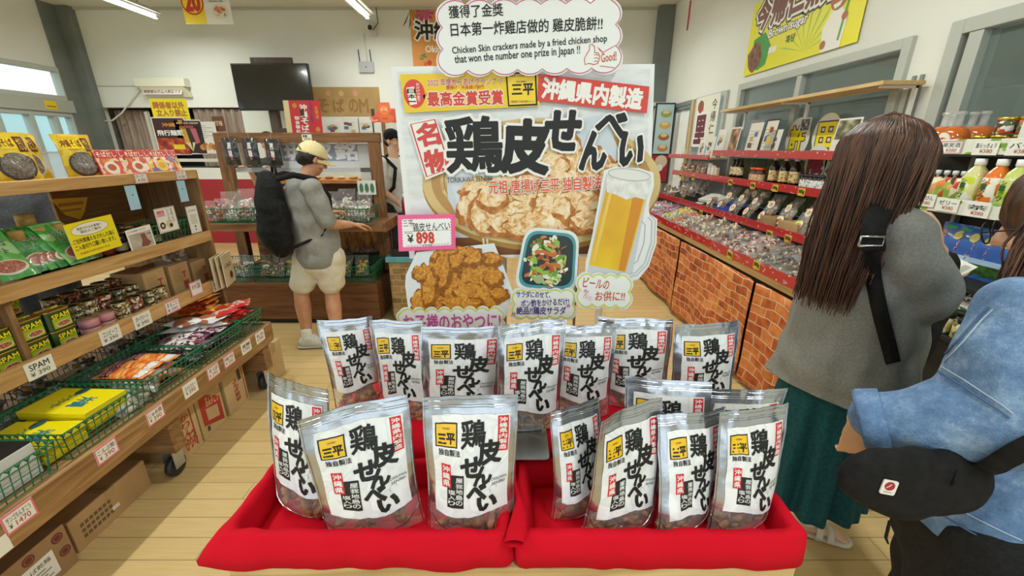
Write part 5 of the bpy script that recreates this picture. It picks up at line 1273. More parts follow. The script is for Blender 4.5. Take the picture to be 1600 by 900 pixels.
def tagcard(label, mat4, w, h, border, lines, cat='price tag', group=None, name='price_tag', bg='eceee8'):
    def dr(mb):
        if border: mb.rect(0, 0, w, h, .0003, C(border, .45)); mb.rect(w * .06, h * .1, w * .94, h * .9, .0006, C(bg, .45))
        else: mb.rect(0, 0, w, h, .0003, C(bg, .45))
        for (t_, x0, y0, x1, y1, c) in lines: mb.text(t_, (x0 * w, y0 * h, x1 * w, y1 * h), .0009, C(c, .5), .01)
    return card(name, w, h, C('f1f2ee', .4), dr, mat4, label, cat, group, .0008)

# ================================================================== LEFT RACK
WD = wood('rack wood', '7a5834', '9a7448', 'b8915f', 1, 'Y'); WDZ = wood('rack wood z', '6f5132', '8e6b44', 'a88555', 1, 'Z'); WDX = wood('rack wood x', '6a4c2e', '8a6640', 'a58052', 1, 'X')
WL = wood('rack edge wood', 'a27a48', 'c39a62', 'd6b27c', 1, 'Y')
rk = thing('wooden_display_rack', 'stepped wooden display rack on casters along the left side', 'display rack', (-2.0, 1.3, 0))
def rkp(name, boxes, mat, bevel=.003):
    mb = MB()
    for (x0, y0, z0, x1, y1, z1) in boxes: mb.box(x0 + 2.0, y0 - 1.3, z0, x1 + 2.0, y1 - 1.3, z1, mat)
    return mb.build(name, rk, bevel=bevel)
rkp('deck', [(-2.55, .2, .40, -1.62, 2.48, .455)], WD); rkp('front_board', [(-1.62, .2, .345, -1.585, 2.48, .465)], WD)
rkp('end_board', [(-2.55, 2.48, .345, -1.6, 2.51, .465)], WDX)
rkp('shelf', [(-2.45, .3, .715, -1.87, 2.5, .745)], WD); rkp('shelf_edge', [(-1.87, .3, .705, -1.85, 2.5, .78)], WL)
rkp('shelf', [(-2.45, .3, 1.02, -1.87, 2.5, 1.045)], WD); rkp('shelf_edge', [(-1.87, .3, 1.015, -1.85, 2.5, 1.075)], WL)
rkp('shelf', [(-2.25, .3, 1.385, -1.87, 2.5, 1.41)], WD); rkp('shelf_edge', [(-1.87, .3, 1.385, -1.85, 2.5, 1.435)], WL)
rkp('end_panel', [(-2.45, 2.5, .465, -1.86, 2.52, 1.43)], WDZ)
rkp('back_panel', [(-2.24, 2.02, 1.045, -2.225, 2.5, 1.385)], WD)
for (y) in (1.42, .6): rkp('upright', [(-1.99, y, 1.045, -1.88, y + .022, 1.385)], WDZ); rkp('upright', [(-1.99, y, .745, -1.88, y + .022, 1.02)], WDZ)
for y in (.5, 1.62, 2.40): rkp('foot_beam', [(-2.5, y, .155, -1.62, y + .07, .345)], WDX)
for y in (1.66, 2.44):
    for x in (-1.68, -2.4):
        mb = MB(); mb.box(x + 2.0 - .03, y - 1.3 - .025, .148, x + 2.03, y - 1.3 + .025, .153, C('b8bbb8', .3, .8)); mb.box(x + 2 - .028, y - 1.3 - .03, .05, x + 2 - .025, y - 1.3 + .03, .15, C('b8bbb8', .3, .8)); mb.box(x + 2 + .025, y - 1.3 - .03, .05, x + 2 + .028, y - 1.3 + .03, .15, C('b8bbb8', .3, .8))
        mb.M = T(x + 2, y - 1.3, .055) @ RY(pi / 2); mb.lathe([(.0, -.016), (.04, -.016), (.053, -.012), (.055, 0), (.053, .012), (.04, .016), (0, .016)], C('232527', .5), 24); mb.M = None
        mb.build('caster', rk)
# clear riser strip along the back of the top shelf
mb = MB(); mb.box(-2.22, 1.0, 1.411, -2.215, 2.5, 1.53, glass('acrylic', 'd5dfe8', .35, .05)); mb.box(-2.222, 1.0, 1.53, -2.213, 2.5, 1.536, C('b9c2cc', .2)); tag(mb.build('acrylic_guard'), 'clear acrylic guard strip behind the top shelf packets', 'guard')

# ---- top shelf pouches
NOOD = printed('noodle pouch', ['e2c22a', 'e2c22a', 'ead23e', 'c79c18', '8f2a1c', 'e2c22a'], 34); YFILM = printed('yellow film', ['e0bf24', 'e8cc3a', 'd9b01c'], 30)
GREYN = noisy('noodle picture', [(0.3, '3d3a38'), (0.5, '77716c'), (0.7, 'b5aea6')], 90, 5, .3, rnd=False, coat=.6, distort=2)
def yellow_pouch(label, y, z=1.412, w=.165, h=.2, x=-1.95, rot=pi / 2, v=0):
    o = thing('noodle_pouch', label, 'food pouch', (x, y, z), (radians(82), 0, rot), 'yellow noodle pouches on the top shelf')
    mb = MB(); mb.M = T(0, h / 2, 0); P = pillow(mb, w, h, .035, YFILM, y * 7, 12); mb.build('pouch', o)
    mb = MB(); mb.M = T(0, h / 2, 0); mb.grid(lambda a, b_: tuple(V(*P(.5 + .36 * (b_ * cos(2 * pi * a)), .36 + .24 * (b_ * sin(2 * pi * a)), 1, .0012))), 24, 5, GREYN, closed=True)
    mb.grid(lambda a, b_: tuple(V(*P(.5 + .42 * (b_ * cos(2 * pi * a)), .34 + .27 * (b_ * sin(2 * pi * a)), 1, .0006))), 24, 5, C('4a4642' if v else 'dedbd2', .3), closed=True)
    q_ = lambda x_, y_, z_: tuple(V(*P(x_, y_, 1, .001 + z_)))
    mb.grid(lambda a, b_: q_(.68 + .2 * a, .62 + .3 * b_, 0), 4, 4, C('5d2a1e', .3)); mb.grid(lambda a, b_: q_(.06 + .6 * a, .68 + .2 * b_, 0), 4, 4, C('f0d81e', .3))
    mb.text('沖縄そば', (.08, .72, .62, .88), .001, C('7c2418', .4), .02, warp=q_); mb.text('だし', (.7, .66, .86, .88), .001, C('e8c24a', .4), .02, warp=q_); mb.build('print', o)
    return o
yellow_pouch('golden noodle pouch at the near end of the top left shelf', 1.46, w=.2, h=.24); yellow_pouch('yellow noodle pouch with white glare, second on the top left shelf', 1.69, v=1)
yellow_pouch('yellow green noodle pouch leaning behind its neighbour on the top left shelf', 1.80, x=-2.03, v=0); yellow_pouch('yellow noodle pouch with dark picture next to the red packets', 1.955, v=1)
RP = [printed('red packet %d' % k, c, 45) for k, c in enumerate([['d7604c', 'e9c9b0', 'c8392e', 'eddcc2', 'd98a3a', 'cf5a48'], ['d8574a', 'f0e0d0', 'e7b23c', '6a7fb0', 'c43a34', 'ecd8c8'], ['b8302c', 'c93a34', 'd98070']])]
for i in range(9):
    y = 2.06 + .05 * i; h = .135; o = thing('red_packet', 'flat red seasoning packet, %s from the yellow pouches on the top left shelf' % ORD[i], 'food packet', (-1.92 - .012 * (i % 3), y, 1.412), (radians(76), 0, pi / 2 - .12), 'red seasoning packets on the top left shelf')
    mb = MB(); mb.box(-.055, 0, -.006, .055, h, .006, RP[2]); mb.build('box', o, bevel=.001)
    mb = MB(); mb.rect(-.052, .003, .052, h - .003, .0066, RP[0] if i < 4 else RP[1]); mb.poly([(.0 + .034 * cos(k * pi / 8), .05 + .03 * sin(k * pi / 8)) for k in range(16)], .0072, C('e8ded0' if i < 4 else 'e6c65a', .3)); mb.poly([(.0 + .02 * cos(k * pi / 8), .052 + .016 * sin(k * pi / 8)) for k in range(16)], .0076, C('b5603a' if i < 4 else 'd8a73a', .3))
    mb.rect(-.05, h * .72, .05, h * .95, .0072, C('c93434', .3)); mb.text('味の素' if 0 else 'そばだし', (-.045, h * .75, .045, h * .92), .0078, C('f4ead8', .4), .02); mb.build('print', o)

# tags on the top board
for k, (u, v_) in enumerate(((220, 280), (283, 275))):
    p = px(u, v_, X=-1.848)
    tagcard(['pink price tag on the top left shelf edge, nearer one', 'pink price tag on the top left shelf edge, farther one'][k], T(-1.847, p.y - .035, 1.385) @ FACE_R, .075, .05, 'e88aa0', [('スープ', .12, .55, .7, .82, '8c2a3a'), ('¥ 350', .2, .18, .8, .45, '333333')], group='pink tags on the top shelf edge')
for k, (u, v_) in enumerate(((203, 300), (283, 296))):
    p = px(u, v_, X=-1.86); a = T(-1.853, p.y - .03, 1.265) @ FACE_R
    card('hanging_tag', .06, .115, C('a9d4ee', .4), lambda mb: (mb.tube([(.03, .07, .001), (.033, .07, .001)], .003, C('303030'), 6)), a, ['pale blue tag hanging under the top shelf, nearer one', 'pale blue tag hanging under the top shelf, farther one'][k], 'tag', 'pale blue hanging tags')
# yellow tag seen behind
a = px(150, 312, X=-2.12); card('hanging_tag', .17, .11, C('e5b324', .45), lambda mb: (mb.rect(.02, .07, .14, .085, .0006, C('b5781a')), mb.rect(.02, .045, .12, .055, .0006, C('b5781a'))), T(-2.12, 1.92, 1.22) @ FACE_R, 'orange yellow tag hanging above the small jars', 'tag', pts=[(0, .11), (.04, .03), (.10, 0), (.13, .03), (.17, .10)])
# ---- second shelf: bottles, jars, basket, signs
AMB = C('2a120b', .06, coat=1); CORK = noisy('cork cap', [(0.3, 'a9843f'), (0.7, 'c9a860')], 30, 3, .5)
def syrup(label, x, y, big=False):
    o = thing('syrup_bottle', label, 'bottle', (x, y, 1.046), 0, 'dark syrup bottles on the second left shelf'); k = 1.25 if big else 1
    mb = MB(); mb.lathe([(.0, 0), (.034 * k, 0), (.036 * k, .01), (.036 * k, .11 * k), (.028 * k, .135 * k), (.014 * k, .15 * k), (.013 * k, .165 * k)], AMB, 20); mb.build('bottle_body', o)
    mb = MB(); mb.lathe([(.0365 * k, .03), (.0367 * k, .032), (.0367 * k, .09), (.0365 * k, .092)], C('d8cba0', .5), 20); mb.build('paper_label', o)
    mb = MB(); mb.lathe([(.020 * k, .155 * k), (.024 * k, .157 * k), (.024 * k, .19 * k), (.021 * k, .195 * k), (0, .195 * k)], CORK, 20); mb.build('lid', o)
for i, (x, y, bg) in enumerate([(-1.98, 1.62, 0), (-1.98, 1.70, 0), (-1.98, 1.78, 0), (-2.06, 1.74, 1), (-2.08, 1.64, 0)]): syrup('syrup bottle with tan lid, %s on the second left shelf' % ['nearest the upright', 'second from the upright', 'third from the upright', 'the tall back one', 'the short back one'][i], x, y, bg)
JARG = C('3c2113', .08, coat=1)
for i in range(12):
    x, y = -1.97 - .075 * (i // 6), 1.88 + .07 * (i % 6) + .03 * (i // 6)
    o = thing('preserve_jar', 'small dark preserve jar, %s row, %s from the syrup bottles' % (['front', 'back'][i // 6], ORD[i % 6]), 'jar', (x, y, 1.046), 0, 'small preserve jars on the second left shelf')
    h = .095 if i % 3 else .115
    mb = MB(); mb.lathe([(0, 0), (.028, 0), (.031, .006), (.031, h * .8), (.024, h)], JARG, 16); mb.build('jar_glass', o); mb = MB(); mb.lathe([(.026, h), (.028, h + .001), (.028, h + .016), (0, h + .017)], C(['6b1f1a', '2e2622', '4a2c20', '8a5a2a'][i % 4], .3, .4), 16); mb.build('lid', o)
    mb = MB(); mb.lathe([(.0315, .02), (.0317, .022), (.0317, .055), (.0315, .057)], C(['c8b98c', 'a33a2c', 'd8cfae'][i % 3], .5), 16); mb.build('paper_label', o)
basket('wire_basket', .36, .16, .12, 'green wire basket behind the paper signs on the second left shelf', (-1.955, 2.25, 1.047), pi / 2 + 0)
def put_sign(name, u, v_, X, w, h, tilt, mk, label, lean=.12):
    p = px(u, v_, X=X)
    return card(name, w, h, C('f0f0ea', .4), mk, T(X, p.y, p.z) @ FACE_R @ T(0, 0, 0) @ Matrix.Rotation(tilt, 4, 'Z') @ T(-w / 2, -h / 2, 0) , label, 'sign')
def ys(mb):
    w, h = .22, .15; mb.rect(0, 0, w, h, .0004, C('f2e51c', .4)); P = [(w * .47 + .085 * cos(k * pi / 14), h * .76 + .026 * sin(k * pi / 14)) for k in range(28)]
    mb.poly(P, .0007, C('f3f2ea')); mb.band(P, .0016, .0009, C('7a6f28')); mb.text('発送されるお客様へ', (.045, .115, .16, .127), .001, INK, .01); mb.text('領収のご案内', (.055, .1, .15, .112), .001, INK, .01)
    mb.text('ご住所間違えなされした為に', (.01, .062, .205, .082), .001, INK, .015); mb.text('ご入金切り口願い致します。', (.01, .035, .2, .056), .001, INK, .015); mb.text('沖縄県内送料別途 許田', (.02, .014, .16, .024), .001, C('c7781c'), .01)
put_sign('yellow_notice', 148, 369, -1.862, .22, .15, .06, ys, 'yellow notice sheet with black writing taped to the second left shelf')
def ps(mb):
    w, h = .145, .115; mb.rect(.008, .012, w - .008, h * .78, .0004, noisy('bread picture', [(0.3, 'a99f96'), (0.7, 'cfc8c0')], 20, 3, .4, rnd=False)); mb.poly([(.06, .02), (.1, .015), (.122, .03), (.105, .05), (.1, .082), (.072, .082), (.075, .05)], .0008, C('8a5240')); mb.text('レーサの紅芋レフェイキ', (.01, .097, .11, .107), .0006, INK, .01); mb.text('黒糖味', (.105, .07, .135, .078), .001, INK, 0)
put_sign('picture_sign', 221, 373, -1.86, .145, .115, .05, ps, 'white sign with a brown boot shaped biscuit picture on the second left shelf')
def pk(mb):
    w, h = .135, .13; mb.band([(.004, .004), (w - .004, .004), (w - .004, h - .004), (.004, h - .004)], .004, .0004, C('c98a9a')); mb.rect(.012, .085, .062, .118, .0004, C('dc9fb0')); mb.text('発送承ります', (.014, .103, .06, .114), .0006, C('9a2a4a'), .015); mb.vtext('丸くて甘い', (.075, .05, .09, .12), .0006, INK, 0); mb.vtext('豆腐よう', (.1, .045, .118, .12), .0006, INK, 0)
    for (x, y, r, c) in ((.03, .038, .018, '2f2420'), (.03, .038, .009, 'e0c8a0'), (.078, .04, .024, 'd9cfae'), (.085, .032, .011, '2f2420')): mb.poly([(x + r * cos(k * pi / 8), y + r * sin(k * pi / 8)) for k in range(16)], .0006 + (.024 - r) * .02, C(c))
put_sign('picture_sign', 261, 343, -1.872, .135, .13, .02, pk, 'white card with pink border and two round food pictures on the wire basket')
def wd_(mb):
    w, h = .085, .155; mb.band([(.003, .003), (w - .003, .003), (w - .003, h - .003), (.003, h - .003)], .0012, .0004, C('555555')); mb.text('2015 秋の味', (.015, .125, .07, .135), .0006, C('777777'), .01)
    for k in range(7): mb.rect(.018, .055 + .008 * k, .067, .058 + .008 * k, .0004, C('a9a9a4'))
    mb.tube([(.042, .02, .001), (.042, .04, .001)], .001, INK, 4); mb.poly([(.042, .048), (.034, .036), (.05, .036)], .0008, INK); mb.rect(.036, .017, .048, .021, .0006, INK)
put_sign('document_sign', 303, 343, -1.866, .085, .155, .0, wd_, 'tall white document card with a small tree mark at the rack end')
# green pouches
GRN = printed('green pouch', ['2f8f3a', '3ba046', '2a7a32', '58b050'], 20); LGRN = printed('light green film', ['5fb85a', '79c76a', 'a8dc98', '4aa84a'], 26)
MEAT = noisy('minced meat picture', [(0.3, '8f3f30'), (0.6, 'c47a62'), (0.8, 'e0a890')], 120, 4, .3, rnd=False, coat=.5)
def green_pouch(label, y, x, rz, i):
    h, w = .20, .15; o = thing('green_pouch', label, 'food pouch', (x, y, 1.079), (radians(58), 0, pi / 2 + rz), 'green minced meat pouches on the second left shelf')
    mb = MB(); mb.M = T(0, h / 2, 0); P = pillow(mb, w, h, .022, GRN if i % 2 else LGRN, i * 3.3, 12, cr=.004); mb.build('pouch', o)
    q_ = lambda x_, y_, z_: tuple(V(*P(x_, y_, 1, .001 + z_))); mb = MB(); mb.M = T(0, h / 2, 0)
    mb.grid(lambda a, b_: q_(.5 + .4 * b_ * cos(2 * pi * a), .24 + .15 * b_ * sin(2 * pi * a), 0), 20, 3, C('e4ded0', .3), closed=True); mb.grid(lambda a, b_: q_(.5 + .34 * b_ * cos(2 * pi * a), .25 + .12 * b_ * sin(2 * pi * a), .0005), 20, 3, MEAT, closed=True)
    mb.text('ミニタコ', (.2, .66, .8, .78), .0012, C('f2f2ee', .4), .06, warp=q_); mb.text('ミニタコ', (.2, .66, .8, .78), .0018, INK, .02, warp=q_); mb.text('ミート', (.3, .50, .75, .62), .0012, C('f2f2ee', .4), .06, warp=q_); mb.text('ミート', (.3, .50, .75, .62), .0018, INK, .02, warp=q_); mb.build('print', o); return o
green_pouch('green minced meat pouch with white lettering at the near end of the shelf', 1.50, -1.885, -.05, 0)
green_pouch('bright green minced meat pouch hanging over the shelf edge, partly out of view', 1.34, -1.885, .05, 2)
for i in range(5): green_pouch('green minced meat pouch, %s in the fanned row from the near end' % ORD[i], 1.63 + .032 * i, -1.90 + .004 * i, -.12 + .07 * i, 1 if i < 4 else 4)
# ---- third shelf
LIDG = C('c8b25a', .25, .8); CANG = noisy('can print', [(0.42, '1d3a22'), (0.55, '7d9a1c'), (0.72, 'b6c92a')], 12, 2, .3, rnd=False, coat=.4)
def rrp(hx, hy, r, n=28): return [rr(hx, hy, r, n, k) for k in range(n)]
def meat_can(label, x, y, z, grp='luncheon meat cans on the middle left shelf'):
    o = thing('luncheon_meat_can', label, 'food can', (x, y, z), pi / 2, grp)
    mb = MB(); ring = lambda hx, hy, zz: [(a, b_, zz) for (a, b_) in rrp(hx, hy, .018)]
    prof = [(.048, .029, 0, 0), (.05, .031, .003, 0), (.05, .031, .006, 1), (.05, .031, .078, 1)]
    vs = []; 
    for (hx, hy, zz, _) in prof: vs += ring(hx, hy, zz)
    n = 28; mb.raw(vs, [(i * n + k, i * n + (k + 1) % n, (i + 1) * n + (k + 1) % n, (i + 1) * n + k) for i in range(3) for k in range(n)] + [tuple(range(n - 1, -1, -1))], C('24481f', .3, coat=.4), False)
    mb.M = T(0, -.0312, 0) @ FRONT; mb.rect(-.036, .008, .036, .04, .0003, C('a9c022', .35)); mb.poly([(-.036, .04), (.036, .04), (.036, .058), (0, .046), (-.036, .05)], .0003, C('8fb020', .35))
    mb.text('SPAM', (-.034, .048, .034, .068), .0010, C('12220f'), .07, 3); mb.text('SPAM', (-.034, .048, .034, .068), .0014, C('f1e21e', .35), .03, 3)
    mb.poly([(.004 + .03 * cos(k * pi / 8), .022 + .013 * sin(k * pi / 8)) for k in range(16)], .0006, C('e2d9c4', .4)); mb.poly([(.004 + .026 * cos(k * pi / 8), .023 + .01 * sin(k * pi / 8)) for k in range(16)], .001, noisy('luncheon meat', [(0.4, '8a3a28'), (0.6, 'd08a68')], 160, 3, .3, rnd=False)); mb.M = None
    mb.build('can_body', o)
    mb = MB(); vs = ring(.05, .031, .078) + ring(.0515, .0325, .08) + ring(.0515, .0325, .084) + ring(.0475, .0285, .084) + ring(.047, .028, .0805)
    mb.raw(vs, [(i * n + k, i * n + (k + 1) % n, (i + 1) * n + (k + 1) % n, (i + 1) * n + k) for i in range(4) for k in range(n)] + [tuple(4 * n + k for k in range(n))], LIDG); mb.build('lid', o); return o
can0 = None
for row in range(2):
    for lv in range(2 if row == 0 else 3):
        for k in range(4 if row == 0 else 3):
            lab = 'yellow and green luncheon meat can, %s row, %s, %s from the near end' % (['front', 'back'][row], ['lower layer', 'upper layer', 'top layer'][lv], ORD[k])
            loc = (-1.925 - .085 * row, 1.27 + .108 * k + .02 * row, .746 + .085 * lv)
            if can0 is None: can0 = meat_can(lab, *loc)
            else: dup(can0, loc, None, lab)
def tin(label, loc, cmat, grp, r=.036, h=.032):
    o = thing('flat_tin', label, 'food tin', loc, 0, grp)
    mb = MB(); mb.lathe([(0, 0), (r - .002, 0), (r, .002), (r, h - .002)], cmat, 18); mb.build('tin_body', o)
    mb = MB(); mb.lathe([(r, h - .002), (r + .0012, h - .001), (r + .0012, h), (r - .003, h), (r - .004, h - .003), (0, h - .003)], C('c9b98a', .25, .8), 18); mb.build('lid', o); return o
TC = [printed('tin %s' % a, c, 110, rough=.25) for a, c in (('red', ['a33a30', '7d2620', 'd9c9a8', '3b2a24']), ('green', ['4d5d34', '2f3b24', 'd9d2b0', '6b3a28']), ('gold', ['b59a5a', '8d6a38', 'e0d8be', '3b3226']), ('dark', ['2a3036', '444b55', '8f98a0', '202428']))]
protos = [tin('small patterned tin, prototype row', (-1.92, 1.83, .746), c, 'small patterned tins on the middle left shelf') for c in TC]
used_ = set(); i = 0
for row in range(3):
    for k in range(6):
        for lv in range(4 if row < 2 else 5):
            if row == 0 and (k < 2 or lv > 2): continue
            j = 3 if lv < 2 and k < 2 else (k + row) % 3
            lab = 'small patterned tin, %s row, %s stack from the near end, %s layer up' % (['front', 'middle', 'back'][row], ORD[k], ORD[lv])
            loc = (-1.92 - .08 * row, 1.72 + .077 * k + .01 * row, .746 + .033 * lv)
            if j not in used_: used_.add(j); protos[j].location = loc; protos[j]['label'] = lab
            else: dup(protos[j], loc, None, lab)
pt = None
for i, (y, lv) in enumerate([(1.715, 0), (1.79, 0), (1.715, 1), (1.79, 1)]):
    lab = 'pink labelled tin beside the luncheon meat cans, %s one on the %s layer' % (['nearer', 'farther'][i % 2], ['lower', 'upper'][lv]); loc = (-1.92, y, .746 + .04 * lv)
    if pt is None: pt = tin(lab, loc, C('c98a92', .4), 'pink labelled tins', .036, .038)
    else: dup(pt, loc, None, lab)
KRAFT = noisy('kraft board', [(0.3, 'a8865a'), (0.7, 'bb9a6c')], 6, 4, .75, rnd=True); KRL = noisy('kraft light', [(0.3, 'b89a6a'), (0.7, 'cbb084')], 6, 4, .75)
def carton(name, label, x0, y0, z0, x1, y1, z1, mat, cat='box', grp=None, draw=None, face='R', tape=True, th=.0):
    cx, cy = (x0 + x1) / 2, (y0 + y1) / 2; o = thing(name, label, cat, (cx, cy, z0), th, grp); w, d, h = x1 - x0, y1 - y0, z1 - z0
    mb = MB(); mb.box(-w / 2, -d / 2, 0, w / 2, d / 2, h, mat); mb.build('box_body', o, bevel=.003)
    mb = MB()
    if tape: mb.box(-w / 2 - .0008, -.022, h * .75, w / 2 + .0008, .022, h + .0008, film('packing tape', 'c9ab74', .5, .15)); mb.box(-w / 2, -.001, h, w / 2, .001, h + .0012, C('6d5430'))
    if mb.v: mb.build('tape', o)
    if draw:
        mb = MB(); mb.M = T(w / 2 + .0005, -d / 2, 0) @ FACE_R; draw(mb, d, h); mb.build('print', o)
    return o
for i, (y, z1) in enumerate(((2.05, .93), (2.22, .92), (2.385, .90))):
    def dr(mb, w, h):
        for k in range(7): mb.rect(w * .12, h * (.45 + .06 * k), w * .6, h * (.465 + .06 * k), .0004, C('8f744a'))
        mb.text('蟹', (w * .55, h * .1, w * .85, h * .4), .0005, C('a3382c'), .02); mb.text('T', (w * .6, h * .5, w * .8, h * .7), .0005, C('a3382c'), .03)
    carton('kraft_carton', 'small kraft carton with red mark, %s from the near end of the middle left shelf' % ORD[i], -2.1, y, .746, -1.93, y + .14, z1, KRAFT, 'carton', 'small kraft cartons on the middle left shelf', dr, tape=False)
# big crinkled clear sack on the far end of the middle shelf
clear_bag('large clear sack of goods at the far end above the kraft cartons', (-1.98, 2.30, .985), (radians(75), 0, pi / 2), .24, .14, .07, [C('5a4636'), C('c8bfae'), C('8d7c66')], 3, None, None, 'sack', 'clear_sack')
# hanging brown paper bags on the rack end
for k in range(3):
    card('kraft_paper_bag', .17, .2, noisy('cream paper', [(0.3, 'bfae8c'), (0.7, 'd5c6a6')], 8, 3, .7), (lambda mb: (mb.poly([(.11 + .025 * cos(q_ * pi / 8), .055 + .025 * sin(q_ * pi / 8)) for q_ in range(16)], .0006, C('4a2420')), mb.text('いもの', (.03, .11, .14, .14), .0006, INK, .02))),
         T(-1.82 + .012 * k, 2.40 + .03 * k, .72 + .0 * k) @ RZ(.3) @ FACE_R, 'cream paper bag with dark round emblem, %s of those hanging at the rack end' % ORD[k], 'paper bag', 'cream paper bags hanging at the rack end', t=.006)
# price tags on the middle edge
for k, (u, v_, bd, tx_, nm) in enumerate([(62, 572, None, 'SPAM', 'white handwritten tag below the luncheon meat cans'), (172, 520, None, 'コンビーフ', 'white handwritten tag below the pink tins'), (222, 497, None, 'ポークミート', 'white handwritten tag below the patterned tins'), (268, 472, 'e88aa0', 'まるごと', 'pink tag below the kraft cartons'), (340, 442, None, '黒糖', 'white tag at the far end of the middle left shelf')]):
    p = px(u, v_, X=-1.848); tagcard(nm, T(-1.848, p.y - .05, .703) @ FACE_R, .1, .07, bd, [(tx_, .15, .5, .85, .85, '222222'), ('¥ 390', .12, .15, .8, .4, '555555')], name='price_tag', group='tags on the middle left shelf edge')
p = px(306, 452, X=-1.846); tagcard('white card with pink frame above the orange tag rail', T(-1.845, p.y - .04, .735) @ FACE_R, .09, .085, 'd9a0aa', [('香港', .12, .5, .5, .8, 'c04a5a'), ('豆腐', .55, .45, .85, .85, '222222')], 'sign', name='small_sign')
# ---- bottom deck: baskets and packs
Z = .457
for k, (y, w) in enumerate(((1.02, .36), (1.40, .34), (1.76, .33), (2.10, .32), (2.37, .20))):
    basket('wire_basket', w, .36, .115, 'green wire basket on the bottom left deck, %s from the near end' % ORD[k], (-1.80, y, Z + .002), pi / 2)
for k, (y, w) in enumerate(((1.35, .4), (1.80, .38), (2.22, .36))):
    basket('wire_basket', w, .28, .10, 'dark green wire basket, back of the bottom left deck, %s from near end' % ORD[k], (-2.16, y, Z + .002), pi / 2, mat=GREEND)
YBX = C('f2e112', .3, coat=.4)
def ybox(label, x0, y0, z0, x1, y1, z1, th=0):
    o = thing('yellow_gift_box', label, 'gift box', ((x0 + x1) / 2, (y0 + y1) / 2, z0), th, 'yellow gift boxes in the green baskets'); w, d, h = x1 - x0, y1 - y0, z1 - z0
    mb = MB(); mb.box(-w / 2, -d / 2, 0, w / 2, d / 2, h * .35, C('d9c90e', .35)); mb.box(-w / 2 - .001, -d / 2 - .001, h * .37, w / 2 + .001, d / 2 + .001, h, YBX); mb.build('box_body', o, bevel=.002)
    mb = MB(); mb.M = T(-w / 2, d / 2, h + .0006) @ RZ(-pi / 2); mb.text('沖縄', (d * .35, w * .55, d * .75, w * .8), .0004, C('2a7a8c', .4), .03); mb.text('シークヮーサー', (d * .3, w * .3, d * .8, w * .45), .0004, C('3f8a5a', .4), .03); mb.poly([(d * .12 + .03 * cos(k * pi / 8), w * .4 + .02 * sin(k * pi / 8)) for k in range(16)], .0004, C('2c5a5a')); mb.build('print', o)
ybox('yellow gift box on top of the pile by the basket divider', -1.96, 1.375, .527, -1.68, 1.55, .562, -.04); ybox('yellow gift box lying under the top one in the same pile', -1.94, 1.37, .485, -1.68, 1.545, .522, .02); ybox('yellow gift box at the near end with worn print', -1.93, 1.20, .50, -1.68, 1.355, .54, .04); ybox('lower yellow gift box under the worn one', -1.93, 1.20, .462, -1.68, 1.355, .498, .0)
o = carton('white_box', 'white box with black top lying in the nearest green basket', -1.90, 1.01, Z + .003, -1.67, 1.18, .585, C('dfe2e4', .4), 'box', None, None, tape=False)
mb = MB(); mb.box(-.114, -.084, .1245, .114, .084, .1285, C('1b1c1e', .3)); mb.poly([(.03, -.08), (.11, -.05), (.11, -.02), (.05, -.04)], .129, C('e8d8c8')); mb.build('black_lid', o)
def packs(name, cat, grp, labelfmt, items, w, h, t, mats, prnt=None):
    P0 = {}; 
    for i, (x, y, z, rx, rz, mi) in enumerate(items):
        lab = labelfmt % ORD[i]
        if mi in P0: dup(P0[mi], (x, y, z), (rx, .04 * sin(i * 2.2), rz), lab)
        else:
            o = thing(name, lab, cat, (x, y, z), (rx, .04 * sin(i * 2.2), rz), grp); mb = MB(); P = pillow(mb, w, h, t, mats[mi], i * 2.7 + mi, 10, cr=.004); mb.build('pack', o)
            if prnt: mb = MB(); prnt(mb, P, mi); mb.build('print', o)
            P0[mi] = o
ONO = printed('orange noodle', ['e0782a', 'e89a4a', 'c85a1e', 'f0b870'], 30, (1, 6, 1)); BLKP = C('1b1517', .25, coat=.6); WHP = film('white end film', 'e8eaec', .95, .25, .0, 40, .6)
PUR = printed('purple pack', ['3c2a3c', 'c8b8c4', '7a4a6a', '2a1f2a', 'e2d8dc', '8c3a52'], 55); BRW = printed('brown white pack', ['e6e6e4', 'e6e6e4', 'a5644a', 'dadde0'], 18); REDP2 = printed('red pack', ['c8242a', 'd93a30', 'e8b9a8', 'b01c24'], 30); ORP = printed('orange chips pack', ['c8521c', 'e08a2a', 'f0c070', 'a8301a', 'e8a84a'], 28)
q1 = lambda P: (lambda x_, y_, z_: tuple(V(*P(x_, y_, 1, .001 + z_))))
def pr_noodle(mb, P, mi):
    w_ = q1(P); mb.grid(lambda a, b_: w_(.05 + .9 * a, .12 + .2 * b_, 0), 6, 4, BLKP); mb.grid(lambda a, b_: w_(.05 + .9 * a, .82 + .12 * b_, 0), 6, 4, WHP); mb.text('SAUTE', (.1, .14, .9, .3), .001, C('e08ab8', .4), .04, warp=w_)
packs('noodle_pack', 'noodle pack', 'orange noodle packs in a green basket', 'orange dried noodle pack with black band, %s in the stack', [(-1.79 - .02 * (i % 2), 1.67 + .075 * (i % 3), Z + .03 + .038 * (i // 3), 0, -pi / 2, 0) for i in range(9)], .085, .23, .035, [ONO], pr_noodle)
def pr_white(mb, P, mi): w_ = q1(P); mb.grid(lambda a, b_: w_(.15 + .7 * a, .3 + .35 * b_, 0), 5, 4, C('e8e2de', .3)); mb.text('ソーキ', (.2, .35, .8, .6), .001, C('5a2a4a', .4), .03, warp=w_)
packs('purple_pack', 'food pack', 'purple and white packs in a green basket', 'purple and white food pack, %s in the stack', [(-1.78 - .03 * (i % 2), 1.98 + .09 * (i % 3), Z + .03 + .036 * (i // 3), .05, -pi / 2 + .2 * sin(i), 0) for i in range(9)], .12, .24, .032, [PUR], pr_white)
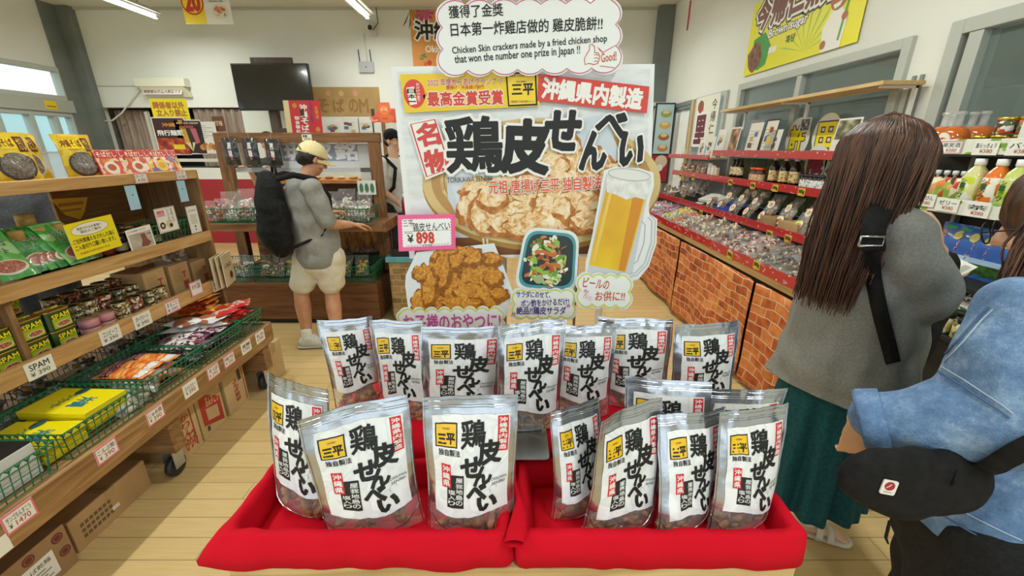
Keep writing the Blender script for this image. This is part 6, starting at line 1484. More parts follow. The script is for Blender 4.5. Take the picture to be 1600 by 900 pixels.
def pr_brown(mb, P, mi): w_ = q1(P); mb.grid(lambda a, b_: w_(.2 + .5 * b_ * cos(2 * pi * a) * .5 + .3, .5 + .5 * b_ * sin(2 * pi * a) * .55, 0), 14, 3, C('b0714e', .3), closed=True)
packs('white_pack', 'food pack', 'white packs with brown picture', 'white pack with brown food picture, %s in the pile', [(-1.88 + .1 * (i % 2), 2.17 + .05 * (i % 2), .575 + .03 * (i // 2), .1, -pi / 2 + .5 * sin(i * 2), 0) for i in range(4)], .15, .2, .035, [BRW], pr_brown)
def pr_red(mb, P, mi): w_ = q1(P); mb.text('かりんと', (.15, .55, .85, .75), .001, C('f2e6d8', .4), .03, warp=w_); mb.grid(lambda a, b_: w_(.2 + .6 * a, .15 + .25 * b_, 0), 5, 4, C('f0b850', .3))
packs('red_pack', 'snack pack', 'red and orange snack packs at the far end', 'red and orange snack pack, %s in the far pile', [(-1.76 - .10 * (i % 2) - .0 * i, 2.30 + .055 * (i % 3), .555 + .028 * (i // 3), .15, -pi / 2 + .6 * sin(i * 1.7), i % 2) for i in range(9)], .15, .2, .03, [REDP2, ORP], pr_red)
packs('chips_pack', 'snack pack', 'chips packs stacked on the far end', 'orange chips pack with yellow picture, %s from the bottom at the far end', [(-1.95, 2.36, .60 + .028 * i, .1, -pi / 2 + .3 * sin(i * 1.3), 0) for i in range(4)], .17, .24, .03, [ORP], pr_red)
for i in range(6):
    clear_bag('clear bag of black and white sweets, %s from the near end of the deck back' % ORD[i], (-2.12 + .02 * (i % 2), 1.20 + .19 * i, .56), (radians(35), 0, pi / 2 + .2 * sin(i)), .17, .2, .05, [C('d8dadb', .4), C('8d9194', .4), C('2a2c2e', .4), C('a5762a', .4)], i + 20, None, 'clear bags at the back of the bottom left deck')
for i in range(3): clear_bag('clear bag of pale wrapped sweets in front of the divider, %s of three' % ORD[i], (-1.72, 1.54 + .05 * i, .50 + .012 * i), (radians(20), 0, pi / 2 + .3 * i), .15, .16, .04, [C('e4e6e4', .4), C('c9b9a0', .4)], i + 50, None, 'clear bags of pale sweets')
# tags along the deck edge
for k, (u, v_, bd, tx_) in enumerate([(28, 800, 'e8788c', 'サンゴちんすこう'), (163, 693, 'e8788c', 'こんぶ飴'), (240, 637, 'e8788c', 'じゅめ焼'), (295, 596, None, 'スパイスミー'), (331, 569, 'e8788c', 'そば'), (356, 551, 'e8788c', '味付'), (382, 529, None, '黒糖'), (404, 513, None, 'もち')]):
    p = px(u, v_, X=-1.583); tagcard('%s price tag on the bottom left deck edge, %s from the near end' % ('pink bordered' if bd else 'white', ORD[k]), T(-1.584, p.y - .045, .395) @ FACE_R @ RX(-.0), .09, .07, bd, [(tx_, .12, .52, .88, .82, '222222'), ('¥', .14, .2, .24, .45, '222222'), ('1470' if k == 0 else '390', .35, .18, .8, .46, 'b04a5a')], group='price tags on the bottom left deck edge')
p = px(3, 850, X=-1.583); tagcard('small white corner of a tag at the photo left edge', T(-1.584, p.y - .05, .35) @ FACE_R, .07, .06, None, [('¥', .2, .3, .4, .6, '222222')], name='price_tag')
# ---- boxes on the floor under the deck
BR2 = noisy('brown carton', [(0.3, '8a6a45'), (0.7, 'a3825a')], 5, 4, .75)
def d1(mb, w, h):
    for (x, y) in ((.12, .5), (.3, .78), (.9, .82), (.92, .45), (.62, .85)): mb.poly([(w * x + .02 * cos(k * pi / 8), h * y + .02 * sin(k * pi / 8)) for k in range(16)], .0004, C('6b2c2a')); mb.band([(w * x + .013 * cos(k * pi / 8), h * y + .013 * sin(k * pi / 8)) for k in range(16)], .0015, .0007, C('a98a60'))
    mb.rect(w * .35, h * .15, w * .82, h * .7, .0008, C('e6e4dc', .5)); mb.text('沖縄そば乾麺', (w * .38, h * .52, w * .78, h * .62), .0011, C('555555'), .01)
    for k in range(4): mb.rect(w * .38, h * (.22 + .07 * k), w * (.76 - .05 * (k % 2)), h * (.25 + .07 * k), .0011, C('8a8a86'))
carton('cardboard_box', 'brown cardboard box with dark round emblems and white label at the lower left', -2.22, .86, 0, -1.72, 1.20, .19, BR2, 'box', None, d1, tape=False)
def d2(mb, w, h):
    for r_ in range(3):
        for k in range(7): mb.rect(w * (.1 + .055 * k), h * (.25 + .18 * r_), w * (.14 + .055 * k), h * (.36 + .18 * r_), .0004, C('6a583a'))
    mb.rect(w * .46, h * .3, w * .55, h * .42, .0006, C('dddad0'))
carton('cardboard_box', 'long flat cardboard box under the left rack behind the emblem box', -2.15, 1.23, 0, -1.75, 1.585, .15, KRAFT, 'box', None, d2)
def d3(mb, w, h): mb.text('もろみ', (w * .2, h * .12, w * .8, h * .45), .0005, C('b0482c'), .03); mb.vtext('かりんと', (w * .3, h * .2, w * .65, h * .85), .0006, C('b0482c'), .02); mb.rect(w * .72, h * .1, w * .78, h * .9, .0004, C('a33a2c')); mb.rect(w * .35, h * .86, w * .6, h * .93, .0004, C('6f8a4a'))
carton('cardboard_box', 'upright kraft box with red brush lettering just behind the caster', -2.15, 1.74, 0, -1.71, 1.885, .29, KRL, 'box', None, d3, tape=False, th=.0)
def d4(mb, w, h): mb.poly([(w * .12, h * .25), (w * .9, h * .08), (w * .9, h * .6), (w * .5, h * .78), (w * .12, h * .92)], .0004, C('b0352c')); mb.text('ちんすこう', (w * .35, h * .55, w * .85, h * .75), .0008, C('d8bc8a'), .03, -8); mb.poly([(w * .3, h * .3), (w * .75, h * .22), (w * .75, h * .48), (w * .3, h * .55)], .0007, KRL); mb.rect(w * .2, h * .1, w * .3, h * .2, .0006, C('4a4030'))
carton('cardboard_box', 'kraft box with a large red printed panel under the left rack', -2.15, 1.905, 0, -1.72, 2.10, .30, KRL, 'box', None, d4, tape=False)
def d5(mb, w, h): mb.vtext('よもぎ煎餅', (w * .4, h * .15, w * .62, h * .65), .0005, C('a33a2c'), .03); mb.rect(w * .66, h * .55, w * .82, h * .85, .0004, C('4a4030')); mb.rect(w * .88, h * .05, w * .92, h * .95, .0004, C('a33a2c'))
carton('cardboard_box', 'kraft box with red vertical lettering, second last under the left rack', -2.15, 2.13, 0, -1.72, 2.32, .31, KRL, 'box', None, d5, tape=False)
carton('cardboard_box', 'plain kraft box protruding at the far end of the left rack', -2.1, 2.476, 0, -1.66, 2.66, .27, KRL, 'box', None, None, tape=True, th=-.0)
# ================================================================== BACK WALL
def wallcard(name, x, z, w, h, bg, draw, label, cat='poster', Y=YB - .004, rot=0, group=None, t=.003):
    return card(name, w, h, bg, draw, T(x, Y, z) @ FRONT @ RZ(rot), label, cat, group, t)
def circ(x, y, r, n=20, ry=None): return [(x + r * cos(2 * pi * k / n), y + (ry or r) * sin(2 * pi * k / n)) for k in range(n)]
a = px(291, 38, Y=6.0)
def d(mb):
    mb.rect(0, 0, .27, ZC - a.z - .004, .001, C('f2d61c', .5)); mb.poly(circ(.135, .24, .14, 30), .0016, C('c8382a')); mb.poly(circ(.135, .24, .122, 30), .0022, C('f2d61c')); mb.text('20', (.045, .15, .225, .33), .003, C('c8382a', .5), .06)
    mb.text('沖縄そば', (.3, .28, .56, .38), .002, INK, .03); mb.text('Okinawa Soba', (.34, .24, .52, .265), .002, C('444444'), .01); mb.poly(circ(.46, .14, .1, 20, .085), .0015, C('e6dfcf')); 
    for k in range(26): r_ = random.Random(k); mb.poly(circ(.46 + r_.uniform(-.06, .06), .14 + r_.uniform(-.05, .05), r_.uniform(.01, .03), 7, r_.uniform(.006, .02)), .002 + k * .00004, C(['c9604a', 'd98a6a', '7a9a4a', 'e8cfa0'][k % 4], .4))
wallcard('price_banner', a.x, a.z, .6, ZC - a.z - .002, C('e9ebe8', .5), d, 'yellow and white banner with red number 20 hanging high before the back wall', 'sign', Y=6.0)
a = px(646, 104, Y=YB)
def d(mb):
    W_, H_ = .75, .78; mb.rect(0, 0, W_, H_, .001, noisy('orange poster', [(0.3, 'd9852c'), (0.7, 'e9a548')], 3, 3, .5, rnd=False, stretch=(1, 1, 6)))
    for k in range(9): a_ = 2 * pi * k / 9; mb.poly([(.22, .70), (.22 + .12 * cos(a_ - .25), .70 + .1 * sin(a_ - .25)), (.22 + .14 * cos(a_), .70 + .12 * sin(a_)), (.22 + .12 * cos(a_ + .25), .70 + .1 * sin(a_ + .25))], .0016 + k * .0001, C('c04a86'))
    for k in range(5): a_ = -2.6 + .35 * k; mb.poly([(.02, .76), (.02 + .2 * cos(a_ + .6), .76 + .2 * sin(a_ + .6)), (.02 + .28 * cos(a_ + .5), .76 + .28 * sin(a_ + .5))], .0014 + k * .0001, C('4a6a5a'))
    mb.text('沖縄', (.06, .36, .62, .60), .0022, WHITE, .11); mb.text('沖縄', (.06, .36, .62, .60), .0032, INK, .03); mb.text('Okinawa', (.2, .19, .62, .28), .0022, WHITE, .03)
    for k in range(6): mb.poly(circ(.16 + .03 * cos(k), .13 + .03 * sin(k * 1.3), .03, 8, .014), .0016 + k * .0001, C('5f8a4a'))
    mb.poly(circ(.25, .05, .035), .0022, C('c8402c')); mb.poly(circ(.19, .03, .03), .0024, C('d9602c'))
wallcard('okinawa_poster', a.x, a.z, .75, .78, C('e9a548', .5), d, 'orange tropical flower poster on the back wall, half behind the top card', 'poster')
# emergency guide light with its text strip and cable
e = thing('guide_light', 'cream wall mounted guide light with a small text strip and trailing cable', 'wall light', (-5.33, YB - .002, 2.30))
mb = MB(); mb.box(-.38, -.13, .14, .38, -.001, .26, C('e6e4d0', .5)); mb.M = None; mb.raw([(-.34, -.12, .14), (.34, -.12, .14), (.38, -.05, 0), (-.30, -.05, 0), (-.34, 0, .14), (.34, 0, .14), (.38, 0, 0), (-.30, 0, 0)], [(0, 1, 5, 4), (3, 7, 6, 2), (0, 3, 2, 1), (0, 4, 7, 3), (1, 2, 6, 5)], C('ddd9c0', .5)); mb.build('housing', e, bevel=.006)
mb = MB(); mb.M = T(-.30, -.124, .03) @ FRONT @ RX(-.45); mb.rect(0, 0, .6, .11, .0012, C('e3dcd6')); mb.text('関係者以外立入禁止です', (.02, .02, .58, .09), .003, C('7d4a56'), .02); mb.build('text_strip', e)
mb = MB(); mb.tube([(-.33, -.06, .16), (-.75, -.05, -.22), (-.95, -.03, -.33), (-1.18, -.04, -.35)], .012, C('d8d6c8'), 6); mb.build('cable', e)
# television on a post
tv = thing('television', 'black flat television on a dark wooden post in front of the back wall', 'television', (-3.47, 6.6, 0))
mb = MB(); mb.box(-.55, -.03, 2.08, .55, .03, 2.70, C('0e0f10', .3)); mb.build('bezel', tv, bevel=.006)
mb = MB(); mb.box(-.535, -.0325, 2.10, .535, -.0305, 2.685, C('080909', .07, coat=1)); mb.build('screen', tv)
DW = wood('dark post', '3a2c24', '4c3b30', '5c4a3c', 1, 'Z'); mb = MB(); mb.box(-.3, .05, 2.5, .3, .09, 2.79, DW); mb.build('mounting_board', tv, bevel=.003)
mb = MB(); mb.box(-.16, .04, 0, -.04, .14, 2.6, DW); mb.box(-.3, -.1, 0, .1, .3, .04, DW); mb.build('post', tv, bevel=.003)
mb = MB(); mb.box(-.04, .04, 1.78, .45, .1, 1.84, DW); mb.build('shelf_rail', tv, bevel=.003)
# cardboard noodle sign
a, c_ = px(490, 182, Y=YB), px(588, 138, Y=YB)
def d(mb):
    w, h = c_.x - a.x + .04, .42; KR = C('9a7444', .7)
    for (x, c) in ((.28, 'c99a72'), (.48, 'c9a57a'), (.70, 'cf9a80')): mb.poly(circ(x, .33, .04), .0012, C(c))
    for (t_, x0, x1) in (('そ', .08, .26), ('ば', .33, .5), ('の', .58, .72), ('M', .74, .88)): mb.text(t_, (x0, .06, x1, .25), .0012, KR, .03)
wallcard('cardboard_sign', a.x, a.z + .0, c_.x - a.x + .04, .42, noisy('sign kraft', [(0.3, 'a98a55'), (0.7, 'b99a66')], 4, 3, .8), d, 'brown cardboard sign with faint hand cut lettering on the back wall', 'sign')
mb = MB(); mb.box(a.x - .02, YB - .02, a.z - .02, a.x + 1.0, YB - .001, a.z + .0, C('d5d6d0')); 
# router, cable, security camera
p = px(563, 114, Y=YB); rt_ = thing('wifi_router', 'pale grey wireless router with two antennas on the back wall', 'router', (p.x, YB, p.z))
mb = MB(); mb.box(0, -.04, 0, .22, -.002, .15, C('b5babd', .4)); mb.build('router_body', rt_, bevel=.006)
for x in (.02, .19): mb = MB(); mb.tube([(x, -.03, .14), (x - .005, -.03, .31)], .007, C('3a3d40'), 6); mb.build('antenna', rt_)
mb = MB(); mb.poly(circ(0, 0, .012), 0, C('6a7074')); mb.M = None; mb.v = [(.11 + v_[0], -.0405, .075 + v_[1]) for v_ in mb.v]; mb.build('indicator', rt_)
cd_ = MB(); cd_.tube([(p.x + .13, YB - .012, p.z + .15), (p.x + .12, YB - .012, 3.17)], .006, C('d8d9d2'), 6); tag(cd_.build('wall_cable'), 'thin white cable running from router up to the security camera', 'cable')
sc_ = thing('security_camera', 'white bullet security camera under the end of the middle ceiling light', 'security camera', (-2.05, YB, 3.18))
mb = MB(); mb.box(-.05, -.03, -.06, .05, -.001, .14, C('d5d5cc', .4)); mb.tube([(0, -.03, .05), (0, -.12, .03)], .016, C('d9dad2', .4)); mb.build('mount', sc_, bevel=.004)
mb = MB(); mb.M = T(-.02, -.17, .03) @ Matrix.Rotation(.5, 4, 'Z') @ RX(pi / 2 + .25); mb.lathe([(0, -.1), (.035, -.1), (.037, -.08), (.037, .07), (.033, .08)], C('e3e3da', .35), 18); mb.build('camera_body', sc_)
mb = MB(); mb.M = T(-.02, -.17, .03) @ Matrix.Rotation(.5, 4, 'Z') @ RX(pi / 2 + .25); mb.lathe([(.033, .08), (.028, .084), (.0, .086)], C('15171a', .1), 18); mb.build('lens', sc_)
mb = MB(); mb.tube([(0, -.05, .02), (.1, -.1, .1), (.09, -.09, .3)], .006, C('202020'), 6); mb.build('cable', sc_)
# red noodle poster on a small easel at the TV shelf
a = px(449, 210, Y=5.6)
def d(mb):
    w, h = .46, .42; mb.rect(0, 0, .07, h, .001, C('e0d2a4')); mb.rect(.07, 0, w, h, .001, C('c8222e', .4)); mb.vtext('沖縄そば', (.2, .06, .29, .38), .002, WHITE, .03); mb.vtext('御食事処', (.12, .03, .18, .24), .002, WHITE, .02); mb.vtext('ちょっとまて', (.32, .14, .36, .41), .002, C('3a3a8c'), .02)
    for (x, y) in ((.14, .36), (.4, .08)): mb.poly(circ(x, y, .03, 10), .002, C('c98a3a')); 
    mb.poly([(.12, 0), (.36, 0), (.33, .035), (.24, .055), (.15, .035)], .0022, WHITE); mb.vtext('お買得', (.39, .2, .43, .36), .002, C('d9a03a'), .02)
card('red_poster', .46, .42, C('b01c28', .4), d, T(a.x, 5.6, a.z - .02) @ FRONT @ RX(-.05), 'red poster with white vertical brush text below the television', 'poster')
es = MB(); es.box(a.x + .2, 5.61, 0, a.x + .25, 5.65, a.z + .3, DW); es.box(a.x + .05, 5.5, 0, a.x + .4, 5.75, .03, DW); tag(es.build('poster_stand'), 'dark wooden stand holding the red poster', 'stand')
# papers on the wall below the cardboard sign, white panel left
def dp(mb, w, h, seed, photo=None):
    r_ = random.Random(seed)
    if photo: mb.poly(circ(w * .5, h * .55, w * .32, 20, h * .18), .0006, C('8a8780'))
    for k in range(7): mb.rect(w * .1, h * (.12 + .1 * k), w * r_.uniform(.5, .9), h * (.15 + .1 * k), .0005, C('b5b4ac'))
    for k in range(4): x, y = r_.uniform(.1, .6) * w, r_.uniform(.1, .7) * h; mb.rect(x, y, x + w * .25, y + h * .15, .0008 + k * .0002, C(['4a6a9a', 'c9a05a', '8a3a2c', '5a5a58'][(seed + k) % 4]))
for k, (u0, v0, u1, v1) in enumerate(((508, 190, 532, 212), (537, 184, 560, 212), (562, 185, 586, 212))):
    a, c_ = px(u0, v1, Y=YB), px(u1, v0, Y=YB); w, h = c_.x - a.x, c_.z - a.z
    wallcard('wall_notice', a.x, a.z, w, h, C('dfe0da', .5), (lambda mb, w=w, h=h, k=k: dp(mb, w, h, k, k == 0)), ['white notice with grey photo at the left under the cardboard sign', 'white notice with small pictures in the middle under the cardboard sign', 'cream notice with blue panels at the right under the cardboard sign'][k], 'notice', group='notices under the cardboard sign')
# shisa lion cut-out hung from a string
a = px(600, 172, Y=6.3); 
def d(mb):
    OR1, OR2, PK = C('d96a3a', .5), C('b8482a', .5), C('c8503c', .5)
    mb.poly(circ(.0, .0, .075), .001, OR1); mb.poly(circ(.0, .0, .055, 12), .0014, C('e58a55')); 
    for x in (-.028, .028): mb.poly(circ(x, .012, .012), .002, C('f2d8a0')); mb.poly(circ(x, .012, .005), .0024, INK)
    mb.rect(-.03, -.03, .03, -.018, .002, OR2); mb.poly([(-.07, .05), (-.05, .1), (-.02, .06)], .0012, OR1); mb.poly([(.07, .05), (.05, .1), (.02, .06)], .0012, OR1)
    mb.poly(circ(.03, -.11, .1, 16, .06), .0008, OR1); mb.poly(circ(-.12, -.12, .05, 12, .03), .0008, PK); mb.poly(circ(.14, -.08, .06, 12, .09), .0006, PK); mb.band([(-.2, -.1), (-.17, -.14), (-.1, -.13)], .018, .001, C('e8a58a'), False); mb.rect(-.04, -.12, .04, -.105, .0014, OR2)
sh_pts = [(-.22, -.1), (-.18, -.16), (.2, -.165), (.22, -.02), (.19, .02), (.09, .02), (.08, .1), (-.08, .1), (-.09, 0), (-.14, -.07)]
card('lion_cutout', 0, 0, C('d0603f', .5), d, T(a.x, 6.3, a.z) @ FRONT, 'orange red guardian lion card beside the left edge of the poster', 'sign', pts=sh_pts, t=.004)
mb = MB(); mb.box(a.x - .19, 6.305, 1.9, a.x - .15, 6.34, 2.08, DW); mb.box(a.x - .19, 6.305, 0, a.x - .17, 6.32, 1.9, DW); mb.box(a.x - .3, 6.2, 0, a.x - .05, 6.45, .02, DW); tag(mb.build('card_stand', bevel=.001), 'thin dark stand holding the lion card', 'stand')
# door frame behind the white shirt man
mb = MB(); a = px(597, 200, Y=YB)
for x in (a.x, a.x + .9): mb.box(x, YB - .03, 0, x + .06, YB - .0005, 2.1, wood('door frame wood', '6b4a2e', '83603e', '9a7650', 1, 'Z'))
mb.box(a.x, YB - .03, 2.06, a.x + .96, YB - .0005, 2.12, wood('door frame wood', '', '', '')); struct(mb.build('door_2', bevel=.003))
mb = MB(); mb.box(a.x + .06, YB - .012, 0, a.x + .9, YB - .001, 2.06, C('d2d4cc', .6)); struct(mb.build('door_3'))
# small counter hump under the hatch with yellow notice and hanging menus
a = px(240, 187, Y=4.6)
def d(mb): mb.text('関係者以外', (.025, .12, .335, .18), .001, C('b8742c'), .05); mb.text('立入り禁止', (.045, .05, .345, .11), .001, C('b8742c'), .05)
def yn(mb): mb.rect(0, 0, .37, .21, .0005, C('f3e21c', .4)); d(mb)
hz = px(240, 183, Y=4.5); card('yellow_notice', .37, .21, C('f3e21c', .4), yn, T(hz.x, 4.5, hz.z - .04) @ FRONT, 'yellow staff only notice with orange lettering above the hanging menus', 'sign')
MEN = [((250, 183), (286, 242), 'dark red menu poster with grilled dish photo', 'm1'), ((283, 187), (312, 241), 'dark menu poster with two ice cream cones', 'm2'), ((311, 190), (335, 240), 'white menu sheet with round dumplings photo', 'm3')]
for k, ((u0, v0), (u1, v1), lab, kd) in enumerate(MEN):
    p0, p1 = px(u0, v1, Y=4.45), px(u1, v0, Y=4.45); w, h = p1.x - p0.x, p1.z - p0.z
    def d(mb, k=k, w=w, h=h):
        if k == 0: mb.rect(.01, .01, w - .01, h - .01, .0006, C('3a1410', .4)); mb.rect(.01, .01, w - .01, h * .45, .001, noisy('grill photo', [(0.3, '3a0f08'), (0.5, 'a8301a'), (0.7, 'e08a3a')], 14, 4, .4, rnd=False)); mb.text('飛行麺類', (w * .1, h * .52, w * .9, h * .66), .0014, WHITE, .03); mb.text('沖縄', (w * .3, h * .75, w * .7, h * .85), .0014, C('c98a3a'), .03); mb.rect(w * .5, h * .15, w * .85, h * .28, .0016, C('e8cf1a')); mb.vtext('炭火焼', (w * .8, h * .5, w * .95, h * .95), .0014, C('c98a3a'), .03)
        if k == 1:
            mb.rect(.008, .01, w - .008, h - .01, .0006, C('2a1a1c', .4)); mb.text('SOFT ICE CREAM', (w * .1, h * .88, w * .9, h * .93), .0012, C('d8cfc4'), .02); mb.text('¥350', (w * .3, h * .76, w * .7, h * .83), .0012, C('c9503a'), .03)
            for (x, c) in ((.3, 'c9a13a'), (.68, 'b8606a')): mb.poly([(w * (x - .12), h * .75), (w * (x + .1), h * .75), (w * (x + .16), h * .35), (w * (x), h * .3), (w * (x - .02), h * .4)], .0012, C(c)); mb.poly([(w * (x - .02), h * .35), (w * (x + .22 * (1 if x < .5 else -1) + .02), h * .35), (w * .5, h * .08)], .0014, C('d9c79a'))
        if k == 2:
            for j in range(7): mb.rect(w * .1, h * (.5 + .06 * j), w * (.55 + .3 * (j % 2)), h * (.515 + .06 * j), .0006, C('8a8a86'))
            for j in range(5): mb.poly(circ(w * (.25 + .13 * j), h * (.2 + .05 * (j % 2)), w * .13, 10), .0008 + j * .0002, C(['c98a4a', 'a8652c', 'd9a86a'][j % 3]))
    card('hanging_menu', w, h, C('e2e1da', .4), d, T(p0.x, 4.45, p0.z) @ FRONT, lab + ' hanging above the left shelf end', 'poster', 'hanging menus')
p0 = px(334, 205, Y=4.46); card('hanging_menu', .12, .14, C('6a3a2c', .5), lambda mb: mb.text('甘味', (.02, .05, .1, .1), .001, C('e0c8a0'), .02), T(p0.x, 4.47, p0.z) @ FRONT, 'small brown price plate to the right of the hanging menus', 'sign')
mb = MB(); q0, q1_ = px(240, 240, Y=4.48), px(350, 240, Y=4.48); mb.box(q0.x, 4.46, 1.42, q1_.x, 4.50, 1.45, C('d6d6ce')); mb.box(q0.x + .02, 4.47, 0, q0.x + .05, 4.5, 1.9, C('b9bbb4')); mb.box(q1_.x - .05, 4.47, 0, q1_.x - .02, 4.5, 1.75, C('b9bbb4')); mb.box(q0.x, 4.3, 0, q1_.x, 4.7, .02, C('b9bbb4')); tag(mb.build('menu_stand'), 'pale metal stand carrying the hanging menus', 'stand')

# ================================================================== BACK RACK
FW = wood('frame wood z', '5a3a20', '7a5230', '94683e', 1, 'Z'); FWX = wood('frame wood x', '5a3a20', '7d5532', '96693f', 1, 'X')
bk = thing('wooden_frame_rack', 'dark wooden rack with open top frame behind the man in the cream cap', 'display rack', (-1.97, 3.85, 0))
def bp_(name, boxes, mat):
    mb = MB()
    for (x0, y0, z0, x1, y1, z1) in boxes: mb.box(x0 + 1.97, y0 - 3.85, z0, x1 + 1.97, y1 - 3.85, z1, mat)
    return mb.build(name, bk, bevel=.004)
bp_('lower_cabinet', [(-2.78, 3.52, .05, -1.22, 4.25, .395)], wood('cabinet wood', '4a2a16', '68401f', '7f5229', 1, 'X')); bp_('kick_board', [(-2.75, 3.56, 0, -1.26, 4.2, .05)], C('1d1612'))
bp_('shelf', [(-2.72, 3.56, .90, -1.12, 4.25, .925)], FWX); bp_('shelf_edge', [(-2.74, 3.53, .865, -1.12, 3.56, .935)], FWX); bp_('shelf_side', [(-1.12, 3.53, .86, -1.09, 4.2, .95)], FWX)
bp_('top_beam', [(-2.70, 3.95, 1.60, -1.2, 4.02, 1.685)], FWX)
for x in (-2.70, -1.31): bp_('post', [(x, 3.95, .395, x + .10, 4.02, 1.60)], FW)
bp_('back_panel', [(-2.65, 4.2, .395, -1.25, 4.22, .9)], FWX)
bp_('osb_panel', [(-1.95, 4.1, .56, -1.25, 4.115, .86)], noisy('osb board', [(0.35, '8a5a28'), (0.5, 'b57a3a'), (0.65, 'd19a52')], 30, 2, .6, stretch=(1, 1, .3), rnd=False))
# banner behind the frame
a, c_ = px(440, 262, Y=4.06), px(578, 224, Y=4.06)
def d(mb):
    w = c_.x - a.x; mb.rect(0, 0, w, c_.z - a.z, .0006, C('d0d2d6', .5)); mb.rect(.03, .06, w - .12, c_.z - a.z - .01, .001, C('8f97ae', .5))
    for k, ch_ in enumerate('琉球銘'): mb.text(ch_, (.05 + .24 * k, .07, .25 + .24 * k, .23), .0014, C('e0e2e6', .5), .035)
card('banner', c_.x - a.x, c_.z - a.z, C('d0d2d6', .5), d, T(a.x, 4.06, a.z) @ FRONT, 'faded lilac banner with pale characters hanging inside the wooden frame', 'banner')
mb = MB(); z_ = px(500, 262, Y=4.05).z
mb.box(-2.62, 4.03, z_ - .04, -1.3, 4.06, z_, glass('clear rail', 'c9ced2', .5, .1)); tag(mb.build('clear_rail'), 'clear plastic strip hanging under the lilac banner', 'plastic strip')
# black pouches hanging
BKP = printed('black pouch', ['17171b', '1d1d22', '17171b', '24242a'], 30, coat=.8)
for k, (u, v_) in enumerate(((360, 237), (391, 237), (426, 238))):
    p = px(u, v_, Y=3.9); o = thing('black_pouch', 'shiny black snack pouch hanging from the wooden beam, %s from the left' % ORD[k], 'snack pouch', (p.x, 3.915, p.z), (pi / 2, 0, 0), 'black pouches hanging from the beam')
    mb = MB(); P = pillow(mb, .14, .23, .035, BKP, k * 3, 12); mb.build('pouch', o); w_ = q1(P); mb = MB(); mb.vtext('黒糖', (.38, .3, .62, .85), .001, C('e0dcda', .4), .03, warp=w_); mb.vtext('かりんとう', (.14, .3, .28, .6), .001, C('b06a78', .4), .02, warp=w_); mb.grid(lambda a, b_: w_(.45 + .12 * a, .2 + .12 * b_, 0), 3, 3, C('b06a78')); mb.build('print', o)
    mb = MB(); mb.tube([(0, .11, .0), (0, .16, -.0)], .003, C('8a8d90'), 5); mb.build('hook', o)
card('small_tag', .09, .055, C('e6e2c8', .5), lambda mb: (mb.text('黒糖', (.01, .03, .05, .05), .001, INK, .02), mb.text('¥540', (.02, .008, .08, .026), .001, C('8a8a60'), .02)), T(px(472, 220, Y=3.94).x, 3.945, px(472, 220, Y=3.94).z) @ FRONT, 'small cream tag taped to the wooden beam over the cream cap', 'tag')
# baskets with goods
Zs = .927
for k, (x, w) in enumerate(((-2.50, .42), (-2.06, .40), (-1.52, .52))): basket('wire_basket', w, .34, .13, 'green wire basket on the middle shelf of the wooden rack, %s from the left' % ORD[k], (x, 3.74, Zs))
for k, (x, w) in enumerate(((-2.58, .36), (-2.10, .50), (-1.50, .48))): basket('wire_basket', w, .4, .15, 'green wire basket on the lower cabinet of the wooden rack, %s from the left' % ORD[k], (x, 3.74, .397))
LC = {'red': [C('b8503c', .4), C('d8c8b8', .4), C('8a3a2c', .4)], 'orange': [C('d98a3a', .4), C('e8b060', .4)], 'pale': [C('d8d4c8', .4), C('c0b8a4', .4), C('e8e8e4', .4)], 'yellow': [C('e0b020', .4), C('8aa83a', .4), C('e8c850', .4)], 'brown': [C('8a5a34', .4), C('a87848', .4), C('d8c8a8', .4)]}
rows = [(-2.66, 'red', 1.0), (-2.56, 'red', 1.02), (-2.46, 'pale', 1.0), (-2.36, 'red', 1.01), (-2.24, 'pale', 1.0), (-2.12, 'brown', 1.0), (-2.0, 'pale', 1.0), (-1.88, 'pale', 1.0), (-1.72, 'pale', 1.03), (-1.62, 'orange', 1.01), (-1.50, 'brown', 1.0), (-1.40, 'pale', 1.0), (-1.31, 'pale', .99)]
for i, (x, c, z) in enumerate(rows):
    clear_bag('clear snack bag in front on the middle wooden rack shelf, %s from left' % ORD[i], (x, 3.66, z + .03), (radians(68), 0, .2 * sin(i * 2)), .12, .18, .04, LC[c], i + 100, (.022, 'e8e8e0', ['b8503c', '3a6a9a', 'e0a030'][i % 3], 'sq') if i % 2 == 0 or c == 'orange' else None, 'snack bags on the wooden rack')
for i in range(9): clear_bag('clear snack bag at the back of the wooden rack shelf, %s from left' % ORD[i], (-2.6 + .155 * i, 3.84, 1.06 + .025 * (i % 2)), (radians(75), 0, .25 * cos(i)), .15, .24, .05, LC[['red', 'pale', 'pale', 'pale', 'brown'][i % 5]], i + 130, None, 'snack bags at the back of the wooden rack')
for i, (x, c) in enumerate([(-2.68, 'pale'), (-2.55, 'brown'), (-2.45, 'pale'), (-2.28, 'brown'), (-2.16, 'brown'), (-2.04, 'yellow'), (-1.93, 'pale'), (-1.66, 'orange'), (-1.54, 'yellow'), (-1.40, 'yellow')]):
    clear_bag('clear snack bag on the lower cabinet of the wooden rack, %s from the left' % ORD[i], (x, 3.68 + .02 * (i % 2), .52), (radians(62), 0, .2 * sin(i * 3)), .125, .2, .045, LC[c], i + 160, (.026, 'e6ddc4', 'c8862c', 'sq') if i in (3, 8) else None, 'snack bags on the lower cabinet')
for i in range(2): clear_bag('dark brown dried snack bag lying under the wooden rack shelf, %s one' % ['left', 'right'][i], (-1.68 + .24 * i, 3.95, .585 + .02 * i), (.15, 0, .1), .24, .14, .06, [C('4a2a1c', .4), C('5f3a26', .4)], i + 190, None, 'dark snack bags under the rack shelf')
basket('wire_basket', .55, .3, .14, 'dark green wire basket under the wooden rack shelf holding dark snack bags', (-1.53, 4.02, .40), 0, mat=GREEND)
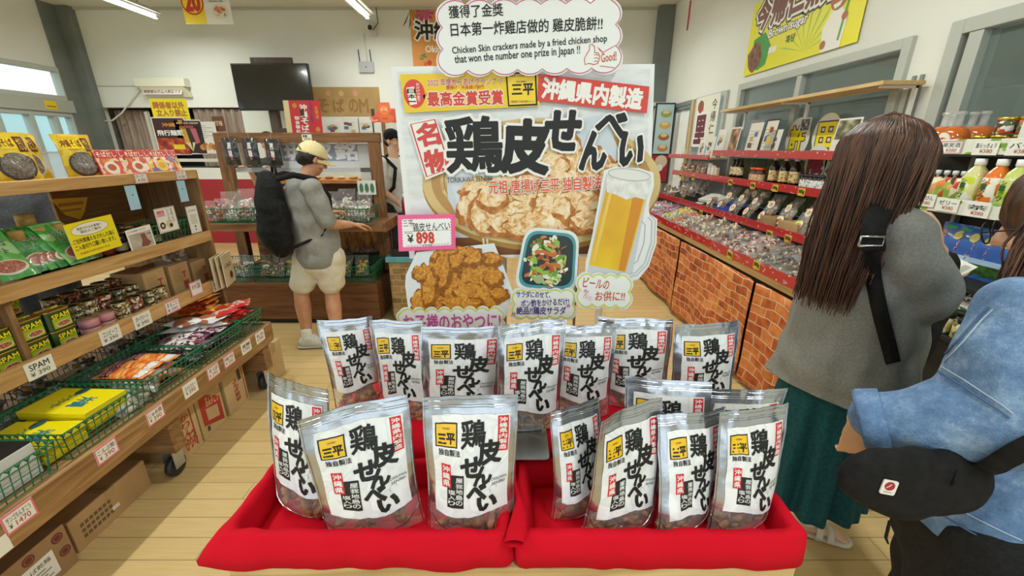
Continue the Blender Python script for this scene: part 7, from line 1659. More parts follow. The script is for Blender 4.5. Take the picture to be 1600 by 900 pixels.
# green striped card
card('stripe_card', .17, .13, C('dfe3da', .5), lambda mb: [mb.slab(circ(.035 + .05 * k, .06, .018, 12, .045), .0002, .002, C('4a7a5e', .5)) for k in range(3)], T(-1.44, 3.93, 1.14) @ FRONT, 'white card with three green ovals standing among the snack bags', 'card')
card('paper_sheet', .13, .19, C('cfcfc8', .6), None, T(-1.43, 4.03, 1.22) @ FRONT, 'blank pale paper sheet taped inside the wooden frame at the right', 'paper')
# shelf with food behind the frame (other side of the shop)
fb = thing('wooden_side_table', 'orange brown wooden table seen through the wooden frame', 'table', (-2.0, 4.9, 0))
mb = MB(); mb.box(-.75, -.2, 1.18, .28, .2, 1.22, wood('side wood', 'a8642c', 'c98240', 'd99a58', 1, 'X')); mb.build('table_top', fb, bevel=.003)
mb = MB(); mb.box(-.7, .1, .7, .25, .14, 1.18, wood('side wood 2', '4a2a1c', '5f3826', '704632', 1, 'X')); mb.build('panel', fb)
for x in (-.7, .22):
    mb = MB(); mb.box(x, -.15, 0, x + .04, -.1, 1.18, DW); mb.build('leg', fb)
for k in range(7): 
    mb = MB(); mb.lathe([(0, 0), (.035, 0), (.05, .012), (.05, .02), (0, .035)], C(['c99a5a', 'a86a34', 'd8c08a'][k % 3], .4), 14); tag(mb.build('sample_plate', loc=(-2.65 + .14 * k, 4.85, 1.221)), 'small dish on the orange brown table, %s from the left' % ORD[k], 'dish', 'small dishes on the side table')
# counter at the right: stone pattern stand, teal top, black trays, drinks
def brickmat(name, c1, c2, c3, mortar, w, h, axis, dist=.02):
    m, nt, N, L, b = newmat(name); tc = N.new('ShaderNodeTexCoord'); nn = N.new('ShaderNodeTexNoise'); nn.inputs['Scale'].default_value = 3; L.new(tc.outputs['Object'], nn.inputs['Vector'])
    sb_ = N.new('ShaderNodeVectorMath'); sb_.operation = 'SUBTRACT'; sb_.inputs[1].default_value = (.5, .5, .5); L.new(nn.outputs['Color'], sb_.inputs[0]); sc2 = N.new('ShaderNodeVectorMath'); sc2.operation = 'SCALE'; sc2.inputs['Scale'].default_value = dist * 4; L.new(sb_.outputs[0], sc2.inputs[0])
    ad = N.new('ShaderNodeVectorMath'); ad.operation = 'ADD'; L.new(tc.outputs['Object'], ad.inputs[0]); L.new(sc2.outputs[0], ad.inputs[1]); sx = N.new('ShaderNodeSeparateXYZ'); L.new(ad.outputs[0], sx.inputs[0]); cb = N.new('ShaderNodeCombineXYZ')
    L.new(sx.outputs['X' if axis == 'X' else 'Y'], cb.inputs['X']); L.new(sx.outputs['Z'], cb.inputs['Y'])
    br = N.new('ShaderNodeTexBrick'); L.new(cb.outputs[0], br.inputs['Vector']); br.inputs['Scale'].default_value = 1; br.inputs['Brick Width'].default_value = w; br.inputs['Row Height'].default_value = h; br.inputs['Mortar Size'].default_value = .0035; br.inputs['Mortar Smooth'].default_value = .3
    br.inputs['Color1'].default_value = (0, 0, 0, 1); br.inputs['Color2'].default_value = (1, 1, 1, 1); br.inputs['Bias'].default_value = 0
    n2 = N.new('ShaderNodeTexNoise'); n2.inputs['Scale'].default_value = 14; n2.inputs['Detail'].default_value = 5; L.new(tc.outputs['Object'], n2.inputs['Vector'])
    sp = N.new('ShaderNodeSeparateColor'); L.new(br.outputs['Color'], sp.inputs[0]); mt = N.new('ShaderNodeMath'); mt.operation = 'MULTIPLY_ADD'; mt.inputs[1].default_value = .4; L.new(sp.outputs[0], mt.inputs[0]); m3 = N.new('ShaderNodeMath'); m3.operation = 'MULTIPLY_ADD'; m3.inputs[1].default_value = .9; m3.inputs[2].default_value = -.15; L.new(n2.outputs['Fac'], m3.inputs[0]); L.new(m3.outputs[0], mt.inputs[2])
    col = ramp(N, L, mt.outputs[0], [(.2, c1), (.45, c2), (.75, c3)]); mx = N.new('ShaderNodeMix'); mx.data_type = 'RGBA'; L.new(br.outputs['Fac'], mx.inputs[0]); L.new(col, mx.inputs[6]); mx.inputs[7].default_value = lin(mortar); L.new(mx.outputs[2], b.inputs['Base Color']); b.inputs['Roughness'].default_value = .75
    return m
STONE = brickmat('stone pattern', '6a4f2c', '8f7044', 'b3935e', 'b8a478', .13, .058, 'X', .006)
ct = thing('patterned_stand', 'small stand with tan stone pattern sides and teal top beside the wooden rack', 'counter', (-.90, 3.85, 0))
mb = MB(); mb.box(-.22, -.25, 0.03, .35, .25, .575, STONE); mb.build('skirt', ct, bevel=.004); mb = MB(); mb.box(-.24, -.27, .575, .37, .27, .625, noisy('teal top', [(0.3, '4f8f9a'), (0.7, '72adb5')], 8, 3, .4)); mb.build('top', ct, bevel=.004)
mb = MB(); mb.box(-.2, -.22, 0, .33, .22, .03, BLACK); mb.build('plinth', ct)
def tray_black(x, y, z, w, d_, h, label):
    mb = MB(); t = .01
    mb.box(-w / 2, -d_ / 2, 0, w / 2, d_ / 2, t, BLACK); mb.box(-w / 2, -d_ / 2, t, -w / 2 + t, d_ / 2, h, BLACK); mb.box(w / 2 - t, -d_ / 2, t, w / 2, d_ / 2, h, BLACK); mb.box(-w / 2 + t, -d_ / 2, t, w / 2 - t, -d_ / 2 + t, h, BLACK); mb.box(-w / 2 + t, d_ / 2 - t, t, w / 2 - t, d_ / 2, h, BLACK); return tag(mb.build('black_tray', loc=(x, y, z), bevel=.002), label, 'tray', 'black trays')
tray_black(-.88, 3.80, .626, .42, .4, .07, 'black plastic tray on the teal topped stand')
sd_ = thing('black_shelf_unit', 'black open shelf unit carrying red drink bottles beside the wooden rack', 'shelf', (-.88, 3.95, .626))
mb = MB(); mb.box(-.2, -.05, .33, .24, .13, .35, BLACK); mb.build('shelf', sd_, bevel=.002)
for x in (-.2, .22): mb = MB(); mb.box(x, -.03, .0, x + .02, .11, .33, BLACK); mb.build('side', sd_)
BOTR = C('8a1420', .05, coat=1)
for k in range(4):
    x = -1.02 + .1 * k; o = thing('red_drink_bottle', 'small bottle of red drink with white cap, %s from the left on the black shelf' % ORD[k], 'bottle', (x, 3.97, .977), 0, 'red drink bottles on the black shelf')
    mb = MB(); mb.lathe([(0, 0), (.03, 0), (.033, .01), (.033, .1), (.026, .12), (.014, .135), (.013, .145)], BOTR, 18); mb.build('bottle_body', o); mb = MB(); mb.lathe([(.015, .14), (.018, .142), (.018, .165), (0, .167)], WHITE, 14); mb.build('cap', o)
for k in range(2):
    def d(mb, k=k): mb.rect(.005, .005, .105, .125, .001, C('3a7ab0', .3)); mb.rect(.005, .005, .105, .045, .0014, C('c8d8de', .3)); mb.poly(circ(.055, .08, .025), .0018, C('e8e6da'))
    card('blue_packet', .11, .13, C('2a5a8a', .3), d, T(-1.02 + .13 * k, 3.74 + .03 * k, .65 + .012 * k) @ FRONT @ RX(-.25), ['blue packet with beach picture in the black tray, left one', 'blue packet with beach picture in the black tray, right one'][k], 'packet', 'blue packets in the black tray', t=.02)
# clear polythene drape
curtain('plastic_drape', 4.22, -1.14, -1.04, .75, 1.35, film('drape', 'e4e8ea', .3), 'clear crinkled plastic cover hanging beside the wooden rack post', .02, 4, 'X')
# persons arm through the frame: seated customer behind
O = V(-3.08, 5.5, 0); pc_ = thing('person', 'customer behind the wooden frame, only a raised forearm holding tongs in view', 'person', tuple(O))
B = Body(); hdc = V(0, 0, 1.62); ph = head(B, hdc, V(.3, -1, -.3), 1); B.cap(V(0, 0, 1.45), .055, V(0, 0, 1.56), .05); B.ell(V(0, 0, 1.22), (.14, .11, .22)); B.ell(V(0, 0, .9), (.15, .12, .16))
for s_ in (-1, 1): B.chain([V(s_ * .18, 0, 1.36), V(s_ * .2, -.05, 1.1)], [.05, .04]); B.chain([V(s_ * .2, -.05, 1.1), V(s_ * .14, -.25, 1.28)], [.04, .027]); hand(B, V(s_ * .14, -.25, 1.28), V(-.2, -.5, .5), V(0, 0, -1), 1, .7, thumb=s_); B.chain([V(s_ * .09, 0, .86), V(s_ * .1, 0, .48), V(s_ * .1, 0, .08)], [.085, .06, .04]); B.cap(V(s_ * .1, 0, .035), .034, V(s_ * .1, -.15, .034), .03)
B.build('body', SKINL, pc_, .009, 3)
B = Body(); B.ell(V(0, 0, 1.22), (.19, .15, .24)); B.cap(V(0, 0, 1.2), .17, V(0, 0, .9), .175); B.cap(V(-.16, 0, 1.37), .065, V(.16, 0, 1.37), .065)
for s_ in (-1, 1): B.cap(V(s_ * .18, 0, 1.35), .07, V(s_ * .2, -.05, 1.15), .06)
B.build('shirt', CLOTHN('dark shirt', '3a3c40', '4a4c50'), pc_, .013, 3, .01, 7); B = Body()
for s_ in (-1, 1): B.cap(V(s_ * .09, 0, .86), .12, V(s_ * .1, 0, .1), .075)
B.build('trousers', CLOTHN('dark trousers', '', ''), pc_, .014, 3); B = Body(); B.ell(ph(0, -.02, .045), (.088, .106, .088)); B.build('hair', HAIRB, pc_, .009, 2)
# ================================================================== RIGHT WALL
def onR(u, v, X): return px(u, v, X=X)
# sugar banner
a = onR(1162, 121, XR - .01); w, h = a.y - 3.17, .62
def d(mb):
    G_ = lambda c: C(c, .5)
    mb.rect(0, 0, w, h, .001, noisy('banner yellow', [(0.35, 'e2e01a'), (0.65, 'f0ea22')], 1, 2, .45, rnd=False))
    for k in range(9): q_ = .3 + k * .32; mb.poly([(w * .62, 0.05), (w * .62 + .3 * cos(q_ - .06), .05 + .26 * sin(q_ - .06)), (w * .62 + .36 * cos(q_), .05 + .32 * sin(q_))], .0014 + k * .00005, G_('a9cf3a'))
    mb.poly([(.10, .30), (.28, .33), (.40, .2), (.36, .05), (.24, .02), (.12, .05)], .002, G_('3f9a3c'))
    mb.poly(lump(.16, .14, .12, .13, 3, 20, .3), .0024, noisy('sugar lump print', [(0.3, '4a2a1a'), (0.6, '8a5a3c'), (0.8, 'a9785a')], 22, 4, .5, rnd=False))
    for k, ch_ in enumerate('今帰仁黒糖'):
        x = .10 + .235 * k; mb.text(ch_, (x, .37, x + .2, .60), .0030, G_('f4f4ee'), .13); mb.text(ch_, (x, .37, x + .2, .60), .0026, G_('3a302c'), .19); mb.text(ch_, (x, .37, x + .2, .60), .0036, G_('7a4a3c'), .05)
    mb.text('Brown sugar', (.34, .245, .86, .33), .0026, G_('3a302c'), .09); mb.text('Brown sugar', (.34, .245, .86, .33), .0032, G_('f4f4ee'), .03); mb.text('黒糖', (.38, .13, .50, .18), .003, G_('f4f4ee'), .05); mb.text('흑당', (.62, .16, .74, .22), .003, G_('4a4a20'), .02)
    # farmer in a straw hat (generic figure)
    x = w - .26; mb.poly([(x - .09, .0), (x + .10, .0), (x + .12, .2), (x + .04, .27), (x - .05, .26), (x - .12, .16)], .003, G_('f1f1ec')); mb.poly(circ(x, .34, .085, 20), .0034, G_('b06a48')); mb.poly([(x - .15, .36), (x + .13, .42), (x + .05, .54), (x - .02, .56), (x - .09, .49)], .004, G_('c9b74a')); mb.poly([(x - .16, .35), (x + .14, .41), (x + .12, .44), (x - .1, .39)], .0044, G_('3f4a2c'))
    mb.poly([(x - .05, .30), (x + .04, .31), (x + .02, .28), (x - .03, .27)], .004, G_('f4f4ee')); mb.band([(x - .05, .36), (x - .02, .37)], .008, .004, INK, False); mb.band([(x + .01, .37), (x + .05, .375)], .008, .004, INK, False); mb.band([(x + .07, .05), (x + .12, .5)], .02, .0044, G_('5fa83a'), False); mb.poly(circ(x + .09, .2, .028, 10), .005, G_('b06a48')); mb.poly(circ(x - .08, .05, .03, 10), .005, G_('b06a48'))
card('sugar_banner', w, h, C('d8d61a', .5), d, T(XR - .015, a.y, 2.235) @ FACE_L, 'yellow brown sugar banner with farmer in straw hat on the right wall', 'banner', t=.002)
# wooden shelf board over the long window
sb2 = thing('wall_shelf', 'long raw timber shelf board fixed across the long window', 'shelf', (XR, 3.5, 1.89)); mb = MB(); mb.box(-.27, -.95, 0, -.03, .96, .022, wood('pale wood y', 'b8925c', 'cfae78', 'dfc394', 1, 'Y')); mb.build('board', sb2, bevel=.002)
for y in (-.9, 0, .9): mb = MB(); mb.box(-.24, y - .012, -.012, -.03, y + .012, 0, WHITE); mb.box(-.045, y - .012, -.16, -.03, y + .012, 0, WHITE); mb.build('bracket', sb2)
p = px(1060, 15, Y=6.9); mb = MB(); mb.M = T(XR - .003, 6.35, 3.05) @ FACE_L; mb.slab([(0, 0), (.05, 0), (.05, .34), (0, .34)], -.001, .001, C('c83a4a')); tag(mb.build('red_tag'), 'small red vertical tag high on the right wall', 'tag')
for k in range(2):
    mb = MB(); mb.box(XR - .012, 2.60 + .05 * (k), .95, XR - .0, 2.62 + .05 * k, 1.95, ALUD); tag(mb.build('slotted_rail'), ['slotted metal rail between the two big windows, far one', 'slotted metal rail between the two big windows, near one'][1 - k], 'rail', 'slotted rails')
# red counter rails: white dots on red
m, nt, N, L, b = newmat('dotted rail'); v = coords(N, L, (0, 1, 1), False); vo = N.new('ShaderNodeTexVoronoi'); vo.inputs['Scale'].default_value = 26; L.new(v, vo.inputs['Vector']); L.new(ramp(N, L, vo.outputs['Distance'], [(0, 'ecd6c4'), (.13, 'ecd6c4'), (.17, 'b5242a')], False), b.inputs['Base Color']); b.inputs['Roughness'].default_value = .3; b.inputs['Coat Weight'].default_value = .5
RAIL = m; BOARD = wood('counter wood', 'b08e58', 'c7a56c', 'd6b880', 1, 'Y'); DK = C('1a1a1b', .6)
co = thing('market_counter', 'long stepped market counter with red dotted rails along the right wall', 'counter', (1.95, 3.5, 0))
def cb_(name, boxes, mat, bev=.002):
    mb = MB()
    for (x0, y0, z0, x1, y1, z1) in boxes: mb.box(x0 - 1.95, y0 - 3.5, z0, x1 - 1.95, y1 - 3.5, z1, mat)
    return mb.build(name, co, bevel=bev)
cb_('cabinet', [(1.66, 1.86, 0, 2.28, 5.3, .74)], C('4a3a2c')); cb_('wood_edge', [(1.60, 1.84, .745, 1.66, 5.3, .80)], BOARD)
mb = MB(); mb.raw([(1.61 - 1.95, -1.66, .78), (1.95 - 1.95, -1.66, .90), (0, 1.8, .90), (-.34, 1.8, .78), (-.34, -1.66, .74), (0, -1.66, .74), (0, 1.8, .74), (-.34, 1.8, .74)], [(0, 1, 2, 3), (0, 3, 7, 4), (1, 5, 6, 2), (0, 4, 5, 1), (3, 2, 6, 7), (4, 7, 6, 5)], DK); mb.build('lower_tray', co)
mb = MB(); mb.raw([(0, -1.0, .93), (.35, -1.0, 1.03), (.35, 2.1, 1.03), (0, 2.1, .93), (0, -1.0, .74), (.35, -1.0, .74), (.35, 2.1, .74), (0, 2.1, .74)], [(0, 1, 2, 3), (0, 3, 7, 4), (1, 5, 6, 2), (0, 4, 5, 1), (3, 2, 6, 7), (4, 7, 6, 5)], DK); mb.build('upper_tray', co)
cb_('dotted_rail', [(1.585, 1.9, .795, 1.60, 5.3, .86)], RAIL); cb_('dotted_rail', [(1.935, 2.5, .945, 1.95, 5.6, 1.005)], RAIL)
cb_('dotted_rail', [(2.085, 2.62, 1.232, 2.10, 5.55, 1.29)], RAIL); cb_('shelf', [(2.10, 2.62, 1.235, 2.33, 5.55, 1.25)], BOARD)
cb_('dotted_rail', [(2.085, 2.35, 1.478, 2.10, 4.50, 1.535)], RAIL); cb_('shelf', [(2.10, 2.35, 1.48, 2.33, 4.50, 1.497)], BOARD)
cb_('dotted_rail', [(2.085, 4.58, 1.435, 2.10, 5.75, 1.485)], RAIL); cb_('shelf', [(2.10, 4.58, 1.437, 2.33, 5.75, 1.452)], BOARD)
for y in (2.66, 4.54, 5.5): cb_('upright', [(2.29, y, 1.0, 2.32, y + .03, 1.5)], ALU)
cb_('green_backdrop', [(2.318, 2.4, 1.03, 2.328, 4.42, 1.46)], noisy('foliage board', [(0.3, '1f2a12'), (0.5, '3a4a1e'), (0.7, '5a6a2c')], 25, 5, .5, rnd=False)); cb_('slat_board', [(2.318, 1.0, .9, 2.328, 2.4, 1.52)], C('23241f'))
cb_('dark_back', [(2.318, 4.42, 1.03, 2.326, 5.55, 1.44)], C('8a9698', .4))
BRICK = brickmat('brick cloth', '8a3a14', 'bd6128', 'd98a48', 'd8c0a4', .145, .066, 'Y', .03)
for k, (y0, y1) in enumerate(((1.84, 2.52), (2.55, 3.76), (3.79, 5.28))):
    mb = MB(); mb.grid(lambda a, b_: (1.592 - .012 * sin(a * 14 + k) * (1 - b_) - .02 * nz(a * 4 + k * 9, b_ * 2) * (1.1 - b_) - (.03 * math.exp(-(min(a, 1 - a) / .03) ** 2)) * .5, y0 + (y1 - y0) * a, .03 + .70 * b_ + .012 * nz(a * 5, k) * (1 - b_)), 60, 12, BRICK)
    o = mb.build('brick_pattern_cloth'); so = o.modifiers.new('s', 'SOLIDIFY'); so.thickness = .003; tag(o, 'orange brick pattern cloth panel on the counter front, %s' % ['nearest the women', 'middle one with creases', 'far one towards the door'][k], 'cloth', 'brick pattern cloth panels')
# tags on the rails
for k, (u, v, X) in enumerate([(1063, 274, 2.083), (1083, 277, 2.083), (1141, 285, 2.083), (1176, 290, 2.083), (1211, 294, 2.083), (1252, 300, 2.083), (1040, 317, 1.933), (1074, 328, 1.933), (1095, 333, 1.933), (1202, 366, 1.933), (1231, 373, 1.933), (1261, 382, 1.933), (1140, 398, 1.583), (1182, 414, 1.583), (1257, 446, 1.583)]):
    p = onR(u, v, X); card('shelf_tag', .075, .055, C('cdb43c', .4), lambda mb: mb.text('300g', (.008, .012, .067, .042), .001, C('2a2416'), .05), T(X, p.y + .037, p.z - .027) @ FACE_L, 'small yellow tag on the %s red rail, %s from the door end' % (['bottle shelf', 'upper tray', 'lower tray'][0 if k < 6 else 1 if k < 12 else 2], ORD[k if k < 6 else k - 6 if k < 12 else k - 12]), 'tag', 'yellow tags on the red rails')
# goods on the lower tray
LW = [('white and pink', [C('e6e6e2', .4), C('c07a90', .4)]), ('purple pink', [C('8a3a5c', .4), C('c88aa4', .4)]), ('yellow', [C('e8cc5a', .4), C('ecdc90', .4)]), ('green', [C('1f9a3c', .4), C('8fd08a', .4)]), ('orange tied', [C('f04a1a', .4), C('e0a070', .4)]),
      ('pale dried squid', [C('d8c4a0', .4), C('9a7450', .4), C('ece0c8', .4)]), ('brown dried fish', [C('6a3c20', .4), C('a87848', .4), C('8a5630', .4)]), ('grey sardine', [C('8a745c', .4), C('c8b498', .4), C('4a3828', .4)]), ('mixed shell snack', [C('c08a78', .4), C('e4d0c4', .4), C('7a3c34', .4)])]
PR = {}
def lay(i, mi, loc, rot, lab):
    if mi in PR: dup(PR[mi], loc, rot, lab, 'snack bags on the lower counter tray')
    else: PR[mi] = clear_bag(lab, loc, rot, .14, .24, .035, LW[mi][1], mi + 300, None, 'snack bags on the lower counter tray', n=26, r=.014, fill=.95, flat=.7)
seq = [0, 0, 1, 1, 1, 2, 3, 4, 5, 5, 6, 5, 7, 5, 6, 8, 8, 8, 6, 7, 7, 7, 6]
for k, mi in enumerate(seq):
    y = 5.15 - .132 * k
    for r_ in range(2):
        m2 = mi if r_ == 0 or mi not in (3,) else 2
        lay(0, m2, (1.70 + .14 * r_, y + .02 * sin(k * 2.1 + r_), .845 + .05 * r_ + .012 * (k % 2)), (-.12 + .1 * sin(k), -.33, pi / 2 + .5 * sin(k * 1.9 + r_)), 'clear bag of %s bits, lower counter tray, %s row, %s from door end' % (LW[m2][0].split()[0], ['front', 'back'][r_], ORD[k] if k < 20 else ['twenty-first', 'twenty-second', 'twenty-third'][k - 20]))
for k, (y, g) in enumerate(((2.35, 0), (2.12, 1))): 
    mb = MB(); mb.box(-.13, -.15, 0, .13, .15, .006, KRAFT); mb.box(-.13, -.15, .006, -.124, .15, .04, KRAFT); mb.box(.124, -.15, .006, .13, .15, .04, KRAFT); o = mb.build('cardboard_tray', loc=(1.78, y - .02, .815 + .005 * k), rot=(0, -.34, 0)); tag(o, ['open cardboard tray holding the nearest dried fish bags', 'flat cardboard tray at the near end of the lower counter tray'][k], 'tray')
# upper tray: bags with round labels, white boxes, brown bags
RB = []
for k in range(17):
    gr = k >= 13; r_ = (k % 2); y = 4.22 - .115 * k if k < 14 else 2.6 + .13 * (k - 14)
    c0 = 'd5dc4a' if gr else 'ead7b8'; lab = 'clear bag with %s round label on the upper counter tray, %s from the door end' % ('lime' if gr else 'cream', ORD[k]); loc = (2.03 + .13 * r_, y, 1.05 + .07 * r_); rot = (radians(62), 0, -pi / 2 + .15 * sin(k * 2))
    if (gr, r_) in [x[0] for x in RB]: dup([x[1] for x in RB if x[0] == (gr, r_)][0], loc, rot, lab)
    else: RB.append(((gr, r_), clear_bag(lab, loc, rot, .14, .17, .05, [C('a88c68', .4), C('7a6048', .4), C('c8b48c', .4)], 400 + k, (.034, c0, 'a8643c', 'round'), 'bags with round labels on the upper counter tray', bd=(0, -.12))))
for k in range(3):
    y = 3.95 - .13 * k; dup(RB[0][1], (2.24, y, 1.17), (radians(75), 0, -pi / 2), 'clear bag with cream round label hanging under the bottle shelf, %s from the door end' % ORD[k])
for k, (u, v, w_) in enumerate(((1117, 308, .26), (1093, 321, .24), (1113, 325, .13))):
    p = onR(u, v, 2.10 - .04 * k); o = thing('white_gift_box', ['large flat white box with faint drawings on the upper counter tray', 'flat white box with faint drawings in front of the larger one', 'small white box beside the blue cloth'][k], 'box', (p.x, p.y, p.z - .03), (0, -.28, .35 * (k < 2)), 'white boxes on the upper counter tray')
    mb = MB(); mb.box(-.09 if k < 2 else -.06, -w_ / 2, 0, .09 if k < 2 else .06, w_ / 2, .03, C('dcdcd4', .4)); mb.build('box_body', o, bevel=.003)
    mb = MB()
    for j in range(6 if k < 2 else 2): mb.band([(-.05 + .05 * (j % 3) + .015 * cos(q_), -w_ * .25 + w_ * .45 * (j // 3) + .02 * sin(q_)) for q_ in [pi * t / 4 for t in range(8)]], .0015, .0306, C('9a9a94'))
    mb.build('print', o)
for k, (y, x) in enumerate(((5.45, 2.02), (5.25, 2.02), (5.40, 2.17), (5.22, 2.16), (5.05, 2.08), (4.90, 2.12), (4.80, 2.2))):
    clear_bag('brown paper snack bag at the door end of the upper tray, %s one' % ORD[k], (x, y, 1.06 + .06 * (x > 2.1)), (radians(70), 0, -pi / 2 + .3 * sin(k * 3)), .17, .2, .06, [C('8a6238', .6), C('b08a5a', .6), C('3a2418', .5)], 450 + k, (.02, 'e8e6de', '9a3a2c', 'sq'), 'brown snack bags at the door end')
mb = MB(); mb.grid(lambda a, b_: (1.955 + .20 * b_, 4.14 - .36 * a, .985 + .07 * b_ + .02 * sin(a * pi) + .008 * nz(a * 5, b_ * 3)), 16, 10, C('1f3384', .8)); o = mb.build('blue_cloth'); so = o.modifiers.new('s', 'SOLIDIFY'); so.thickness = .004; tag(o, 'royal blue cloth folded on the upper counter tray', 'cloth')
for k, (y, w_) in enumerate(((3.17, .2), (2.93, .22), (2.62, .2))): carton('kraft_carton', 'open kraft carton on the upper counter tray, %s' % ['darker one beside the blue cloth side', 'middle one', 'near one beside the woman'][k], 1.97, y - w_ / 2, .985, 2.1, y + w_ / 2, 1.05, KRAFT if k else BR2, 'carton', None, None, tape=False)
# bottles on the third shelf
SOY = C('130a08', .05, coat=1)
def bottle(name, label, loc, r, h, cap_c, lab_c, grp, body=SOY, lz=(.2, .55), neck=.35):
    o = thing(name, label, 'bottle', loc, 0, grp)
    mb = MB(); mb.lathe([(0, 0), (r * .9, 0), (r, .006), (r, h * .62), (r * .8, h * .72), (r * neck, h * .84), (r * neck, h * .9)], body, 20); mb.build('bottle_body', o); mb = MB(); mb.lathe([(r * neck * 1.2, h * .88), (r * neck * 1.3, h * .885), (r * neck * 1.3, h), (0, h)], C(cap_c, .4), 16); mb.build('cap', o)
    mb = MB(); mb.lathe([(r * 1.01, h * lz[0]), (r * 1.015, h * lz[0] + .001), (r * 1.015, h * lz[1]), (r * 1.01, h * lz[1] + .001)], printed('bl' + lab_c, [lab_c, lab_c, lab_c, 'a8743c'] if lab_c[0] == 'd' else [lab_c, lab_c, lab_c, '9a9a9a'], 90), 20); mb.build('paper_label', o); return o
for k in range(3): p = onR(1206 + 16.5 * k, 286, 2.17); bottle('soy_bottle', 'large dark sauce bottle with white cap, %s from the door side' % ORD[k], (2.17, p.y, 1.251), .038, .235, 'dfe2e4', 'd8c48c', 'large dark sauce bottles')
for k in range(3): p = onR(1144 + 5.5 * k, 276, 2.17); bottle('soy_bottle', 'small dark bottle with black cap and cream label, %s from the door side' % ORD[k], (2.17, p.y - .0, 1.251), .030, .20, '141416', 'ddd0a8', 'small dark bottles', lz=(.3, .65))
for k in range(2): p = onR(1177 + 9 * k, 283, 2.16); bottle('spice_jar', 'squat jar with bright orange lid, %s one' % ['far', 'near'][k], (2.16, p.y, 1.251), .042, .14, 'e8542a', 'd9b48c', 'jars with orange lids', C('5a3a2a', .2), (.1, .6), .75)
for k in range(5): p = onR(1255 + 7 * k, 295, 2.16); bottle('black_jar', 'black jar with white label on the bottle shelf, %s from the door side' % ORD[k], (2.16, p.y, 1.251), .034, .12, '161618', 'e6e8ea', 'black jars with white labels', SOY, (.08, .68), .8)
for k in range(9):
    clear_bag('clear bag of brown rusks at the door end of the bottle shelf, %s one' % ORD[k], (2.15 + .05 * (k % 2), 5.38 - .075 * k, 1.335), (radians(80), 0, -pi / 2), .12, .15, .03, [C('a87850', .5), C('8a5a3a', .5), C('d8c0a0', .5)], 480 + k, None, 'bags of brown rusks', n=16)
for k, c in enumerate(('e0dcd6', 'e8e6e0', 'd8c8b0')): carton('small_packet', '%s small upright packet on the bottle shelf beside the small dark bottles' % ['pink striped', 'tall white', 'short cream'][k], 2.14, 4.62 - .08 * k, 1.251, 2.17, 4.68 - .08 * k, 1.40 - .02 * k, C(c, .4), 'packet', None, None, tape=False)
for k in range(2): card('cream_card', .05, .2, C('d8d4a8', .5), None, T(2.12, 2.80 - .06 * k, 1.27) @ FACE_L @ RZ(-.12), 'tall cream card leaning at the near end of the bottle shelf, %s one' % ['far', 'near'][k], 'card', 'cream cards')
# bubble sign behind the shelves
p = onR(1248, 218, 2.31); q_ = onR(1292, 212, 2.31)
mb = MB(); mb.M = T(2.314, 3.80, 1.27) @ FACE_L
mb.slab([(.45, 0), (1.25, 0), (1.25, .42), (.8, .36), (.45, .3)], -.003, 0, noisy('sky print', [(0.3, '3a86c0'), (0.6, '8ac0dc'), (0.8, 'd8e8ec')], 3, 4, .5, rnd=False))
for (ch_, u, v, c) in (('許', 1245, 216, 'f0e01a'), ('田', 1290, 212, 'f0e01a'), ('限', 1275, 254, 'b8304a'), ('定', 1308, 254, 'b8304a')):
    p = onR(u, v, 2.31); x, y = 3.80 - p.y, p.z - 1.27; r_ = .14 if c[0] == 'f' else .12; z0 = .002 if c[0] == 'f' else .0045
    mb.slab(circ(x, y, r_ * 1.03, 24, r_ * 1.12), z0 - .0016, z0, C('dfe09a')); mb.poly(circ(x, y, r_ * .97, 24, r_ * 1.05), z0 + .0006, C('dcdde4')); mb.text(ch_, (x - r_ * .62, y - r_ * .62, x + r_ * .62, y + r_ * .62), z0 + .0012, C('5a3a2a'), .085); mb.text(ch_, (x - r_ * .62, y - r_ * .62, x + r_ * .62, y + r_ * .62), z0 + .0018, C(c, .5), .035)
tag(mb.build('bubble_sign'), 'sky blue sign with white bubbles and yellow and red characters behind the shelves', 'sign')
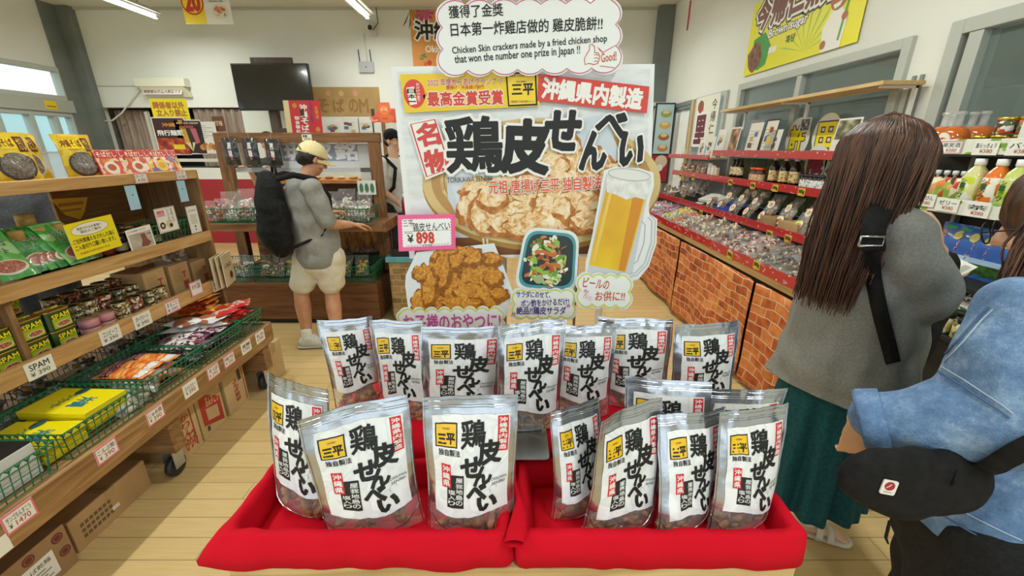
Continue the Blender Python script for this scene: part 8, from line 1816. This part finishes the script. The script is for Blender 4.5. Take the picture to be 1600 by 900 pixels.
# leaflets on the fourth shelf
LFT = [(1093, 244, .16, .20, 'white'), (1107, 238, .17, .22, 'white news'), (1122, 232, .17, .24, 'news and grey photo'), (1142, 230, .19, .25, 'dog photo'), (1172, 231, .2, .27, 'cream text'), (1196, 228, .18, .28, 'framed certificate'), (1203, 231, .2, .2, 'white chart'), (1258, 197, .12, .1, 'black and white photo'), (1312, 232, .2, .24, 'landscape photo')]
for k, (u, v, w, h, nm) in enumerate(LFT):
    X = 2.16 if k != 7 else 2.30; p = onR(u, v, X); z0 = (1.453 if p.y > 4.55 else 1.499) if k != 7 else p.z - .04
    def d(mb, w=w, h=h, k=k):
        if k == 3: mb.rect(w * .08, h * .06, w * .92, h * .94, .0006, noisy('dog photo', [(0.35, '2a2a22'), (0.5, '9a6a44'), (0.65, 'd8b08a')], 11, 3, .4, rnd=False))
        elif k == 8: mb.rect(w * .06, h * .45, w * .94, h * .95, .0006, noisy('landscape photo', [(0.35, '2f3320'), (0.5, '6a6a4a'), (0.65, 'b8b49a')], 14, 4, .4, rnd=False))
        elif k == 7: mb.rect(w * .07, h * .08, w * .93, h * .92, .0006, noisy('mono photo', [(0.35, '26262a'), (0.5, '6a6a6e'), (0.65, 'c8c8cc')], 30, 4, .4, rnd=False))
        else: dp(mb, w, h, k)
        if k == 5: mb.band([(0, 0), (w, 0), (w, h), (0, h)], .02, .002, C('1c1c1c', .3)); mb.rect(w * .35, h * .3, w * .65, h * .55, .0016, C('c8bc5a'))
    card('leaflet', w, h, C('dedcd2', .4), d, T(X, p.y + w / 2, z0) @ FACE_L @ RX(-.12 if k != 7 else 0), 'leaflet with %s on the upper red shelf, %s from the door end' % (nm, ORD[k]) if k != 7 else 'black and white photo print beside the character sign', 'leaflet', 'leaflets on the upper red shelf' if k != 7 else None, t=.002)
card('leaflet', .22, .30, C('b8b4cc', .4), lambda mb: (mb.rect(.01, .01, .21, .15, .0006, C('b0715a')), mb.rect(.02, .2, .2, .21, .0006, C('7a7a9a'))), T(2.24, onR(1180, 210, 2.24).y + .11, 1.5) @ FACE_L, 'tall lilac brochure behind the leaflets on the upper red shelf', 'leaflet')
mb = MB(); mb.box(2.12, 5.30, 1.453, 2.125, 5.42, 1.56, glass('clear stand', 'd8dcdc', .4)); mb.box(2.12, 5.30, 1.453, 2.2, 5.42, 1.456, glass('clear stand')); tag(mb.build('acrylic_stand'), 'small clear acrylic stand at the door end of the small red shelf', 'stand')
# 里 poster in the small window, food poster by the far door
a = onR(1098, 205, XR - .035)
def d(mb): mb.text('里', (.06, .04, .34, .34), .001, C('f0ecec'), .14); mb.text('里', (.06, .04, .34, .34), .0016, C('6a2a3a'), .05); mb.poly(lump(.14, .45, .08, .07, 4, 14, .2), .001, C('8a5a3c')); mb.text('今帰', (.06, .40, .22, .45), .0016, C('c8402c'), .03); mb.vtext('今帰仁', (.44, .12, .56, .52), .001, INK, .01)
card('village_poster', .62, .56, C('e6e6d8', .5), d, T(XR - .034, 5.62, 1.58) @ FACE_L, 'pale poster with a large maroon character in the small window', 'poster')
a = px(1012, 300, Y=6.3)
def d(mb):
    w, h = .28, 1.1; mb.rect(.02, h * .38, w - .02, h - .02, .001, C('b8d4d8')); mb.rect(.02, .02, w - .02, h * .36, .001, C('a8222c'))
    for k in range(4): mb.poly(circ(w * .55, h * (.45 + .14 * k), .08, 14, .05), .0014, C(['c98a5a', 'b06a3c', 'd8b050', '9ab05a'][k])); mb.poly(circ(w * .55, h * (.47 + .14 * k), .05, 12, .025), .0018, C('e8cfa0'))
    mb.poly(circ(w * .55, h * .28, .09), .0016, C('e0c8b0')); mb.poly(circ(w * .5, h * .2, .05), .002, WHITE)
card('food_poster', .28, 1.1, C('23262a', .3), d, T(a.x, 6.32, 1.06) @ FRONT, 'tall narrow food poster in a black frame beside the far right door', 'poster', t=.02)
mb = MB(); mb.box(a.x + .02, 6.32, 0, a.x + .2, 6.34, 1.06, ALUD); mb.box(a.x, 6.2, 0, a.x + .22, 6.45, .02, ALUD); tag(mb.build('poster_stand'), 'grey stand under the tall narrow food poster', 'stand')
mb = MB(); mb.box(2.04, 6.72, 0, 2.12, 6.78, 2.15, C('c9cec8')); mb.box(2.14, 6.70, .02, 2.33, 6.74, 2.13, C('cdd2cc')); mb.box(2.03, 6.66, 2.15, 2.34, 6.8, 2.2, C('c9cec8')); struct(mb.build('door_4', bevel=.003))

# ================================================================== DRINKS SHELVES
GP = bpy.data.materials.new; m, nt, N, L, b = newmat('leaf rail'); v = coords(N, L, (0, 1, 1.9), False); vo = N.new('ShaderNodeTexVoronoi'); vo.inputs['Scale'].default_value = 16; L.new(v, vo.inputs['Vector']); L.new(ramp(N, L, vo.outputs['Distance'], [(0, '6fa03f'), (.30, '8db548'), (.36, 'e6e8dc')]), b.inputs['Base Color']); b.inputs['Roughness'].default_value = .4; LEAF = m
dr_ = thing('drinks_shelves', 'drinks shelf unit with green leaf pattern rails by the near window', 'shelf', (2.15, 1.7, 0))
def db_(name, x0, y0, z0, x1, y1, z1, mat): mb = MB(); mb.box(x0 - 2.15, y0 - 1.7, z0, x1 - 2.15, y1 - 1.7, z1, mat); return mb.build(name, dr_, bevel=.002)
db_('shelf', 2.06, 1.2, 1.515, 2.31, 2.30, 1.535, C('3a444c', .4)); db_('leaf_rail', 2.045, 1.2, 1.525, 2.06, 2.30, 1.59, LEAF)
db_('shelf', 2.0, 1.2, 1.27, 2.31, 2.22, 1.29, C('3a444c', .4)); db_('leaf_rail', 1.985, 1.2, 1.27, 2.0, 2.22, 1.335, LEAF); db_('shelf', 1.90, 1.2, .98, 2.3, 2.15, 1.0, DK); db_('shelf', 1.80, 1.2, .79, 2.3, 1.82, .81, DK); db_('cabinet', 1.86, 1.2, 0, 2.3, 1.80, .79, C('2a2b28'))
for y in (1.22, 2.12): db_('side_frame', 2.28, y, .8, 2.31, y + .02, 1.53, ALUD)
for k, (u, v_, X, t_) in enumerate(((1486, 230, 2.04, '果実酒'), (1540, 231, 2.04, '島らっきょう'), (1595, 231, 2.04, 'バー'), (1480, 320, 1.98, 'ゼリー'), (1526, 328, 1.98, '茶'), (1445, 312, 1.98, 'さんぴん'))):
    p = onR(u, v_, X); tagcard('white price card on the %s leaf rail, %s from its far end' % (['upper', 'lower'][k > 2], ORD[[0, 1, 2, 1, 2, 0][k]]), T(X, p.y + .05, p.z - .03) @ FACE_L, .1, .058, 'c9a0b0' if k == 0 else None, [(t_, .1, .5, .9, .85, '333333'), ('¥380', .3, .15, .8, .42, 'b0503a')], group='price cards on the leaf rails')
AMBR = C('c8641a', .05, coat=1); CLR = film('clear glass neck', 'e4eaec', .3, .05)
for k, (u, X) in enumerate(((1468, 2.12), (1490, 2.12), (1510, 2.22), (1528, 2.22), (1478, 2.24))):
    p = onR(u, 218, X); o = thing('juice_bottle', 'round orange juice bottle with oval white label, %s' % ['far front one', 'near front one', 'middle back one', 'near back one', 'far back one'][k], 'bottle', (X, p.y, 1.536), 0, 'round orange juice bottles')
    mb = MB(); mb.lathe([(0, 0), (.045, 0), (.056, .012), (.056, .07), (.045, .1), (.022, .115)], AMBR, 22); mb.build('bottle_body', o); mb = MB(); mb.lathe([(.022, .115), (.014, .125), (.013, .165), (.019, .166), (.019, .18), (0, .18)], CLR, 14); mb.build('neck', o)
    mb = MB(); mb.grid(lambda a, b_: (-.0572 * cos(.55 * b_ * cos(2 * pi * a)), .0572 * sin(.55 * b_ * cos(2 * pi * a)), .055 + .032 * b_ * sin(2 * pi * a)), 24, 4, C('e8e2d8', .4), closed=True); mb.grid(lambda a, b_: (-.0578 * cos(.35 * b_ * cos(2 * pi * a)), .0578 * sin(.35 * b_ * cos(2 * pi * a)), .05 + .016 * b_ * sin(2 * pi * a)), 16, 3, printed('fruit', ['e0a04a', 'e8d8c0', 'a8404a', 'd8c8b0'], 90), closed=True); mb.build('label_oval', o)
GOLD = C('d8b84a', .2, .9); JP = printed('jar side', ['e0a24a', 'e8e4dc', '4a5a34', 'c8503a', 'e8e4dc', '3a2a1c', 'a8742c'], 60); JP0 = None
for lv in range(2):
    for k in range(6):
        if lv == 0 and k > 5: continue
        loc = (2.13, 1.985 - .085 * k - (.09 * lv), 1.536 + .072 * lv) if True else 0; lab = 'small jar with gold lid on the %s, %s from the juice bottles' % (['upper drinks shelf', 'second layer of jars'][lv], ORD[k])
        if JP0: dup(JP0, loc, None, lab)
        else:
            JP0 = thing('gold_lid_jar', lab, 'jar', loc, 0, 'small jars with gold lids'); mb = MB(); mb.lathe([(0, 0), (.035, 0), (.038, .005), (.038, .05), (.032, .058)], JP, 18); mb.build('jar_body', JP0); mb = MB(); mb.lathe([(.034, .055), (.037, .056), (.037, .069), (0, .07)], GOLD, 18); mb.build('lid', JP0)
a = onR(1590, 195, 2.1); card('lemon_card', .16, .16, C('dfe6d8', .4), lambda mb: (mb.poly(circ(.08, .06, .06, 20, .03), .001, C('d8d01a')), mb.text('レモン', (.03, .1, .13, .14), .001, C('3a7a3a'), .02)), T(2.08, 1.80, 1.55) @ FACE_L, 'pale card with yellow lemon drawing at the upper drinks shelf', 'card')
for k, (u, c1, c2, nm) in enumerate(((1513, 'd8dc9a', 'c8d81a', 'pale yellow green'), (1547, 'e87a2a', 'e05a1a', 'bright orange'), (1578, 'c8d87a', 'a8c82a', 'light green'), (1606, 'e8a02a', 'd88a1a', 'amber'))):
    p = onR(u, 312, 2.06); o = thing('drink_bottle', 'tall plastic bottle of %s drink with white cap on the leaf rail shelf' % nm, 'bottle', (2.06, p.y, 1.291), 0, 'plastic drink bottles'); mb = MB(); mb.lathe([(0, 0), (.034, 0), (.037, .01), (.037, .135), (.03, .165), (.016, .185), (.015, .195)], C(c1, .12, coat=1), 20, sq=3); mb.build('bottle_body', o)
    mb = MB(); mb.lathe([(.0375, .02), (.038, .021), (.038, .14), (.0375, .141)], printed('wrap' + c2, [c2, c1, c1, 'e8e8dc'], 30), 20, sq=3); mb.build('wrap_label', o); mb = MB(); mb.lathe([(.018, .19), (.02, .192), (.02, .217), (0, .218)], WHITE, 16); mb.build('cap', o)
    mb = MB(); mb.M = T(-.0385, .02, .05) @ FACE_L; mb.vtext('シークヮ', (.0, 0, .02, .085), .0006, C('2a5a2c'), .02); mb.build('print', o)
for k in range(5):
    p = onR(1446 + 13.5 * k, 302, 2.08); o = thing('spout_pouch', 'jelly drink pouch with pale spout, %s from the far end of the lower leaf shelf' % ORD[k], 'drink pouch', (2.07, p.y, 1.291), (pi / 2, 0, -pi / 2), 'jelly drink pouches'); mb = MB(); mb.M = T(0, .065, 0); pillow(mb, .085, .13, .035, printed('pouch p%d' % (k % 2), [['e08a3a', 'e8e0c8', 'c8402c', '8aa83a'], ['8ab83a', 'e8e0c8', 'e0a86a', '4a3a2c']][k % 2], 26), k * 2.1, 8, crimp=.05); mb.build('pouch', o); mb = MB(); mb.M = T(0, .13, 0) @ RX(-pi / 2); mb.lathe([(.006, 0), (.006, .012), (.012, .012), (.012, .03), (0, .032)], C('d8dde0', .3), 12); mb.build('spout', o)
for k in range(4):
    p = onR(1482 + 26 * k, 398, 2.06); o = thing('blue_pouch', 'large blue tea pouch with pale seal and green fields, %s from the far end' % ORD[k], 'food pouch', (2.05, p.y, 1.002), (radians(84), 0, -pi / 2), 'large blue pouches'); h_ = .22; mb = MB(); mb.M = T(0, h_ / 2, 0); P = pillow(mb, .15, h_, .04, C('2f5fae', .3, coat=.5), k * 3, 10); mb.build('pouch', o); w_ = q1(P); mb = MB(); mb.M = T(0, h_ / 2, 0)
    mb.grid(lambda a, b_: w_(.04 + .92 * a, .05 + .25 * b_, 0), 8, 4, noisy('field print', [(0.35, '1f3a1c'), (0.6, '3f6a2c')], 40, 4, .4)); mb.grid(lambda a, b_: w_(.04 + .92 * a, .3 + .1 * b_, .0), 8, 3, C('9ab8d8', .4)); mb.grid(lambda a, b_: w_(.66 + .13 * b_ * cos(2 * pi * a), .78 + .09 * b_ * sin(2 * pi * a), .0004), 16, 3, C('d8d07a', .4), closed=True); mb.vtext('青パパイヤ', (.12, .35, .30, .85), .0012, C('e0a08a', .4), .03, warp=w_); mb.grid(lambda a, b_: w_(.15 + .3 * a, .88 + .07 * b_, 0), 4, 2, C('3fa85a')); mb.build('print', o)
for k, (u, v_, c, nm) in enumerate(((1515, 440, 'dedbd0', 'white bag with black text and green disc'), (1560, 440, 'd8d4cc', 'clear topped bag with orange powder'))):
    p = onR(u, 452, 1.93); o = thing('powder_bag', nm + ' on the lower drinks shelf', 'food bag', (1.95, p.y, .812), (radians(80), 0, -pi / 2)); mb = MB(); mb.M = T(0, .09, 0); P = pillow(mb, .17, .18, .07, C(c, .3, coat=.4), k * 5, 10); mb.build('bag', o); w_ = q1(P); mb = MB(); mb.M = T(0, .09, 0)
    mb.grid(lambda a, b_: w_(.5 + .28 * b_ * cos(2 * pi * a), (.32 if k == 0 else .45) + .18 * b_ * sin(2 * pi * a), 0), 18, 3, C('3f7a3a' if k == 0 else 'c8643a', .4), closed=True); mb.text('黒麹入り', (.15, .74, .7, .84), .001, INK, .03, warp=w_); mb.text('もろみ酢', (.15, .62, .6, .72), .001, INK, .03, warp=w_); mb.build('print', o)
LJ = None
for k in range(8):
    loc = (1.84 + .075 * (k // 4), 1.78 - .085 * (k % 4), .811); lab = 'square jar with black lid, lowest drinks shelf, %s row, %s from far end' % (['front', 'back'][k // 4], ORD[k % 4])
    if LJ: dup(LJ, loc, None, lab)
    else: LJ = thing('black_lid_jar', lab, 'jar', loc, 0, 'square jars with black lids'); mb = MB(); mb.lathe([(0, 0), (.032, 0), (.034, .005), (.034, .06), (.026, .068)], printed('jar olive', ['a8a04a', 'c8c07a', 'e0dcc0', '5a5a2c'], 60), 16, sq=3); mb.build('jar_body', LJ); mb = MB(); mb.lathe([(.028, .066), (.03, .067), (.03, .085), (.026, .088), (0, .088)], BLACK, 16); mb.build('lid', LJ)
